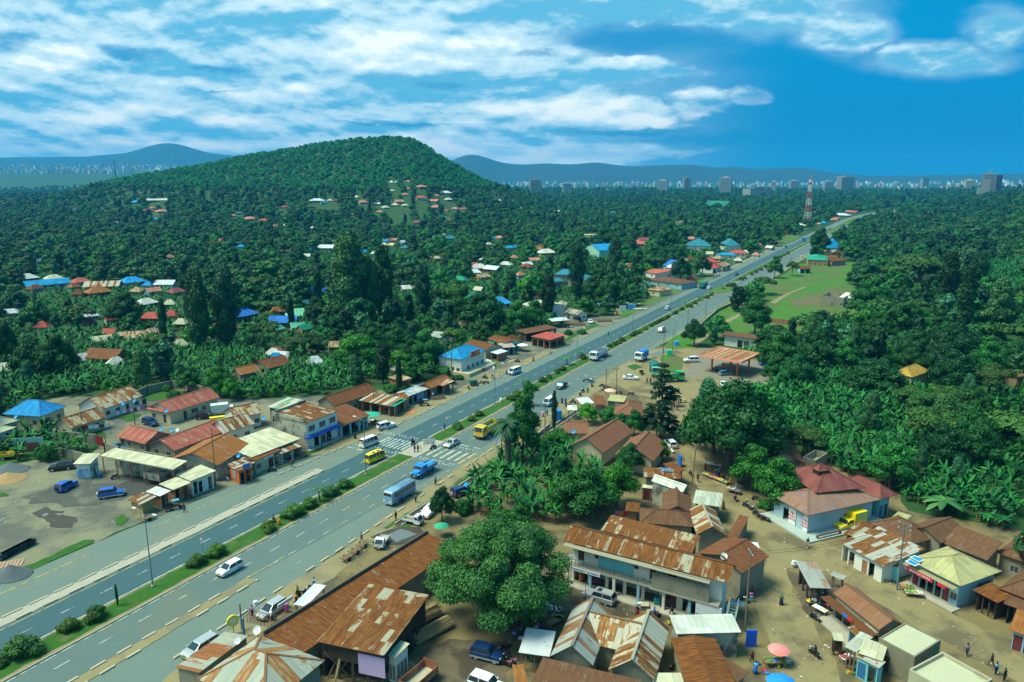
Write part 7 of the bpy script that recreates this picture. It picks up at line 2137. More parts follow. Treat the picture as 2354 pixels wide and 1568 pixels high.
q=MB();q.box(-.4,2.0,-.855,-.848,.85,.97);q.build('lettering',Q9,mb2)
q=MB();[q.box(-.9+i*1.3,-.3+i*1.3,-.5,.0,2.06,2.12)for i in range(3)];q.build('roof_vent',Q9,mb2)
pd(sedan('pale green silver saloon waiting behind the zebra crossing',PS,4.5),'C1',1800,765,TOW)
pd(suv('white estate suv parked on the earth before the motorcycle repair stall',PW,4.6,rail=True),'C1',1200,605,AWAY-.35,.03)
mb3=mbs('white minibus with blue lower body coming past the bank',PW)
pd(mb3,'B2',25,1370,TOW-.1)
q=MB();[q.box(-2.3,2.3,sy*.854-.006,sy*.854+.006,.32,.74)for sy in(-1,1)];q.box(2.2,2.36,-.8,.8,.3,.7);q.build('lower_band',PLB,mb3)
mb4=mbs('white minibus with blue face behind the dark cypress',PW)
pd(mb4,'C2',345,390,TOW)
q=MB();[q.box(-2.3,2.3,sy*.854-.006,sy*.854+.006,.32,.74)for sy in(-1,1)];q.box(2.2,2.36,-.8,.8,.3,.9);q.build('lower_band',PLB,mb4)
pd(mbs('silver minibus on the right-hand lanes beyond the dump truck',PS,4.7,H_=1.95),'B2',1375,985,TOW)
pd(hatch('white hatchback driving away on the left-hand lanes',PW,4.1),'B2',1430,775,AWAY)
pd(hatch('white car close behind the green covered lorry',PW,4.1),'B2',1812,588,AWAY)
pd(hatch('dark car alone on the left-hand lanes beyond the traffic island',PDB,4.2),'B2',2065,462,AWAY)
pd(sedan('white saloon parked by the firewood heap',PW,4.4),'B2',720,900,AWAY+.5-PI,.03)
pd(hatch('white car parked at the grassy verge near the brick red shops',PW,4.1),'B2',1895,465,AWAY,.03)
pd(sedan('white saloon turning out of the side road by the cargo tricycle',PW,4.6),'B2',1090,1420,2.95-PI,.06)
pd(suv('silver white suv parked beside the grass triangle',PW,4.9,rail=True,H_=1.85),'B2',1645,1262,.12+PI,.06)
pd(hatch('blue grey hatchback under the station canopy',paint('grey_blue',(.10,.26,.34),.3),4.3),'B2',1962,1382,.35,.06)
pd(sedan('dark car parked left of the pump under the canopy',PBK,4.3),'B2',1900,1345,-.5,.06)
pd(suv('blue pickup style suv parked behind the right station pillar',PB,4.5),'B2',2330,1290,.3,.06)
s1=suv('dark blue suv with open side door and raised bonnet',PDB,4.3,spare=Q43)
pd(s1,'C1',1890,1215,.75,.03)
q=MB();q.box(.2,1.2,-1.75,-1.70,.5,1.2);q.build('open_door',PDB,s1)
q=MB();q.bar((.95,0,1.12),(1.55,0,1.8),1.4,.05);q.build('raised_bonnet',PLB,s1)
pd(hatch('white hatchback half hidden by the small round tree',PW,4.2),'C1',1590,1400,-1.9,.03)
pd(suv('dark green black suv at the car wash yard edge',PBK,4.7,spare=Q54,rail=True),'C0',570,985,.35+PI,.03)
pd(suv('blue suv seen from behind in the yard',PB,4.2,spare=Q54),'C0',615,1165,1.35,.03)
pd(suv('blue and silver suv with white spare wheel in the yard',PB,4.4,spare=PW,lower=PS,H_=1.8),'C0',1030,1235,.42,.03)
pd(suv('dark blue suv parked outside the faded red roofed house',PDB,4.5,rail=True),'C0',1385,575,-.55,.03)
pd(suv('black suv parked beside the raised red porch',PBK,4.5,rail=True),'C0',1890,515,.3,.03)
pd(sedan('pale car half hidden behind the row house',PW,4.4),'C0',2110,625,1.0,.03)
pd(sedan('teal car glimpsed behind the car wash wall',PTL,4.4),'C0',1075,805,.2,.03)
pd(suv('silver suv with sunroof parked before the long market building',PS,4.75,sun=True,rail=True,H_=1.75),'D2',800,820,2.62,.03)
pd(suv('navy and silver short suv in the dark yard',PDB,4.1,lower=PS),'D1',2125,1350,-.38,.03)
s2=suv('white suv roof at the lower edge of the photograph',PW,4.6,H_=1.8)
pd(s2,'D1',2130,1640,-.5,.03)
pd(suv('white suv driving down the market road',PW,4.5,H_=1.75),'D2',2225,430,-1.75,.06)
pd(hatch('white taxi car with laden bonnet at the market road edge',PW,4.2),'C2',1455,770,1.75,.06)
pd(sedan('white car half hidden by the grey green tree at the station exit',PW,4.3),'C2',1945,215,1.2,.06)
for i,(t,x,y,pm,c_)in enumerate((('B3',75,165,PBK,'black car in the far'),('B3',205,315,PS,'silver car on the far right-hand'),('B3',308,300,PW,'white car parked at the far right-hand'),('B3',165,205,PDB,'dark car waiting at the far junction'),('B3',470,60,PW,'white car near the far bend of the'),('A3',622,1050,PW,'white car far up the left-hand'),('A3',570,1075,PBK,'black car far up the left-hand'))):
 pd(hatch(c_+' lanes' if 'junction' not in c_ else c_,pm,4.4),t,x,y,AWAY)
 # ---- pickups, lorries, buses
def box_(root,name,m_,*b):
 q=MB()
 for bb in b:
  q.box(*bb)
 return q.build(name,m_,root)
def cab(root,x0,x1,w_,z0,z1,pm,slope=.28,name='cab',hoodless=True):
 q=MB()
 zb=z0+(z1-z0)*.50
 prof=[(x0,z0),(x1,z0),(x1+.02,zb),(x1-slope,z1-.06),(x1-slope-.12,z1),(x0+.05,z1),(x0,z1-.08)]
 q.loft([[(x,-w_/2,z)for x,z in prof],[(x,w_/2,z)for x,z in prof]])
 c_=q.build(name,pm,root)
 q=MB()
 a=.97
 q.poly([(x1+.035,-w_/2*.88,zb+.04),(x1+.035,w_/2*.88,zb+.04),(x1-slope+.03,w_/2*.84,z1-.1),(x1-slope+.03,-w_/2*.84,z1-.1)])
 for sy in(-1,1):
  y_=sy*(w_/2+.008)
  pts=[(x0+.18,y_,zb+.06),(x1-.12,y_,zb+.06),(x1-slope-.05,y_,z1-.14),(x0+.18,y_,z1-.14)]
  q.poly(pts if sy<0 else pts[::-1])
 q.build('windscreen',Q57,root)
 for sy in(-1,1):
  box_(root,'headlight',Q29,(x1-.02,x1+.045,sy*w_*.36-.15,sy*w_*.36+.15,z0+.18,z0+.36))
  q=MB();q.box(x1-.15,x1+.05,sy*(w_/2+.16)-.08,sy*(w_/2+.16)+.08,zb+.1,zb+.45);q.build('mirror',Q9,root)
 box_(root,'bumper',Q9,(x1-.1,x1+.08,-w_/2,w_/2,z0-.12,z0+.14))
 box_(root,'number_plate',Q39,(x1+.08,x1+.1,-.26,.26,z0-.04,z0+.1))
 return c_
def mtk(label,pm,bed_m,t,x,y,ang):
 o=thing('pickup',label,'pickup',group=None)
 cab(o,.45,1.65,1.45,.35,1.72,pm,.5)
 box_(o,'cargo_bed',pm,(-1.7,.4,-.72,-.68,.62,.95),(-1.7,.4,.68,.72,.62,.95),(-1.72,-1.68,-.72,.72,.62,.95),(.36,.42,-.72,.72,.62,1.05))
 box_(o,'bed_floor',bed_m,(-1.68,.36,-.68,.68,.58,.66))
 box_(o,'chassis',Q9,(-1.6,1.4,-.4,.4,.3,.56))
 for sx in(-1.05,1.0):
  for sy in(-1,1):
   whl(o,sx,sy*.62,.27,.16)
 return pd(o,t,x,y,ang,.05)
mtk('white mini pickup with empty wooden bed facing the road edge',PW,WM['plank'],'D1',1445,110,-.38)
mtk('white mini pickup parked beside the puddle and handcarts',PW,Q28,'D1',1160,310,TOW+.35)
o=thing('pickup','dark petrol blue pickup on the right-hand lanes before the junction','pickup')
cab(o,-.1,1.4,1.7,.4,1.62,PTL,.5)
box_(o,'bonnet',PTL,(1.3,2.35,-.82,.82,.4,1.0))
box_(o,'cargo_bed',PBK,(-2.4,-.15,-.85,-.8,.5,1.05),(-2.4,-.15,.8,.85,.5,1.05),(-2.44,-2.38,-.85,.85,.5,1.05),(-2.4,-.15,-.8,.8,.5,.6))
for sx in(-1.5,1.5):
 for sy in(-1,1):
  whl(o,sx,sy*.76,.35)
box_(o,'headlight',Q29,(2.33,2.38,-.75,-.45,.7,.88),(2.33,2.38,.45,.75,.7,.88));box_(o,'number_plate',Q39,(2.36,2.39,-.26,.26,.45,.58))
pd(o,'C2',455,235,TOW)
o=thing('lorry','bright blue old bonneted lorry with heaped blue load','lorry')
cab(o,.6,1.9,1.9,.75,2.3,PLB,.2)
q=MB();q.loft([crosssec(x,w_,.7,z,.8)for x,w_,z in((1.85,.74,1.52),(2.6,.66,1.48),(3.1,.56,1.40),(3.2,.45,1.2))]);q.build('bonnet',PLB,o)
box_(o,'mudguard',PLB,(2.0,3.05,-1.0,-.6,.78,1.02),(2.0,3.05,.6,1.0,.78,1.02))
box_(o,'headboard',PLB,(.25,.5,-1.05,1.05,1.0,2.35),(.3,1.2,-1.05,1.05,2.3,2.42))
box_(o,'tipper_bed',PLB,(-3.0,.25,-1.1,-1.02,1.05,1.75),(-3.0,.25,1.02,1.1,1.05,1.75),(-3.06,-3.0,-1.1,1.1,1.05,1.75),(-3.0,.25,-1.02,1.02,1.0,1.08))
q=MB();q.loft([[(-2.95+i*.5,-1.0,1.5),(-2.95+i*.5,1.0,1.5),(-2.95+i*.5,.5,1.78+.1*(i%2)),(-2.95+i*.5,-.5,1.72+.08*((i+1)%2))]for i in range(7)]);q.build('load',mat('blue_tarp_load',(.04,.32,.62),.6,.3,2,col2=(.02,.2,.4)),o)
box_(o,'timber_rail',WM['plank'],(-3.0,.2,-1.16,-1.1,1.55,1.75),(-3.0,.2,1.1,1.16,1.55,1.75),(-3.14,-3.06,-1.1,1.1,1.4,1.75))
box_(o,'chassis',Q9,(-2.8,2.8,-.45,.45,.6,.95))
box_(o,'headlight',Q29,(3.1,3.2,-.95,-.7,1.0,1.2),(3.1,3.2,.7,.95,1.0,1.2));box_(o,'bumper',Q9,(3.2,3.32,-1,1,.5,.7));box_(o,'number_plate',Q39,(3.32,3.34,-.26,.26,.52,.66))
for sx,r_w in((-2.0,.46),(2.5,.44)):
 for sy in(-1,1):
  whl(o,sx,sy*.92,r_w,.26,PLB)
pd(o,'C1',1545,1025,TOW)
o=thing('bus','blue and silver country bus with roof rack letting people off','bus')
PBS=mat('bus_silver_blue',(.20,.38,.52),.4,.15,1,metal=.2)
q=MB();q.loft([[(x,-1.05*k,.55),(x,1.05*k,.55),(x,1.08*k,1.4),(x,1.02*k,z-.12),(x,.9*k,z),(x,-.9*k,z),(x,-1.02*k,z-.12),(x,-1.08*k,1.4)]for x,k,z in((-3.5,.95,2.55),(-3.4,1,2.68),(3.2,1,2.68),(3.5,.97,2.5),(3.62,.92,1.5))]);q.build('body',PBS,o)
for sy in(-1,1):
 for i in range(6):
  q=MB();x=-3.2+i*1.03;q.box(x,x+.85,sy*1.055-.02,sy*1.055+.02,1.5,2.25);q.build('window',Q57,o)
 box_(o,'stripe',PLB,(-3.4,3.4,sy*1.085-.01,sy*1.085+.01,.9,1.12));box_(o,'stripe',Q53,(-3.4,2.4,sy*1.085-.01,sy*1.085+.01,.72,.80))
q=MB();q.poly([(3.60,-.9,1.55),(3.60,.9,1.55),(3.54,.84,2.35),(3.54,-.84,2.35)]);q.build('windscreen',Q57,o)
box_(o,'route_board',Q48,(3.5,3.58,-.6,.6,2.32,2.5));box_(o,'door',Q15,(2.1,2.8,-1.11,-1.09,.6,2.3))
box_(o,'bumper',Q43,(3.55,3.75,-1.05,1.05,.5,.75));box_(o,'headlight',Q29,(3.6,3.68,-.9,-.55,.9,1.1),(3.6,3.68,.55,.9,.9,1.1))
q=MB()
for sy in(-.85,.85):q.bar((-3.2,sy,2.95),(1.0,sy,2.95),.05)
for i in range(8):q.bar((-3.2+i*.6,-.85,2.95),(-3.2+i*.6,.85,2.95),.04);q.bar((-3.2+i*.6,-.85,2.66),(-3.2+i*.6,-.85,2.95),.04);q.bar((-3.2+i*.6,.85,2.66),(-3.2+i*.6,.85,2.95),.04)
q.bar((-3.55,-.3,.8),(-3.55,-.3,2.9),.04);q.bar((-3.55,.1,.8),(-3.55,.1,2.9),.04)
q.build('roof_rack',Q9,o)
for sx in(-2.1,2.2):
 for sy in(-1,1):
  whl(o,sx,sy*.95,.42,.24)
pd(o,'C1',1325,1255,TOW)
def dmp(label,cabm,bedm,t,x,y,ang,load=None,L=8.6,canvas=False,cat='dump truck',name='dump_truck',axles=(-3.0,-1.8,3.2)):
 o=thing(name,label,cat)
 h=L/2
 cab(o,h-1.8,h,2.4,.75,2.95,cabm,.22)
 box_(o,'chassis',Q9,(-h+.2,h-.4,-.5,.5,.7,1.1))
 if canvas:
  q=MB()
  q.loft([[(x_,-1.2,1.2),(x_,1.2,1.2),(x_,1.2,2.9),(x_,.6,3.35),(x_,-.6,3.35),(x_,-1.2,2.9)]for x_ in(-h,h-2.1)])
  q.build('canvas_cover',bedm,o)
 else:
  z1=2.6
  box_(o,'tipper_body',bedm,(-h,h-2.1,-1.22,-1.12,1.25,z1),(-h,h-2.1,1.12,1.22,1.25,z1),(-h-.08,-h,-1.22,1.22,1.25,z1-.1),(h-2.15,h-2.0,-1.22,1.22,1.25,z1+.3),(h-2.0,h-1.2,-1.1,1.1,z1+.38,z1+.46))
  q=MB()
  for i in range(7):
   for sy in(-1,1):
    x_=-h+.3+i*(L-2.8)/6
    q.box(x_-.06,x_+.06,sy*1.26-.04,sy*1.26+.04,1.2,z1)
  q.build('rib',bedm,o)
  q=MB();q.loft([[(-h+.05+i*.9,-1.1,1.5),(-h+.05+i*.9,1.1,1.5),(-h+.05+i*.9,.4,(2.45 if load else 1.75)+.15*(i%2)),(-h+.05+i*.9,-.5,(2.3 if load else 1.7)+.1*(i%3))]for i in range(7)]);q.build('load',load or MATS['gravel_grey'],o)
 for sx in axles:
  for sy in(-1,1):
   whl(o,sx*L/8.6,sy*1.02,.5,.3,Q9 if cabm!=PW else Q43)
 return pd(o,t,x,y,ang)
PCY=paint('truck_yellow',(.72,.45,.02))
dmp('yellow tipper truck with white cab top on the right-hand lanes',PCY,paint('tipper_yellow',(.60,.52,.04)),'C1',2130,665,TOW,L=8.2)
dmp('white articulated dump truck passing on the right-hand lanes',PW,paint('tipper_grey',(.55,.60,.60)),'B2',800,1225,TOW,load=MATS['gravel_grey'],L=10.5,axles=(-3.6,-2.7,-1.8,2.4,3.4))
dmp('small lorry with white cab and blue canvas load',PW,mat('blue_canvas',(.02,.20,.55),.8,.15,1),'B2',1190,1245,TOW-.1,L=5.6,canvas=True,cat='lorry',name='lorry',axles=(-2.3,3.0))
dmp('green canvas covered lorry parked nose on beside the grass triangle',paint('cab_green',(.15,.5,.35)),mat('dark_green_canvas',(.015,.14,.11),.85,.15,1),'B2',1310,1370,-1.65,L=8.5,canvas=True,cat='lorry',name='lorry')
dmp('green flatbed lorry parked across the grass triangle',paint('grass_green',(.02,.42,.12)),paint('flatbed_green',(.02,.36,.12)),'B2',1450,1440,.15,L=8.0,cat='lorry',name='lorry',load=MATS['old_planks'])
dmp('distant lorry with green canvas driving away on the left-hand lanes',paint('lorry_teal',(.05,.3,.35)),mat('green_canvas',(.02,.2,.15),.8,.1,1),'B2',1760,580,AWAY,L=8.5,canvas=True,cat='lorry',name='lorry')
dmp('blue lorry far away at the second crossing',PLB,mat('blue_canvas2',(.05,.25,.4),.8,.1,1),'B3',325,150,TOW,L=9,canvas=True,cat='lorry',name='lorry')
o=thing('box_truck','white box truck parked in the compound beside the faded red house','box truck')
cab(o,1.3,2.8,1.9,.6,2.1,PW,.35);box_(o,'cargo_box',mat('box_white_green',(.55,.66,.60),.5,.08,1),(-2.8,1.25,-1.05,1.05,.8,2.9));box_(o,'chassis',Q9,(-2.6,2.4,-.4,.4,.5,.85))
for sx in(-1.7,2.0):
 for sy in(-1,1):whl(o,sx,sy*.85,.38)
pd(o,'C0',2055,480,.4,.03)
box_(thing('yellow_container','yellow tank body lying beside the white box truck','container',tuple(P('C0',2010,540,0)),.4),'body',PYL,(-2,2,-.6,.6,0,1.2))
o=thing('box_truck','yellow box truck with painted side parked beside the clinic','box truck')
q=MB();q.loft([crosssec(x,w_,.45,z,.85)for x,w_,z in((.9,.92,1.15),(1.6,.92,1.12),(2.35,.88,1.0),(2.6,.8,.85),(2.68,.7,.7))]);q.build('bonnet',PYL,o)
cab(o,-.1,1.5,1.8,.5,1.85,PYL,.5)
q=MB();q.box(-3.0,-.15,-1.0,1.0,.75,2.85);q.build('cargo_box',PYL,o)
box_(o,'side_picture',mat('side_print',(.45,.6,.30),.6,.3,1.2,col2=(.80,.66,.03),thr=(.38,.5)),(-2.95,-.2,-1.02,-1.003,.95,2.7),(-2.95,-.2,1.003,1.02,.95,2.7))
box_(o,'headlight',Q29,(2.6,2.68,-.78,-.45,.75,.92),(2.6,2.68,.45,.78,.75,.92));box_(o,'grille',Q9,(2.66,2.70,-.35,.35,.62,.78))
box_(o,'chassis',Q9,(-2.8,2.2,-.4,.4,.45,.75))
for sx in(-1.9,1.75):
 for sy in(-1,1):whl(o,sx,sy*.82,.36)
pd(o,'D3',740,145,-2.72,.03)
o=thing('lorry','lorry bed with rusty red sides at the lower edge of the photograph','lorry')
box_(o,'cargo_bed',WM['rust'],(-2.2,2.2,-1.1,-1.02,.8,1.7),(-2.2,2.2,1.02,1.1,.8,1.7),(-2.26,-2.2,-1.1,1.1,.8,1.7),(2.2,2.26,-1.1,1.1,.8,2.0));box_(o,'bed_floor',Q28,(-2.2,2.2,-1.02,1.02,.75,.85));box_(o,'chassis',Q9,(-2,2,-.4,.4,.45,.75))
for sy in(-1,1):whl(o,-1.2,sy*.9,.42)
pd(o,'D1',1500,1600,1.0,.03)
o=thing('digger','yellow dumper with long tipping skip in the grass of the yard','dumper')
box_(o,'skip',PCY,(-1.6,1.2,-.8,-.72,.8,1.5),(-1.6,1.2,.72,.8,.8,1.5),(-1.66,-1.6,-.8,.8,.8,1.5),(-1.6,1.2,-.72,.72,.78,.9),(1.2,1.26,-.8,.8,.8,1.6))
box_(o,'arm',PCY,(1.2,2.8,-.15,.15,.7,1.0));box_(o,'chassis',Q9,(-1.4,2.4,-.35,.35,.45,.78))
for sx in(-.9,1.9):
 for sy in(-1,1):whl(o,sx,sy*.75,.42)
pd(o,'C0',85,890,.35,.03)
# ---- two and three wheelers
def bike_proto(name,label,tank_m,group):
 o=thing(name,label,'motorcycle',group=group)
 for sx in(-.62,.66):
  q=MB();q.lathe([(.23,-.045),(.30,-.05),(.30,.05),(.23,.045)],12,(sx,0,.30),'y');wq=q.build('wheel',Q54,o)
  q=MB();q.lathe([(.05,-.02),(.23,-.02),(.23,.02),(.05,.02)],8,(sx,0,.30),'y');q.build('rim',Q43,wq)
 q=MB();q.bar((-.62,0,.30),(.0,0,.42),.08);q.bar((0,0,.42),(.42,0,.80),.07);q.bar((.42,0,.95),(.66,0,.30),.08);q.bar((-.4,0,.62),(.4,0,.72),.08);q.box(-.15,.2,-.13,.13,.25,.55);q.bar((-.7,.14,.36),(.1,.14,.30),.07);q.build('frame',Q9,o)
 q=MB();q.ball((.2,0,.80),(.26,.14,.13),10,5);q.build('fuel_tank',tank_m,o)
 q=MB();q.loft([[(x,-w_,.70),(x,w_,.70),(x,w_*.8,z),(x,-w_*.8,z)]for x,w_,z in((-.75,.08,.84),(-.55,.13,.82),(-.2,.14,.78),(.05,.09,.78))]);q.build('seat',Q5,o)
 q=MB();q.bar((.42,-.36,1.02),(.42,.36,1.02),.04);q.box(.5,.62,-.09,.09,.82,.98);q.bar((.66,0,.62),(.9,0,.5),.12,.03);q.bar((-.5,0,.72),(-.95,0,.66),.14,.03);q.build('handlebar',Q43,o)
 return o
def cp(o,parent=None):
 c=o.copy()
 C.objects.link(c)
 c.parent=parent
 for ch in list(o.children):
  cp(ch,c)
 return c
BP={}
def bike(label,col,t,x,y,ang,lean=.12,z=.05,group=None):
 cm={'red':PRD,'black':PBK,'blue':PB,'silver':PS}[col]
 if col not in BP:
  o=BP[col]=bike_proto('motorcycle',label,cm,group)
 else:
  o=cp(BP[col])
  o['label']=label
 p=P(t,x,y,0)
 o.location=(p.x,p.y,z)
 o.rotation_euler=(lean,0,ang)
 if group:
  o['group']=group
 elif 'group' in o.keys():
  del o['group']
 return o
def trike(label,pm,t,x,y,ang,top=True,cargo=None):
 o=thing('cargo_tricycle',label,'cargo tricycle')
 q=MB();q.lathe([(.24,-.05),(.31,-.055),(.31,.055),(.24,.05)],12,(1.25,0,.31),'y');q.build('wheel',Q54,o)
 for sy in(-1,1):whl(o,-.75,sy*.5,.3,.14)
 q=MB();q.bar((1.25,0,.31),(1.0,0,1.0),.09);q.bar((1.0,-.38,1.05),(1.0,.38,1.05),.05);q.bar((1.0,0,.6),(-1.3,0,.5),.14);q.build('frame',Q9,o)
 q=MB();q.ball((.75,0,.75),(.3,.17,.18),10,5);q.build('fuel_tank',PRD if pm is PBK else pm,o)
 box_(o,'seat',Q5,(.05,.5,-.3,.3,.62,.78),(.02,.1,-.3,.3,.75,1.15))
 box_(o,'cargo_tray',pm,(-1.5,0,-.6,-.56,.6,.95),(-1.5,0,.56,.6,.6,.95),(-1.54,-1.5,-.6,.6,.6,.95),(-1.5,0,-.56,.56,.56,.64))
 if cargo:
  q=MB();[q.ball((-.3-.4*i,.15*(-1)**i,.85),(.3,.35,.18),8,4,i,.1)for i in range(3)];q.build('load',cargo,o)
 if top:
  box_(o,'canopy',mat('canopy_blue_green',(.08,.30,.36),.6,.1,1),(-.05,1.15,-.5,.5,1.72,1.77));q=MB()
  for sx,sy in((0,-.45),(0,.45),(1.1,-.45),(1.1,.45)):q.bar((sx,sy,.8),(sx,sy,1.74),.035)
  q.build('canopy_post',Q9,o)
 return pd(o,t,x,y,ang,.05)
trike('dark cargo tricycle with blue canopy beside the kiosk row',PBK,'C0',1590,1355,AWAY-.6)
trike('dark cargo tricycle with flat canopy below the makeshift shops',PBK,'C1',1540,400,-.15)
trike('cargo tricycle with white sacks at the highway junction',PBK,'C2',700,180,PI-.1,cargo=Q49)
trike('black cargo tricycle seen from the front behind the white saloon',PBK,'C2',1190,110,-1.7,top=False,cargo=Q5)
o=thing('auto_rickshaw','green three wheeled auto rickshaw parked at the roadside','auto rickshaw')
q=MB();q.loft([[(x,-w_,.35),(x,w_,.35),(x,w_,z-.25),(x,w_*.8,z),(x,-w_*.8,z),(x,-w_,z-.25)]for x,w_,z in((-1.2,.6,1.5),(-1.1,.65,1.7),(.6,.6,1.7),(.9,.5,1.6))]);q.build('canopy',paint('rickshaw_green',(.01,.13,.09)),o)
q=MB();q.loft([[(x,-w_,.3),(x,w_,.3),(x,w_*.8,z),(x,-w_*.8,z)]for x,w_,z in((.9,.5,1.0),(1.25,.35,.85),(1.4,.2,.6))]);q.build('nose',paint('rickshaw_green2',(.02,.2,.13)),o);whl(o,1.2,0.01,.22,.1)
for sy in(-1,1):whl(o,-.8,sy*.55,.24,.12);box_(o,'window',Q57,(-.6,.3,sy*.655-.01,sy*.655+.01,.95,1.4))
pd(o,'C1',2005,215,AWAY-.7)
def cart(label,t,x,y,ang,group='wooden handcarts'):
 o=thing('handcart',label,'handcart',group=group)
 q=MB()
 for i in range(5):q.box(-1.1,1.0,-.5+i*.21,-.34+i*.21,.58,.62)
 q.bar((-1.1,-.52,.55),(1.6,-.42,.62),.08);q.bar((-1.1,.52,.55),(1.6,.42,.62),.08);q.bar((1.55,-.5,.62),(1.55,.5,.62),.06);q.bar((-1.1,-.52,.7),(-1.1,.52,.7),.06,.2);q.build('tray',WM['plank'],o)
 for sy in(-1,1):whl(o,-.1,sy*.62,.36,.13,Q54)
 return pd(o,t,x,y,ang,.05)
cart('nearest wooden handcart of the three in line by the kerb','D1',840,445,AWAY-.1)
cart('middle wooden handcart of the three in line by the kerb','D1',915,385,AWAY-.1)
cart('farthest wooden handcart beside the white mini pickup','D1',985,325,AWAY-.1)
cart('wooden handcart tipped at the service lane edge','C0',1360,1455,AWAY+PI-.2)
# --------- people
def skin_mesh(name,nodes,edges,lvl=1,mat_=None):
 """one continuous surface grown round a skeleton of joints; nodes: name -> (x, y, z, radius)"""
 ks=list(nodes)
 me=bpy.data.meshes.new(name)
 me.from_pydata([nodes[k][:3]for k in ks],[(ks.index(a),ks.index(b))for a,b in edges],[])
 o=bpy.data.objects.new('tmp',me)
 C.objects.link(o)
 md=o.modifiers.new('s','SKIN')
 md.use_smooth_shade=True
 sv=me.skin_vertices[0].data
 for i,k in enumerate(ks):
  r=nodes[k][3]
  sv[i].radius=(r,r)if not isinstance(r,tuple)else r
  sv[i].use_root=i==0
 if lvl:
  s_=o.modifiers.new('d','SUBSURF')
  s_.levels=s_.render_levels=lvl
 bpy.context.view_layer.update()
 dg=bpy.context.evaluated_depsgraph_get()
 out=bpy.data.meshes.new_from_object(o.evaluated_get(dg))
 out.name=name
 bpy.data.objects.remove(o)
 if mat_:
  out.materials.clear()
  out.materials.append(mat_)
 return out
Q51=mat('dark_skin',(.085,.045,.028),.6,.1,3)
Q25=mat('black_hair',(.012,.01,.01),.9,.1,3)
def pose(kind):
 n,e={},[]
 if kind=='z':
  hz,ky,fz=.82,.42,.35
 else:
  hz=.92
 n['hip']=(0,0,hz,(.15,.11))
 n['belly']=(0,0,hz+.18,(.145,.10))
 n['chest']=(0 if kind!='z' else.05,0,hz+.40,(.165,.11))
 n['neck']=(.01 if kind!='z' else.08,0,hz+.56,.055)
 n['jaw']=(n['neck'][0]+.025,0,hz+.64,.072)
 n['head']=(n['neck'][0]+.01,0,hz+.74,.088)
 n['crown']=(n['neck'][0],0,hz+.80,.06)
 e+=[('hip','belly'),('belly','chest'),('chest','neck'),('neck','jaw'),('jaw','head'),('head','crown')]
 for s,sg in(('l',1),('r',-1)):
  if kind=='z':
   knee,ank,toe=(.40,sg*.17,.78),(.32,sg*.19,.40),(.46,sg*.19,.34)
   elb,wri=(.24,sg*.27,hz+.26),(.45,sg*.30,hz+.24)
  elif kind=='w':
   knee,ank,toe=(.18*sg+.05,sg*.10,.50),(.30*sg-(.08 if sg<0 else 0),sg*.10,.09),(.30*sg+.16-(.08 if sg<0 else 0),sg*.11,.04)
   elb,wri=(-.10*sg,sg*.25,hz+.22),(-.16*sg+.08,sg*.27,hz-.0)
  else:
   knee,ank,toe=(.02,sg*.10,.50),(0,sg*.11,.09),(.16,sg*.13,.04)
   elb,wri=(-.02,sg*.25,hz+.20),(.06,sg*.27,hz-.04)
  n['sh'+s]=(n['chest'][0],sg*.18,hz+.46,.062)
  n['el'+s]=(*elb,.042)
  n['wr'+s]=(*wri,.028)
  d=Vector(wri)-Vector(elb)
  d.normalize()
  pm_=Vector(wri)+d*.07
  n['pa'+s]=(*pm_,.032)
  e+=[('chest','sh'+s),('sh'+s,'el'+s),('el'+s,'wr'+s),('wr'+s,'pa'+s)]
  side=d.cross(Vector((0,1,0))).normalized()
  for k,(off,ln)in enumerate(((-.03,.065),(-.01,.075),(.01,.07),(.03,.055))):
   tip=pm_+side*off*1.2+d*ln+Vector((0,-sg*.02,0))
   n['f%d%s'%(k,s)]=(*tip,.009)
   e.append(('pa'+s,'f%d%s'%(k,s)))
  th_=pm_-d*.02+Vector((.05,-sg*.02,0))
  n['th'+s]=(*th_,.011)
  e.append(('pa'+s,'th'+s))
  n['lg'+s]=(.0,sg*.09,hz-.06,.095)
  n['kn'+s]=(*knee,.062)
  n['an'+s]=(*ank,.04)
  n['to'+s]=(*toe,.036)
  e+=[('hip','lg'+s),('lg'+s,'kn'+s),('kn'+s,'an'+s),('an'+s,'to'+s)]
 return n,e
def sub(n,e,keep,grow,move=None):
 nn={k:(*n[k][:3],tuple(r+grow for r in n[k][3])if isinstance(n[k][3],tuple)else n[k][3]+grow)for k in keep}
 if move:
  nn.update(move)
 return nn,[(a,b)for a,b in e if a in nn and b in nn]
PZ={}
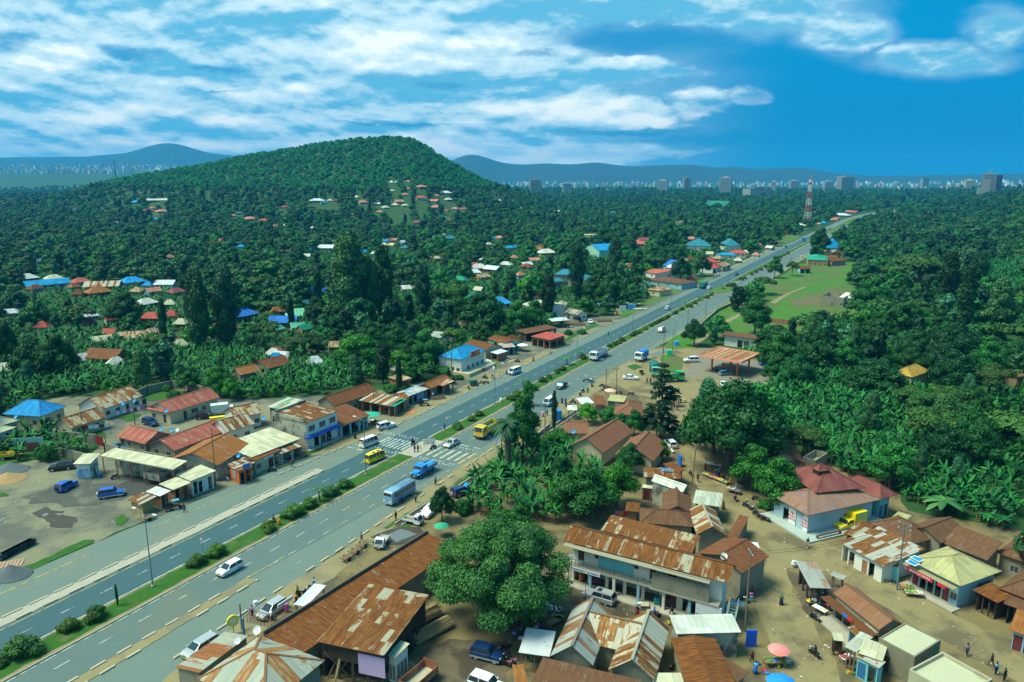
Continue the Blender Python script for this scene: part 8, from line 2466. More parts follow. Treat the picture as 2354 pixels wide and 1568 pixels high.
for kind in('s','w','z'):
 n,e=pose(kind)
 hzz=n['hip'][2]
 d={}
 d['body']=skin_mesh('person',n,e,1,Q51)
 a,b=sub(n,e,['hip','belly','chest','shl','shr','ell','elr'],.022)
 d['shirt']=skin_mesh('shirt',a,b,1,Q49)
 a,b=sub(n,e,['hip','lgl','lgr','knl','knr','anl','anr'],.022)
 d['trousers']=skin_mesh('trousers',a,b,1,Q49)
 q=MB();q.sm=True
 hx=n['head'][0]
 q.ball((hx-.01,0,n['head'][2]+.03),(.10,.095,.09),10,5)
 d['hair']=q.mesh('hair',Q25)
 q=MB();q.sm=True
 q.lathe([(.19,hzz+.12),(.22,hzz-.1),(.26,hzz-.45),(.30,hzz-.72),(.05,hzz-.72)],12)
 d['skirt']=q.mesh('skirt',Q49)
 q=MB()
 hz_=n['jaw'][2]+.07
 for sg in(-1,1):
  q.ball((hx+.082,sg*.032,hz_),.012,6,3);q.ball((hx,sg*.09,hz_),(.015,.012,.03),6,3)
 q.ball((hx+.10,0,hz_-.03),(.016,.014,.022),6,3);q.box(hx+.085,hx+.098,-.022,.022,hz_-.075,hz_-.065)
 d['face']=q.mesh('face',Q25)
 q=MB();q.sm=True
 q.ball((hx,0,n['head'][2]+.01),(.13,.12,.125),10,6)
 d['helmet']=q.mesh('helmet',Q50)
 PZ[kind]=d
CL={}
for nm,c in dict(white=(.7,.72,.7),black=(.015,.016,.02),red=(.45,.02,.025),blue=(.02,.14,.45),skyblue=(.15,.45,.7),navy=(.012,.02,.08),pink=(.65,.12,.40),green=(.03,.25,.08),lime=(.35,.75,.03),yellow=(.75,.6,.03),orange=(.75,.22,.03),brown=(.12,.06,.03),grey=(.2,.22,.22),tan=(.35,.28,.16),purple=(.16,.03,.12),teal=(.02,.28,.30),maroon=(.16,.01,.02),jeans=(.05,.09,.16)).items():
 CL[nm]=mat('cloth_'+nm,c,.9,.15,4)
NPPL=[0]
def pn(label,t,x,y,ang,pz='s',top='white',low='black',skirt=False,hat=None,h=1.0,z=.06,carry=None,at_=None):
 p=P(t,x,y,0)if at_ is None else Vector(at_)
 d=PZ[pz]
 o=lk('person',d['body'])
 o.location=(p.x,p.y,z+p.z)
 o.rotation_euler=(0,0,ang)
 o.scale=(h,h,h)
 tag(o,label,'person')
 lk('shirt',d['shirt'],o,CL[top])
 if skirt and pz!='z':
  lk('skirt',d['skirt'],o,CL[low])
 else:
  lk('trousers',d['trousers'],o,CL[low])
 lk('hair',d['hair'],o,CL[hat]if hat and hat!='helmet' else None)
 lk('face',d['face'],o)
 if hat=='helmet':
  lk('helmet',d['helmet'],o)
 NPPL[0]+=1
 return o
def rd(blabel,plabel,col,t,x,y,ang,top,low='black',hat=None,second=None):
 bike(blabel,col,t,x,y,ang,0.0)
 p=P(t,x,y,0)
 pn(plabel,t,x,y,ang,'z',top,low,hat=hat,at_=(p.x-.12*math.cos(ang),p.y-.12*math.sin(ang),0),z=.0)
 if second:
  pn(second[0],t,x,y,ang,'z',second[1],'navy',at_=(p.x-.52*math.cos(ang),p.y-.52*math.sin(ang),0),z=.02)
A=AWAY
pn('person in dark red shirt walking on the service lane edge','C1',328,965,A-.3,'w','red','jeans')
pn('person in blue shirt and black trousers striding past the cream kiosk','C0',2300,1080,A-.2,'w','skyblue','black')
pn('person in dark clothes walking behind the dark cargo tricycle','C0',1697,1378,A+.2,'w','navy','black')
pn('person in long black dress waiting on the verge near the blue crossing sign','C1',912,702,.5,'s','black','black',True)
pn('person in white shirt sitting at the shop plinth edge','C1',497,812,-.8,'s','white','skyblue')
pn('person in red shirt in front of the grilled shop door','C1',655,735,2,'s','red','black')
pn('person in grey top and jeans below the grilled shop','C1',672,740,2.4,'w','grey','jeans')
pn('small person in white top beside the tin kiosk','C1',320,895,1,'s','white','navy')
pn('person in white shirt standing behind the white suv','C1',1137,635,-1.2,'s','white','teal')
pn('person in dark blue leaning on the white suv door','C1',1213,622,1.5,'s','navy','skyblue')
pn('person in black standing in the lane by the triangular sign','C1',1735,622,-2.5,'s','black','black')
pn('person in dark clothes with orange bag on the median path','C1',1460,828,-2,'w','black','navy')
pn('person in red shirt on the median path','C1',1490,825,-1,'s','red','navy')
pn('woman with blue head load and red bag on the median grass','C1',165,1478,-2.2,'s','grey','maroon',True,'blue')
pn('woman with white head load and orange dress on the median grass','C1',215,1500,-2.2,'s','yellow','orange',True,'white')
pn('person in blue uniform at the bus door','C1',1345,1298,2.2,'s','blue','black')
pn('passenger in red top in the bus doorway','C1',1338,1278,2.2,'s','red','black',z=.55)
pn('person in beige jacket standing behind the bus','C1',1470,1288,2.4,'s','tan','navy')
pn('person in dark jacket and red trousers on the sandy verge','C1',1287,1452,2.5,'s','black','red')
pn('person in grey blue shirt half hidden by the small round tree','C1',1652,1130,2.5,'s','grey','navy')
pn('person in blue overalls climbing into the yellow minibus','C1',1030,918,A,'s','blue','blue',z=.4)
pn('man in pale shirt walking beside the handcarts','D1',970,278,A-.4,'w','grey','jeans')
pn('person in pink shirt and black trousers near the silver hatchback','D0',2322,968,A+.1,'s','pink','black')
pn('person in lime green shirt behind the motorcycles','D1',385,785,-.6,'s','lime','black')
pn('person in orange shirt under the white metal awning','D1',372,850,1,'s','orange','brown')
pn('person in blue and white jacket leaning over a motorcycle','D1',535,705,.6,'s','skyblue','navy')
pn('person in maroon top beneath the front edge of the white awning','D1',372,905,1.8,'s','maroon','tan')
pn('person in black shirt standing left of two walkers near the bank','B1',2173,1420,1,'s','black','tan')
pn('child in blue beside the person in black shirt','B1',2190,1420,1.4,'s','skyblue','blue',h=.75)
pn('person in white shirt walking near the tall lamp post','B1',2238,1410,1,'w','white','tan')
pn('person in blue top and dark skirt beside the white minibus','B1',2304,1375,2,'s','skyblue','brown',True)
pn('person in orange sitting near the bank steps','B1',2080,1350,-1,'s','orange','brown',h=.8)
pn('person in black sitting near the bank steps','B1',2098,1350,-1,'s','black','black',h=.8)
pn('person carrying a white bundle on the head along the left-hand lanes','B2',885,1020,1.2,'w','navy','black',hat='white')
pn('person in red skirt on the earth by the timber shed','B2',195,1255,1.2,'w','brown','red',True)
pn('person in blue on the kerb by the timber shed','B2',357,1195,1.1,'s','skyblue','navy')
pn('person in purple under the red roofed timber shed','B2',310,1145,1,'s','purple','black')
pn('left of two people in black coming down the sandy path','B2',962,832,-1.8,'w','black','black')
pn('second person in black on the sandy path','B2',980,838,-1.8,'w','navy','black')
pn('person in white on the far left verge near the yellow flowers','B2',1863,492,1,'w','white','navy')
pn('person in dark clothes on the verge by the guard rail','B2',1675,575,1,'s','brown','black')
pn('person in black standing among the parked motorcycles at the junction','C2',697,285,2,'s','black','black')
pn('person in blue shirt waiting before the green lorry','C2',1241,190,2,'s','blue','brown')
pn('person in navy beside the green lorry','C2',1273,190,2,'s','navy','black')
pn('veiled woman in blue grey robe by the highway edge','C2',460,380,1,'s','navy','navy',True,'grey')
pn('woman in dark robe with red skirt by the highway edge','C2',413,410,1,'s','black','maroon',True)
pn('person in white and pink by the drain','C2',282,500,1,'s','white','pink',True)
pn('person in blue shirt by the drain','C2',322,490,1,'s','blue','navy')
pn('person in purple under the blue and white plastic stall','C2',1487,370,2,'s','purple','maroon',True)
pn('person in teal at the plastic stall','C2',1550,375,2,'s','teal','navy')
pn('person in pink walking below the plastic stall','C2',1520,440,-1.5,'w','pink','navy')
pn('person in dark brown walking behind a motorcycle on the market road','C2',1475,580,-1.5,'w','brown','black')
pn('person in navy walking down the middle of the market road','C2',1707,1100,-1.6,'w','navy','maroon')
pn('person in long brown dress at the corner of the pale grey building','C2',1942,1352,-1.2,'w','brown','brown',True)
pn('person in maroon at the fruit stand under the trees','C2',1778,995,.5,'s','maroon','maroon',True)
for lb,x,y,top,low,hat in(('seller in red behind the fruit display',1945,1075,'red','black',None),('seller in teal behind the fruit display',1900,1050,'teal','navy','white'),('seller in navy with white headscarf at the fruit display',1870,1060,'navy','blue','white'),('seller in yellow dress at the end of the fruit display',2005,1120,'yellow','orange',None),('seller in blue shirt with yellow cap by the loaded cart',2055,1195,'skyblue','white','yellow')):
 pn(lb,'C2',x,y,2.6,'s',top,low,True,hat,h=.95)
for lb,x,y in(('left person in blue on the clinic bench',1010,0),('middle person in blue on the clinic bench',1,0),('right person in pale blue on the clinic bench',2,0)):
 k=['left','midd','righ'].index(lb[:4]if lb[:4]in('left','midd','righ')else 'left')
 pn(lb,'C3',362+k*24,1535-k*4,-1.9,'z','blue' if k<2 else 'skyblue','navy',z=.28)
pn('person in dark top carrying a bag across the market road','D3',362,332,-2,'w','black','tan')
pn('woman in dark green robe with blue headscarf crossing the market square','D3',120,858,.4,'w','green','navy',True,'blue')
pn('person in white cap with grey shirt at the dark stall','D3',495,850,2,'s','jeans','jeans',hat='white')
pn('person in navy leaning at the dark stall','D3',530,845,2.6,'s','navy','grey')
pn('person in grey walking beside the flat concrete roofs','D3',1825,1325,-2.4,'w','grey','navy')
pn('person in black walking behind on the right-hand road','D3',2050,1425,2.0,'w','black','brown')
pn('person in blue shirt low on the right-hand road','D3',2093,1500,2,'s','skyblue','navy')
pn('person in dark cap at the lower corner road','D3',2170,1560,2,'s','black','black')
pn('person in blue sitting outside the shop with red doors','D3',905,540,-2,'s','blue','jeans',h=.85)
pn('person in white shirt in front of the red and white signboards','D3',1500,690,-1,'s','skyblue','blue')
pn('person in orange skirt at the shop with signboards','D3',1455,670,1,'s','black','orange',True)
pn('person in teal in the alley beyond the beige roof','D3',2085,590,1,'s','teal','black')
pn('woman in maroon carrying a big white sack on her head','D2',1152,968,.6,'w','maroon','maroon',True)
pn('person in black walking past the market shops','D2',1468,958,2.5,'w','black','black')
pn('child in yellow and red by the lower roof','D2',1443,1042,2,'s','red','yellow',True,h=.7)
pn('woman in blue and white dress at the painted wall','D2',1615,935,1,'s','blue','white',True,'blue')
pn('person in white near the foot of the stair','D2',1970,935,1,'s','white','grey')
pn('person in pink beside the parked motorcycle at the stair','D2',2195,830,1.5,'s','pink','skyblue')
pn('person in brown top behind the person in pink','D2',2205,790,1.5,'s','brown','black')
pn('person in white shirt standing at the market stair','D2',2145,770,-1,'s','white','jeans')
pn('person in pale blue shirt beside the gas cylinders','D2',655,620,-1.5,'s','skyblue','jeans')
pn('second person in bright blue shirt at the shop opening','D2',688,622,-1.3,'s','skyblue','navy')
pn('person in white beside the laundry pile','D2',790,632,-1.5,'s','white','brown')
for lb,x,y,top,low,hat in(('seller in pale blue at the vegetable table',175,905,'skyblue','yellow',None),('seller in red cap under the great tree',205,880,'orange','brown',None),('market seller in maroon dress by the green plants',258,1085,'maroon','purple',None),('seated seller in white among sacks',215,1075,'white','grey',None),('seller in teal with pink cap',85,1150,'teal','navy','pink'),('customer in bright blue shirt with pale cap',18,1195,'skyblue','jeans','teal'),('seller in pink hat behind the bench',380,985,'pink','grey','pink'),('seated person in white by the sacks',125,1180,'white','tan',None),('person in red top in the tree shade',-20,1080,'red','black',None),('person in green under the dirty tarpaulin',175,1385,'teal','green',None),('person in red under the dirty tarpaulin',150,1380,'red','black',None)):
 pn(lb,'D2',x,y,rnd.uniform(-3,3),'s',top,low,'seller' in lb,hat,h=.95)
pn('man in maroon shirt near the blue bucket','D2',2205,1400,-1.4,'w','maroon','black')
pn('woman in pale blue dress bending by the bowls','D2',2235,1490,1,'s','skyblue','blue',True)
pn('woman in purple beneath the red umbrella','D3',140,1415,2,'s','purple','green',True)
pn('seller in orange cloth by the yellow bucket','D3',850,1470,2.4,'s','orange','maroon',True)
pn('seller in pink at the table by the turquoise kiosk','D3',745,1400,2.4,'s','pink','navy',True,h=.9)
rd('red motorcycle crossing the zebra from the median path','rider in blue shirt on the red motorcycle at the zebra crossing','red','C1',1630,795,TOW-.3,'blue','black')
rd('black motorcycle riding over the left zebra with two people','rider in navy on the two up motorcycle','black','C1',1443,755,A+.2,'navy','black','helmet' if 0 else None,('passenger in black on the two up motorcycle','black'))
rd('black motorcycle riding down the market square','rider in black seen from behind in the market square','black','D3',425,1330,2.0,'black','black')
rd('red motorcycle before the market building','rider in blue shirt before the market building','red','D2',1310,975,.1,'blue','jeans')
rd('red motorcycle with rider going up the market road','rider in crimson jacket going up the market road','silver','C2',2052,1270,1.6,'red','black')
rd('motorcycle with orange helmeted rider near the parked row','rider in blue jacket with helmet near the parked row','silver','C2',2155,1335,-.9,'blue','black','helmet')
rd('motorcycle coming up the narrow bend','rider in blue at the narrow bend','blue','C2',1478,530,-1.6,'blue','navy','helmet')
rd('blue motorcycle waiting under the roadside tree','rider in blue under the roadside tree','blue','C2',1610,590,1.6,'blue','navy')
rd('blue motorcycle turning behind the waiting one','rider in bright blue behind the waiting one','blue','C2',1648,640,.6,'skyblue','navy')
rd('red motorcycle at the edge of the junction with yellow helmeted rider','rider with yellow helmet at the edge of the junction','red','C2',560,378,2.9,'navy','black','helmet')
rd('black motorcycle next to the veiled woman','rider in black next to the veiled woman','black','C2',492,380,1.3,'black','black')
rd('red motorcycle with lime clad rider at the junction','rider in lime jacket at the junction','red','C2',625,305,1.2,'lime','jeans')
rd('black motorcycle behind the lime clad rider','rider in pale blue behind the lime clad rider','black','C2',652,275,1.0,'skyblue','black')
rd('blue motorcycle at the tail of the sack tricycle','rider in blue at the tail of the sack tricycle','blue','C2',733,222,1.3,'blue','jeans')
rd('black motorcycle with yellow flag pole rider','rider in white before the dark utility pole','black','C2',830,228,2.8,'white','black')
rd('motorcycle with yellow helmeted rider near the grass triangle','rider with yellow helmet near the grass triangle','black','C2',1508,275,2.2,'teal','black','helmet')
rd('blue motorcycle beside the yellow helmeted rider','rider in bright blue near the grass triangle','blue','C2',1530,285,2.0,'blue','black')
rd('black motorcycle near the bank with dark rider','rider in black near the bank','black','B1',2105,1415,2.8,'black','black')
rd('red motorcycle parked at the edge with red rider by the timber shed','rider in red by the timber shed','red','B2',50,1265,2.9,'red','black')
for col,t,x,y,a,lb in(('black','C1',148,1005,A-.9,'dark motorcycle parked before the cream shop'),('silver','C0',1055,1065,1.2,'blue motorcycle standing under the car wash shelter'),('black','C1',1953,245,1.9,'motorcycle parked left of the green rickshaw'),('black','B1',2078,1465,2.8,'black motorcycle nearest the green rickshaw'),('silver','B1',2118,1458,2.6,'silver motorcycle right of the black one near the rickshaw'),('black','B2',480,1100,2.2,'motorcycle parked on the verge grass'),('silver','C2',985,290,2.9,'silver red motorcycle behind the pink umbrella'),('silver','C2',1095,298,2.6,'blue silver motorcycle alone on the open earth'),('black','C2',880,245,2.9,'black motorcycle below the dark utility pole'),('black','C2',860,265,2.9,'black motorcycle nearest the pink umbrella'),('red','C2',520,410,2.9,'red motorcycle parked under the white canopy edge'),('black','C2',1460,280,2.9,'dark motorcycle left of the yellow helmeted rider'),('black','C2',1640,1040,1.7,'motorcycle parked by the leaning roadside pole'),('silver','C2',2215,1370,2.2,'first motorcycle of the row parked along the market road'),('black','C2',2250,1410,2.2,'second motorcycle of the row parked along the market road'),('silver','C2',2290,1440,2.2,'third motorcycle of the row parked along the market road'),('red','C2',2330,1462,2.4,'red motorcycle last in the row along the market road'),('black','C2',2250,1270,-.4,'dark motorcycle on the clinic platform edge'),('black','D1',440,770,.5,'first black motorcycle by the white metal awning'),('black','D1',490,745,.6,'second black motorcycle by the white metal awning'),('red','D1',530,715,.4,'red black motorcycle being repaired by the white awning'),('red','D1',2310,1425,-.4,'red motorcycle parked by the navy suv'),('red','D1',2290,1270,.6,'red motorcycle in the shade behind the navy suv'),('red','D2',5,1405,-.6,'red motorcycle below the dirty white tarpaulin'),('silver','D2',2125,830,-.5,'silver blue motorcycle parked at the market stair'),('red','D3',530,900,-.7,'red motorcycle in front of the dark stall'),('black','D3',435,1000,-1.0,'black motorcycle with red helmet beside the paper covered table'),('red','C1',1120,590,2.6,'red motorcycle in the repair stall'),('black','C1',1100,560,2.4,'black motorcycle in the repair stall'),('black','C1',1060,550,1.9,'motorcycle at the front of the repair stall'),('silver','D2',1500,1440,.6,'pale motorcycle in the gap between the rust roofs')):
 bike(lb,col,t,x,y,a)
 # --------- street furniture
def tv(m_,n,root,*bars):
 q=MB()
 for b in bars:
  q.bar(*b)
 return q.build(n,m_,root)
Q30=mat('galvanised_green_steel',(.13,.27,.27),.5,.1,2,metal=.2)
Q32=mat('lamp_lens',(.70,.76,.74),.3,.05,3)
protoL=None
ORD=['nearest','second','third','fourth','fifth','sixth','seventh','eighth','ninth','tenth','eleventh','twelfth','thirteenth','fourteenth','fifteenth','sixteenth']
k=0
for s_ in(59.3,106.4,157.2,208.5,259.2,307.2,356,411.3,462,512,562,612,662,712):
 lb=f'{ORD[k]} double armed street lamp on the median'
 x_,y_=S(s_,-92.2)
 if protoL is None:
  o=protoL=thing('street_lamp',lb,'street lamp',(0,0,0),0,'double armed street lamps on the median')
  q=MB();q.tube([(0,0,0),(0,0,5),(0,0,11.2)],[.11,.09,.06],8);q.build('pole',Q30,o)
  for sg in(-1,1):
   q=MB();q.tube([(0,0,11.1),(0,sg*.8,11.5),(0,sg*2.0,11.75)],[.045,.04,.035],6);q.build('arm',Q30,o)
   q=MB();q.box(-.14,.14,sg*2.25-.38,sg*2.25+.38,11.68,11.80);q.box(-.11,.11,sg*2.25-.3,sg*2.25+.3,11.64,11.68);q.build('lamp_head',Q32,o)
  q=MB();q.lathe([(.28,0),(.28,.25),(.16,.3)],8);q.build('base',Q11,o)
 else:
  o=cp(protoL)
  o['label']=lb
 o.location=(x_,y_,.12)
 o.rotation_euler=(0,0,AWAY)
 k+=1
def pole(label,t,x,y,h,m_=None,arms=0,ins=True,lean=0.0,az_=0.0,r0=.13,group=None,name='utility_pole',cat='utility pole'):
 p=P(t,x,y,0)
 o=thing(name,label,cat,(p.x,p.y,p.z),az_,group)
 o.rotation_euler=(0,lean,az_)
 q=MB();q.tube([(0,0,-.2),(0,0,h)],[r0,r0*.65],8);q.build('pole',m_ or Q41,o)
 for i in range(arms):
  z=h-.3-i*.8
  q=MB();q.bar((0,-.9,z),(0,.9,z),.09,.12);a_=q.build('crossarm',Q52,o)
  q=MB()
  for y__ in(-.8,-.05,.8):q.lathe([(.05,z+.06),(.06,z+.2),(.02,z+.26)],6,(0,y__,0))
  q.build('insulator',Q49,a_)
 return o
pole('dark timber pole beside the corner shop roof','C0',1982,1130,11.5,arms=0,lean=.02)
pole('short timber pole standing by the clothes line','C0',768,665,5.5)
pole('pale pole in the middle of the compound','C0',1242,570,8)
pole('timber pole in front of the carpentry shed','C1',1085,440,9.5)
pole('pylon pole with four crossarms above the banana grove','B1',1185,1395,9.5,Q49 if 0 else Q41,arms=4,az_=.5)
pole('left pole of the pair carrying wires by the bank','B1',1745,1400,11.5,arms=1,az_=.6)
pole('right pole of the pair carrying wires by the bank','B1',1800,1415,12.5,arms=2,az_=.6)
pole('thin pole between the lamp and the stall with pink sheets','C1',1805,235,10)
pole('timber pole at the far end of the bank stalls','B1',2262,1095,8)
pole('green timber pole at the junction','C2',957,290,8)
pole('dark timber pole behind the pink umbrella','C2',862,300,7.5)
pole('tall pole rising beside the green covered lorry','B2',1378,1400,10)
pole('second tall pole behind the green covered lorry','B2',1392,1180,9)
pole('timber pole by the drain at the cypress','C2',302,680,9)
pole('leaning timber pole at the market road bend','C2',1652,1140,8.5,lean=.05)
pole('dark timber pole beside the whitish flat roof','D2',2140,1100,11.5,Q41,1)
pole('steel pole with transformer box beside the patchwork shop','D3',1185,720,10.5,Q52,2,az_=.7)
pole('timber pole standing on the right-hand verge of the highway','B2',1610,1015,10)
pole('timber pole beside the station approach','B2',1472,1205,9)
pole('timber pole on the right-hand kerb beyond the island','B2',2062,700,8)
pole('short pole at the field edge','B2',1780,860,7)
pole('timber pole before the modern villa road','B2',1648,540,9)
pole('timber pole on the verge beside the firewood','B2',512,960,9)
pole('second pole on the verge beside the timber shed','B2',472,940,12)
pole('short grey pole next to the blue post at the verge','D0',2225,1085,3.8)
pole('blue post with cap standing on the striped lean-to side','D0',2245,1145,2.6,mat('post_blue',(.08,.22,.36),.6,.05,1),r0=.2,name='post',cat='post')
pole('slim mast pole beside the young market trees','D2',672,910,4.5,Q42,r0=.05)
pole('leaning black pole by the fan palm','C1',2282,1010,7.5,Q5,lean=-.08)
for t,x,y,h,lb in(('B2',1215,745,9,'blue solar street light beyond the side path'),('B2',793,915,8.5,'blue solar street light near the striped roofed house'),('B2',1500,1060,8.5,'blue solar street light by the blue litter box'),('B2',1070,760,6,'blue solar street light beside the path kiosk')):
 o=pole(lb,t,x,y,h,Q30,r0=.09,name='solar_light',cat='solar street light',group='solar street lights')
 box_(o,'panel',PLB,(-.7,.7,-.5,.5,h,h+.08));box_(o,'lamp_head',Q32,(-.15,.15,-1.3,-.4,h-.5,h-.4));tv(Q30,'arm',o,((0,0,h-.5),(0,-.6,h-.45),.06))
def wires(label,pts,n=1,gap=.8,sag=.6):
 q=MB()
 for k_ in range(n):
  for(a,b)in zip(pts,pts[1:]):
   a,b=Vector(a),Vector(b)
   d=(b-a).cross(Vector((0,0,1))).normalized()*((k_-(n-1)/2)*gap)
   ps=[]
   for i in range(9):
    f=i/8
    p=a.lerp(b,f)+d
    p.z-=sag*4*f*(1-f)
    ps.append(tuple(p))
   q.tube(ps,.022,3,False)
 return tag(q.build('power_line',Q9),label,'power line')
def top(t,x,y,h):
 p=P(t,x,y,0)
 return(p.x,p.y,p.z+h)
wires('bundle of power wires sweeping down to the bank poles',[top('B1',1800,1415,12.2),top('B1',1185,1395,9.2),(-95,190,9.5)],3,.8,1.2)
wires('upper power wires over the banana grove',[top('B1',1745,1400,11.2),top('B1',1185,1395,8.4),(-95,190,8.6)],2,.8,1.4)
wires('single wire crossing the highway before the zebra',[top('C1',1805,235,9.7),top('C2',302,680,8.7)],1,.5,1.0)
wires('wire crossing the highway beyond the dump truck',[top('B2',512,960,8.7),top('B2',1610,1015,9.7)],1,.5,.8)
wires('wires along the market road',[top('C2',1652,1140,8.2),top('D2',2140,1100,11.2),top('D3',1185,720,10.2)],2,.6,.9)
def sign(label,t,x,y,kind,h=2.3,ang=None,group=None):
 p=P(t,x,y,0)
 o=thing('traffic_sign',label,'traffic sign',(p.x,p.y,.1),TOW if ang is None else ang,group)
 q=MB();q.tube([(0,0,0),(0,0,h+.3)],.035,6);q.build('post',Q30,o)
 if kind=='tri':
  for m_,r,dx in((Q48,.48,0),(Q49,.34,.012)):
   q=MB();pts=[(r*math.sin(a),r*math.cos(a))for a in(0,2.094,4.189)]
   q.loft([[(.04+dx,y_,h+z)for y_,z in pts],[(.055+dx,y_,h+z)for y_,z in pts]]);q.build('plate',m_,o)
  q=MB();q.box(.069,.075,-.03,.03,h-.08,h+.12);q.build('symbol',Q9,o)
 else:
  q=MB();q.box(.04,.055,-.33,.33,h-.35,h+.35);q.build('plate',paint('sign_blue_plate',(.01,.15,.60)),o)
  q=MB();q.loft([[(.056,0,h+.24),(.056,-.24,h-.2),(.056,.24,h-.2)],[(.062,0,h+.24),(.062,-.24,h-.2),(.062,.24,h-.2)]]);q.build('symbol',Q49,o)
  q=MB();q.box(.063,.068,-.02,.02,h-.1,h+.1);q.bar((.066,0,h-.05),(.066,-.1,h-.18),.03);q.bar((.066,0,h-.05),(.066,.1,h-.18),.03);q.build('walker',Q9,o)
 return o
sign('red triangular sign on the median behind the leading bush','D0',1865,385,'tri',2.4)
sign('red triangular road sign on the median ahead of the zebra crossing','C1',1758,600,'tri',2.4)
sign('blue pedestrian crossing sign on the median before the zebra','C1',1328,835,'ped',2.4,AWAY+PI)
sign('blue pedestrian crossing sign by the blue banded shop','C1',755,720,'ped',2.4,AWAY+PI)
sign('red triangular sign by the tipped handcart','C0',1295,1435,'tri',2.6,TOW)
sign('small blue sign at the makeshift shops','C1',1630,390,'ped',3.0)
sign('small grey blue sign beside the median bush past the zebra','C1',1716,680,'ped',2.2)
sign('grey sign on a tall post by the drain','C1',2210,825,'ped',3.0)
def aboard(label,t,x,y,ang):
 p=P(t,x,y,0)
 o=thing('sandwich_board',label,'sandwich board',(p.x,p.y,.05),ang)
 for sg in(-1,1):
  M=Matrix.Rotation(sg*R(14),4,'X')@Matrix.Translation((0,sg*.0,0))
  q=MB();q.box(-.35,.35,sg*.30-.02,sg*.30+.02,0,1.25,Matrix.Translation((0,0,0))@Matrix.Rotation(sg*R(12),4,'X'));q.build('board',Q49,o)
 q=MB();q.box(-.28,.28,-.335,-.322,.15,.6,Matrix.Rotation(-R(12),4,'X'));q.build('red_panel',Q48,o)
 return o
aboard('white and red sandwich board beside the silver hatchback','D1',145,995,-1.0)
aboard('white sandwich board on the median under the third lamp','C1',2252,370,-1.0)
def umb(label,t,x,y,r,h,m_,m2=None):
 p=P(t,x,y,0)
 o=thing('umbrella',label,'umbrella',(p.x,p.y,.03))
 q=MB();q.tube([(0,0,0),(0,0,h)],.03,6);q.build('pole',Q52,o)
 q=MB();rings=[]
 for f,dz in((1,0),(.7,.22),(.35,.40),(.04,.48)):
  rings.append([(r*f*math.cos(2*PI*j/16)*(1 if j%2 else.96),r*f*math.sin(2*PI*j/16)*(1 if j%2 else.96),h-.45+dz)for j in range(16)])
 q.loft(rings);q.build('canopy',m_,o)
 return o
umb('green parasol with red rim beside the great tree','D1',1705,225,1.25,2.3,mat('parasol_green',(.03,.33,.16),.8,.1,1))
umb('salmon red market umbrella over the fruit stall','D3',90,1400,1.35,2.4,mat('parasol_salmon',(.70,.20,.17),.8,.08,1,col2=(.75,.3,.26)))
umb('bright blue umbrella at the lower edge of the market square','D3',110,1700,1.7,2.3,mat('parasol_blue',(.02,.25,.65),.8,.08,1))
umb('pink peach umbrella at the junction','C2',900,315,1.6,2.2,mat('parasol_peach',(.75,.42,.30),.8,.08,1))
umb('white tent umbrella beside the green awning stall','B2',95,1160,2.0,2.6,Q49)
umb('small green parasol above the repair stall','C1',1060,560,2.2,2.7,mat('tarp_green',(.02,.40,.24),.8,.1,1))
umb('green parasol deep in the shade of the roadside trees','C2',2065,1110,1.3,2.3,MATS['parasol_green'])
def rbox(label,name,cat,t,x,y,m_,w_,d_,h,ang=0.0,z=.03,group=None,lid=None):
 p=P(t,x,y,0)
 o=thing(name,label,cat,(p.x,p.y,z),ang,group)
 box_(o,'body',m_,(-w_/2,w_/2,-d_/2,d_/2,0,h))
 if lid:
  box_(o,'lid',lid,(-w_/2-.04,w_/2+.04,-d_/2-.04,d_/2+.04,h,h+.06))
 return o
def drum(label,t,x,y,m_,r=.6,h=1.6,z=.03,name='water_tank',cat='water tank',group=None,stand=0):
 p=P(t,x,y,0)
 o=thing(name,label,cat,(p.x,p.y,p.z+z),0,group)
 q=MB()
 pr=[]
 for i in range(7):
  z_=stand+h*.9*i/6
  pr+=[(r*(1 if i%2 else.95),z_)]
 pr+=[(r*.6,stand+h*.97),(r*.25,stand+h),(.05,stand+h)]
 q.lathe([(r*.9,stand)]+pr,14);q.build('tank',m_,o)
 if stand:
  q=MB()
  for a in range(4):q.bar((r*.7*math.cos(a*PI/2+.8),r*.7*math.sin(a*PI/2+.8),0),(r*.7*math.cos(a*PI/2+.8),r*.7*math.sin(a*PI/2+.8),stand),.12)
  q.box(-r,r,-r,r,stand-.1,stand-.01);q.build('stand',Q52,o)
 return o
drum('black ribbed water tank beside the brown gabled roof','C2',1215,1000,Q5,.65,1.9,stand=2.2)
drum('black water tank with yellow mark beside the faded red house','C0',1335,440,Q5,.55,1.4,stand=1.8)
drum('black water tank at the cream cottage wall','C0',462,600,Q5,.6,1.5,stand=.4)
drum('second black water tank at the cream cottage wall','C0',485,590,Q5,.5,1.3,stand=.3)
drum('large black water tank on a high stand behind the bank','B1',1825,1075,Q5,1.2,2.8,stand=4)
drum('black water tank by the left edge on a brick stand','B0',185,850,Q5,1.1,2.2,stand=4)
drum('black water tank over the little villa in the grove','B0',1585,1150,Q5,1.0,2,stand=3)
drum('black fuel tank lying by the striped roofed house','B2',600,890,Q5,1.6,2.2)
drum('blue barrel beside the wash office','C0',920,1058,paint('barrel_blue',(.02,.16,.32)),.38,1.0,name='barrel',cat='barrel')
drum('pale rain barrel at the streaky hipped roof','D1',20,1130,Q49,.3,.7,4.2,name='barrel',cat='barrel')
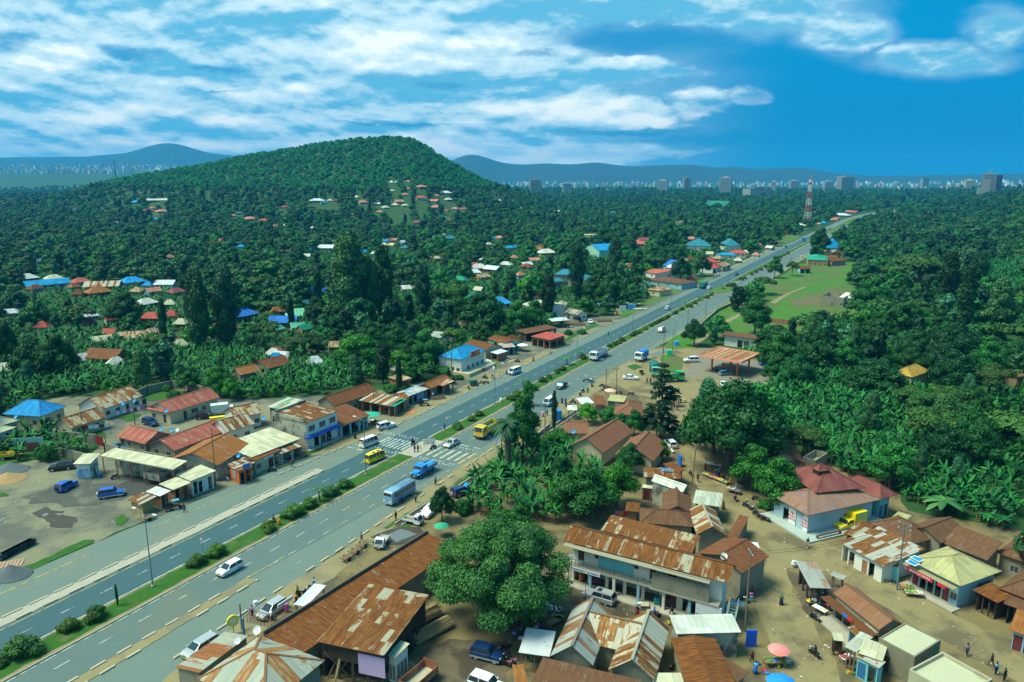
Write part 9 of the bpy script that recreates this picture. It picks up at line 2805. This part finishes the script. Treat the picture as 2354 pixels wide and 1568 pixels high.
for i,(lb,x,y,m_)in enumerate((('orange gas cylinders stacked at the market shop',625,650,PYL),('red gas cylinders stacked beside the orange ones',643,655,PRD),('blue gas cylinders stacked beside the red ones',662,650,PDB))):
 drum(lb,'D2',x,y,paint('cyl_orange',(.75,.25,.01))if i==0 else m_,.17,1.5,name='gas_cylinder',cat='gas cylinder',group='gas cylinders at the market shop')
dish(0,'blue satellite dish on the long mottled rusty roof, lower one','C0',1135,380,4.2,Q12)
dish(0,'blue satellite dish on a pole above the clothes line','C0',1237,355,4.2,Q12)
dish(0,'blue satellite dish at the blue roofed house','C0',152,500,3.4,Q12,1.1)
dish(0,'blue satellite dish on the faded red hipped wing','C0',1535,447,3.8,Q12)
dish(0,'blue satellite dish on the streaky red roof','C0',1487,612,4.0,Q12,1.0)
dish(0,'small dark blue satellite dish in the lane between red roofs','C0',1585,622,3.0,Q12)
dish(0,'white satellite dish beside the small dark blue one','C0',1635,622,3.2,Q18)
dish(0,'blue satellite dish over the orange kiosk','C0',2195,860,4.4,Q12)
dish(0,'white satellite dish next to the dish over the orange kiosk','C0',2250,830,4.6,Q18)
dish(0,'white satellite dish at the peak of the streaky hipped roof','D1',15,1095,6.5,Q18,1.0)
dish(0,'grey satellite dish low on the striped lean-to','D0',2190,1190,3.6,Q18,.9)
dish(0,'white satellite dish on the plain brown gable roof','D2',1948,415,5.6,Q18,1.0)
dish(0,'white satellite dish between the clinic roofs','C3',380,1185,4.9,Q18)
dish(0,'blue satellite dish on the brown gabled roof','C2',563,640,3.8,Q12)
dish(0,'dark satellite dish on the gabled roof with clear strips','C3',-30,780,5.0,Q52)
dish(0,'blue satellite dish on the two storey shop yard wall','C1',75,515,4.5,Q12)
def stk(label,t,x,y,ang,L,n,w_,h,m_,name='timber_stack'):
 p=P(t,x,y,0)
 rr_=random.Random(int(x))
 q=MB()
 for i in range(n):
  yy=rr_.uniform(-w_/2,w_/2)
  zz=rr_.uniform(.08,h*(1-abs(yy)/w_*.9))
  l_=L*rr_.uniform(.85,1.0)
  a=rr_.uniform(-.03,.03)
  q.tube([(-l_/2,yy,zz),(l_/2,yy+a*l_,zz)],.055,5)
 o=q.build(name,m_,loc=(p.x,p.y,.03),rot=(0,0,ang))
 return tag(o,label,'timber stack')
Q40=mat('stripped_poles',(.42,.32,.15),.8,.35,3)
stk('long heap of stripped timber poles beside the timber yard','D1',1615,1120,.75,6.0,130,2.0,1.4,Q40)
stk('upper heap of timber poles under the yard roof edge','D1',1570,1000,.75,4.5,60,1.4,2.2,Q40)
stk('bundle of sawn beams below the lattice kiosk','D1',1345,1470,.75,3.4,30,1.0,.6,Q40)
stk('small stack of concrete posts below the lilac boarding','D1',1225,1505,.7,1.8,24,.9,.4,Q28)
stk('loose firewood heap by the striped roofed house','B2',530,900,.3,7,90,6,1.2,Q40,'firewood_heap')
stk('second firewood heap along the verge','B2',600,920,.1,7,60,5,.7,Q41,'firewood_heap')
stk('brushwood heap beside the path mouth','B2',850,885,.1,6,60,4,.8,Q41,'firewood_heap')
stk('heap of sticks beside the small blue sign','C1',1670,330,.4,4,60,3,.8,Q41,'firewood_heap')
stk('sawn planks before the carpentry shed','C1',1290,445,.9,2.4,26,2,.35,Q40)
stk('bench of planks before the open fronted shed','C1',1160,460,.5,2.4,20,1,.5,Q40)
q=MB()
for i in range(7):
 q.tube([(rnd.uniform(-2,2),rnd.uniform(-1,1),0),(rnd.uniform(-2,2),rnd.uniform(-1,1),rnd.uniform(2.5,4.6))],.07,5)
pp=P('D1',800,1500,0)
tag(q.build('leaning_poles',Q41,loc=(pp.x,pp.y,0)),'tangle of upright grey poles in front of the timber yard','poles')
o=tag(stk('single tall pale plank leaning before the timber yard','D1',770,1560,1.2,4,3,.2,.2,Q40,'plank'),None);o.rotation_euler=(0,R(-62),1.2);o.location.z=1.9
pp,pq=P('D0',0,400,.8),P('D0',300,250,.8)
q=MB()
n=14
for i in range(n):
 for z_ in range(3):
  for dpt in range(2):
   f=(i+.5*(z_%2))/n
   p=pp.lerp(pq,f)
   a_=math.atan2(pq.y-pp.y,pq.x-pp.x)
   M=Matrix.Translation((p.x+dpt*.4*math.sin(a_),p.y-dpt*.4*math.cos(a_),.03+z_*.36))@Matrix.Rotation(a_,4,'Z')
   q.box(-.42,.42,-.19,.19,0,.34,M)
tag(q.build('block_stack',mat('dark_block',(.06,.075,.075),.95,.2,2)),'long stack of dark concrete blocks in the yard','block stack')
pp=P('D0',60,490,0)
q=MB()
for i in range(9):q.box(-2.2+i*.5,-1.8+i*.5,-1.2,1.2,.05+.02*(i%2),.12+.02*(i%2))
tag(q.build('sheet_stack',RM['stripe']if 0 else mat('rust_slats',(.40,.26,.16),.9,.3,2),loc=(pp.x,pp.y,0),rot=(0,0,.35)),'ribbed rusty sheets lying beside the gravel heap','sheet stack')
rbox('orange corrugated sheet lying on the roadside earth','roof_sheet','roof sheet','C1',1405,462,mat('orange_sheet',(.65,.19,.04),.7,.1,2),3.2,1.8,.1,.75)
rbox('small orange sheet on the carpenter bench','roof_sheet','roof sheet','C1',1165,432,MATS['orange_sheet'],1.9,.6,.9,-.2)
def tb(label,t,x,y,ang,L,W,top_m,goods,z=.03,h=.8,name='market_table',n=10,gr=.13):
 p=P(t,x,y,0)
 o=thing(name,label,'market table',(p.x,p.y,z),ang)
 box_(o,'table_top',top_m,(-L/2,L/2,-W/2,W/2,h-.06,h))
 for sx in(-1,1):
  for sy in(-1,1):box_(o,'leg',Q41,(sx*(L/2-.1)-.04,sx*(L/2-.1)+.04,sy*(W/2-.1)-.04,sy*(W/2-.1)+.04,0,h-.06))
 rr_=random.Random(int(x+y))
 for k_,m_ in enumerate(goods):
  q=MB()
  for i in range(n):
   q.ball((rr_.uniform(-L/2+.15,L/2-.15)*(1/len(goods))+(k_-(len(goods)-1)/2)*L/len(goods),rr_.uniform(-W/2+.12,W/2-.12),h+gr*.6),(gr,gr,gr*.7),7,4,i,.1)
  q.build('produce',m_,o)['kind']='stuff'
 return o
G_={k_:mat('goods_'+k_,c,.7,.2,4)for k_,c in dict(g=(.08,.3,.04),r=(.5,.04,.02),o=(.7,.25,.02),y=(.75,.6,.05),w=(.7,.7,.6),p=(.25,.04,.06),b=(.03,.2,.5),l=(.3,.5,.05)).items()}
tb('long vegetable table before the great tree','D2',320,915,-.45,4.2,1.0,Q49,[G_['w'],G_['g'],G_['p'],G_['r']])
tb('low bench table behind the pink hatted seller','D2',420,1010,-.35,2.0,.9,WM['plank'],[G_['l']])
tb('rough planked bench at the end of the market rows','D2',390,1045,.7,2.4,1.2,WM['plank'],[])
tb('square pale table beside the woman with the white sack','D2',1212,890,-.1,1.3,1.1,Q28,[],h=.7)
tb('paper covered table between two motorcycles','D3',475,935,-1.0,2.0,.9,Q49,[G_['w'],G_['y']],gr=.08)
tb('vegetable stand on the ditch edge below the signboards','D3',1340,780,-.2,2.4,1.1,Q28,[G_['g'],G_['l'],G_['w']],h=.7)
tb('covered vegetable stand above the ditch stand','D3',1275,735,-.2,1.7,1.0,WM['plank'],[G_['o'],G_['g']])
tb('fruit counter beneath the red umbrella','D3',60,1420,.0,2.6,1.1,WM['plank'],[G_['g'],G_['b'],G_['y']])
tb('white goods table by the turquoise kiosk','D3',720,1385,.3,1.6,.9,Q49,[G_['r'],G_['w']])
tb('long fruit display on the roadside under the trees','C2',1870,1080,-.95,6.0,1.0,Q28,[G_['y'],G_['r'],G_['o'],G_['y'],G_['g']],h=.5,n=14)
tb('loaded low stall with yellow bundle beside the fruit display','C2',2040,1200,-.7,2.6,1.2,WM['plank'],[G_['w'],G_['b']],h=.7)
tb('striped counter of the first fruit seller at the bend','C2',1850,965,-.5,3.4,.9,Q49,[G_['w'],G_['r']],h=.8)
tb('counter with pans by the plastic stall','C2',1560,370,.1,2.4,.9,WM['plank'],[G_['g'],G_['y']])
tb('market table inside the dark stall','D3',400,850,.2,1.6,.9,WM['plank'],[G_['y'],G_['w']],h=.5)
tb('low table of the kiosk by the orange kiosk door','C0',1880,1155,.4,1.5,.8,WM['plank'],[G_['o']],h=.7)
def bkt(label,t,x,y,m_,r=.2,h=.32,z=.05):
 p=P(t,x,y,0)
 q=MB();q.lathe([(r*.8,0),(r,h),(r*.92,h),(r*.75,.04)],12)
 return tag(q.build('bucket',m_,loc=(p.x,p.y,z)),label,'bucket','plastic buckets and bowls')
for lb,t,x,y,c in(('yellow bucket near the turquoise kiosk','D3',733,1490,'y'),('orange bucket beside the yellow one near the turquoise kiosk','D3',755,1495,'o'),('green bucket beside the orange one near the turquoise kiosk','D3',777,1500,'g'),('blue bucket behind the three small ones near the turquoise kiosk','D3',790,1455,'b'),('blue topped bucket beside the man in maroon','D2',2265,1410,'b'),('bright yellow bucket at the lower market edge','D2',2345,1540,'y'),('lime green jug beside the umbrella stall','D3',152,1420,'l'),('yellow can beneath the red umbrella','D3',97,1435,'y'),('white bucket on the clinic platform','C3',165,1425,'w'),('yellow can on the clinic platform','C3',228,1425,'y'),('red bucket at the market building plinth','D2',852,700,'r'),('blue bucket at the market building plinth','D2',835,700,'b'),('white bucket beside the tin kiosk','C1',262,912,'w'),('pale green bucket beside the tin kiosk','C1',276,908,'l'),('pale blue bucket under the vegetable table','D2',238,935,'b')):
 bkt(lb,t,x,y,G_[c])
for lb,t,x,y,m_ in(('white bowl with red fruit by the umbrella','D2',2318,1460,G_['r']),('blue white bowl by the umbrella','D2',2338,1490,G_['b'])):
 bkt(lb,t,x,y,m_,.32,.14)
def clo(label,t,x,y,ang,pieces,z=1.0,L=4.0,hh=.9,name='clothes_line'):
 p=P(t,x,y,0)
 o=thing(name,label,'clothes line',(p.x,p.y,0),ang)
 tv(Q41,'post',o,((-L/2,0,0),(-L/2,0,z+hh+.1),.07),((L/2,0,0),(L/2,0,z+hh+.1),.07),((-L/2,0,z+hh),(L/2,0,z+hh),.025))
 n=len(pieces)
 for i,c in enumerate(pieces):
  q=MB();x0=-L/2+L*i/n+.05;x1=x0+L/n-.1
  k_=6
  q.loft([[(x0+(x1-x0)*j/k_,.05*math.sin(j*1.9+i)*f_,z+hh*(1-f_))for j in range(k_+1)]for f_ in(0,.5,1.0)],cap=False,close=False)
  q.build('cloth',CL[c],o)
 return o
clo('clothes line with white and coloured washing before the mottled roof','C0',1200,490,.75,['white','skyblue','white','pink','white','purple','white','pink'],L=6.5)
clo('clothes line with red, white and brown sheets on the compound wall','C0',895,665,.3,['red','white','white','brown','white'],L=5.5,z=1.6)
clo('washing line with bright clothes behind the brown hipped roof','C2',1080,1465,-.15,['pink','orange','red','blue','navy','skyblue','grey'],L=5.0)
clo('pale banner sheet hung before the brown sloping store','C1',952,590,.55,['white'],L=1.8,z=.3,hh=2.2,name='hanging_sheet')
clo('pale sheet hung before the makeshift shops','C1',1513,345,.5,['skyblue'],L=1.9,z=.3,hh=2.0,name='hanging_sheet')
clo('white cloth hung from the market building corner','D2',555,395+230,-.25,['white'],L=1.8,z=2.9,hh=1.3,name='hanging_sheet')
def sck(label,t,x,y,m_,n=5,r=.35,sp_=.9,z=.1):
 p=P(t,x,y,0)
 rr_=random.Random(int(x*3+y))
 q=MB();q.sm=True
 for i in range(n):q.ball((rr_.uniform(-sp_,sp_),rr_.uniform(-sp_,sp_)*.6,r*.7+(r*.8 if i>n*.6 else 0)),(r*rr_.uniform(.8,1.2),r*rr_.uniform(.7,1),r*.75),9,5,i,.06)
 return tag(q.build('sack_heap',m_,loc=(p.x,p.y,z)),label,'sacks')
sck('white sacks among the market sellers','D2',205,1055,Q49)
sck('second group of white sacks beside the tarpaulin stall','D2',130,1165,Q49,6)
sck('pile of washing at the shop opening','D2',768,655,CL['pink'],5,.28,.4)
sck('big cream canvas bundle behind the timber yard roof','D1',1500,720,mat('canvas_bundle',(.55,.50,.28),.9,.15,2),5,1.0,1.4)
sck('white bags at the orange kiosk','C0',2100,1080,Q49,3,.25,.4)
sck('stones heaped along the lean-to on the market road','D2',2100,310,mat('pale_stones',(.42,.42,.36),.9,.3,3),26,.32,1.6)
sck('pale sacks beside the taxi car','C2',1478,830,Q49,3,.35,.5)
sck('white handcart load at the corner of the dark stall','D3',255,510,Q49,4,.4,.4,.35)
sck('heap of stones behind the umbrella stall','D3',190,1390,MATS['pale_stones'],8,.28,.6)
o=bkt('big white sack carried on the woman in maroon','D2',1152,968,Q49,.3,.4,1.75);o.name='sack';o['category']='sack';del o['group'];o.scale=(1.6,1,1)
rbox('tall turquoise steel locker beside the patchwork shop','locker','locker','D3',1140,610,WM['teal'],1.7,1.5,2.3,-.6,lid=WM['rust'])
rbox('blue framed display rack with coloured balls beside the whitish roof','display_rack','display rack','D2',2195,1240,Q38,1.3,.25,2.3,0)
rbox('bright blue roadside notice board at the solar panel house','notice_board','notice board','C2',1540,955,Q46,.3,1.5,2.4,.2)
rbox('white and blue signboard beside the makeshift shops','notice_board','notice board','C1',1622,300,Q49,1.0,.12,2.6,.6)
rbox('blue litter box by the solar light','litter_box','litter box','B2',1513,1110,Q12,1.6,1.2,1.5,0)
rbox('bright green cabinet at the grass triangle','cabinet','cabinet','B2',1448,1205,paint('cabinet_green',(.02,.55,.25)),1.8,1.2,2.0,0)
rbox('tall white gate board at the modern kiosk path','notice_board','notice board','B2',1018,795,Q49,3.0,.2,2.6,.2)
rbox('blue kiosk cabin by the side path','cabin','cabin','B2',1085,775,Q12,2.0,1.8,2.4,0,lid=Q28)
rbox('second pale blue cabin by the side path','cabin','cabin','B2',1120,770,Q12,1.6,1.6,2.0,0,lid=Q28)
rbox('low white concrete slab by the guard rail','slab','slab','B2',1175,780,Q28,6,3.5,.6,0)
rbox('thin white plank board above the dark parapet','white_board','board','D1',280,985,Q49,2.6,.12,.5,1.05,2.3)
rbox('small pink water container on a stand by the parapet','container','container','D1',285,925,CL['pink'],.4,.4,1.3,.4)
rbox('dark wooden crate stall in front of the market shops','crate_stall','crate','D2',1435,880,WM['dark'],2.2,.8,1.6,-.15)
rbox('yellow sign panel standing at the market shops','sign_panel','sign','D2',1375,800,Q50,.35,.2,1.4,0)
rbox('green covered crate of goods at the market shops','goods_crate','crate','D2',1335,860,CL['teal'],.9,.9,1.1,0)
p=P('D0',2150,1120,0)
o=thing('round_sign','round yellow advertising sign by the highway verge','sign',(p.x,p.y,0),-.9)
q=MB();q.lathe([(.02,-.12),(.75,-.12),(.78,0),(.75,.12),(.02,.12)],20,(0,0,1.9),'x');q.build('disc',Q50,o)
q=MB();q.lathe([(.02,.13),(.5,.13),(.5,.14),(.02,.14)],20,(0,0,1.9),'x');q.build('face',mat('pale_yellow_face',(.75,.75,.45),.5,.05,2),o);tv(Q52,'post',o,((0,0,0),(0,0,1.4),.08))
p=P('D1',70,1060,0)
q=MB()
for i in range(9):
 for j in range(2):
  a=i*.55
  q.bar((a,j*1.2,0),(a,j*1.2,1.1),.04);q.bar((a,0,1.1),(a,1.2,1.1),.04);q.bar((a,0,.5),(a,1.2,.5),.03)
q.bar((0,0,1.1),(4.6,0,1.1),.04);q.bar((0,1.2,1.1),(4.6,1.2,1.1),.04)
tag(q.build('metal_stands',Q42,loc=(p.x-3,p.y+1.2,.05),rot=(0,0,-.35)),'row of rusty metal bed frames by the highway verge','metal frames')
for lb,x,y in(('yellow bollard on the median path, first from the camera',1512,800),('yellow bollard on the median path, second from the camera',1545,775),('yellow bollard on the median path, third from the camera',1578,750)):
 p=P('C1',x,y,0)
 q=MB();q.lathe([(.1,0),(.1,.85),(.06,.95)],8)
 tag(q.build('bollard',Q58,loc=(p.x,p.y,.1)),lb,'bollard','yellow bollards on the median path')
q=MB()
ps=[P('B2',x,y,.7)for x,y in((1110,815),(1200,770),(1480,640),(1740,530),(1880,470))]
for a,b in zip(ps,ps[1:]):
 q.bar((a.x,a.y,.65),(b.x,b.y,.65),.08,.32)
 n=int((b-a).length/4)
 for i in range(n):
  p=a.lerp(b,i/n);q.box(p.x-.07,p.x+.07,p.y-.07,p.y+.07,0,.7)
tag(q.build('guard_rail',mat('rail_green_grey',(.22,.36,.33),.5,.1,1)),'grey green guard rail along the left verge','guard rail')
sheet('path',G('B1',(2100,1245),(2140,1255),(2180,1290),(2195,1340),(2150,1345),(2120,1300),(2080,1262)),.08,mat('purple_pavers',(.24,.19,.21),.9,.15,2),.1,1,91)
q=MB()
pa=[P('B1',x,y,0)for x,y in((2115,1243),(2150,1255),(2168,1275),(2180,1310),(2190,1330))]
for a,b in zip(pa,pa[1:]):q.bar((a.x,a.y,.25),(b.x,b.y,.25),.3,.4)
tag(q.build('garden_wall',Q49),'low white curved garden wall in front of the bank','wall')
sheet('grass_verge',G('B1',(2130,1240),(2240,1235),(2255,1300),(2200,1330),(2180,1290),(2160,1260)),.06,Q31,.2,1,92)
for i,(x,y)in enumerate(((2250,1205),(2275,1215),(2300,1228),(2325,1240),(2350,1252))):
 rbox('%s broad concrete step beside the bank'%['topmost','second','middle','fourth','lowest'][i],'step','step','B1',x,y,Q28,3.2,1.0,.5-.08*i,.9,group='broad concrete steps beside the bank')
p=P('B1',2050,1330,0)
box_(thing('concrete_tank','flat concrete water tank slab before the bank','tank',(p.x,p.y,0),.5),'slab',Q28,(-2.6,2.6,-1.6,1.6,0,.9))
for lb,a_,b_,hh in(('clipped yellow green hedge below the bank',(1650,1300),(1760,1330),1.8),('long dark hedge running down to the sheds',(1450,1370),(1800,1400),2.0)):
 p,q_=P('B1',*a_,hh),P('B1',*b_,hh)
 n=max(3,int((q_-p).length/1.3))
 lob=[(((i/n-.5)*(q_-p).length,0,hh*.5),(1.1,.8,hh*.55))for i in range(n+1)]
 ob=add('hedge',lms('hedge',lob,5200,.16,7,L_lime if 'yellow' in lb else L_dark,core=.9))
 ob.location=((p.x+q_.x)/2,(p.y+q_.y)/2,0)
 ob.rotation_euler=(0,0,math.atan2(q_.y-p.y,q_.x-p.x))
 tag(ob,lb,'hedge')
rl=np.random.default_rng(12)
q=MB()
area=[('D3',0,100,560,1560,170),('C2',1500,500,1800,1500,50),('D3',600,500,2300,1560,200),('D2',300,700,1400,960,60),('C0',0,950,1200,1500,80),('D1',300,200,1300,900,40)]
for t,xa_,ya_,xb_,yb_,n in area:
 for i in range(n):
  x,y=rl.uniform(xa_,xb_),rl.uniform(ya_,yb_)
  if t=='D3' and n==200 and abs(y-(520+(x-800)*.66))>120:
   continue
  p=P(t,x,y,0)
  s_=rl.uniform(.03,.12)
  q.m=int(rl.integers(0,5))
  M=Matrix.Translation((p.x,p.y,.075))@Matrix.Rotation(rl.uniform(0,3),4,'Z')
  q.box(-s_,s_,-s_*.6,s_*.6,0,s_*.5,M)
o=q.build('litter',[Q49,MATS['pale_stones'],MATS['gravel_grey'],Q28,MATS['pale_stones']])
o['kind']='stuff'
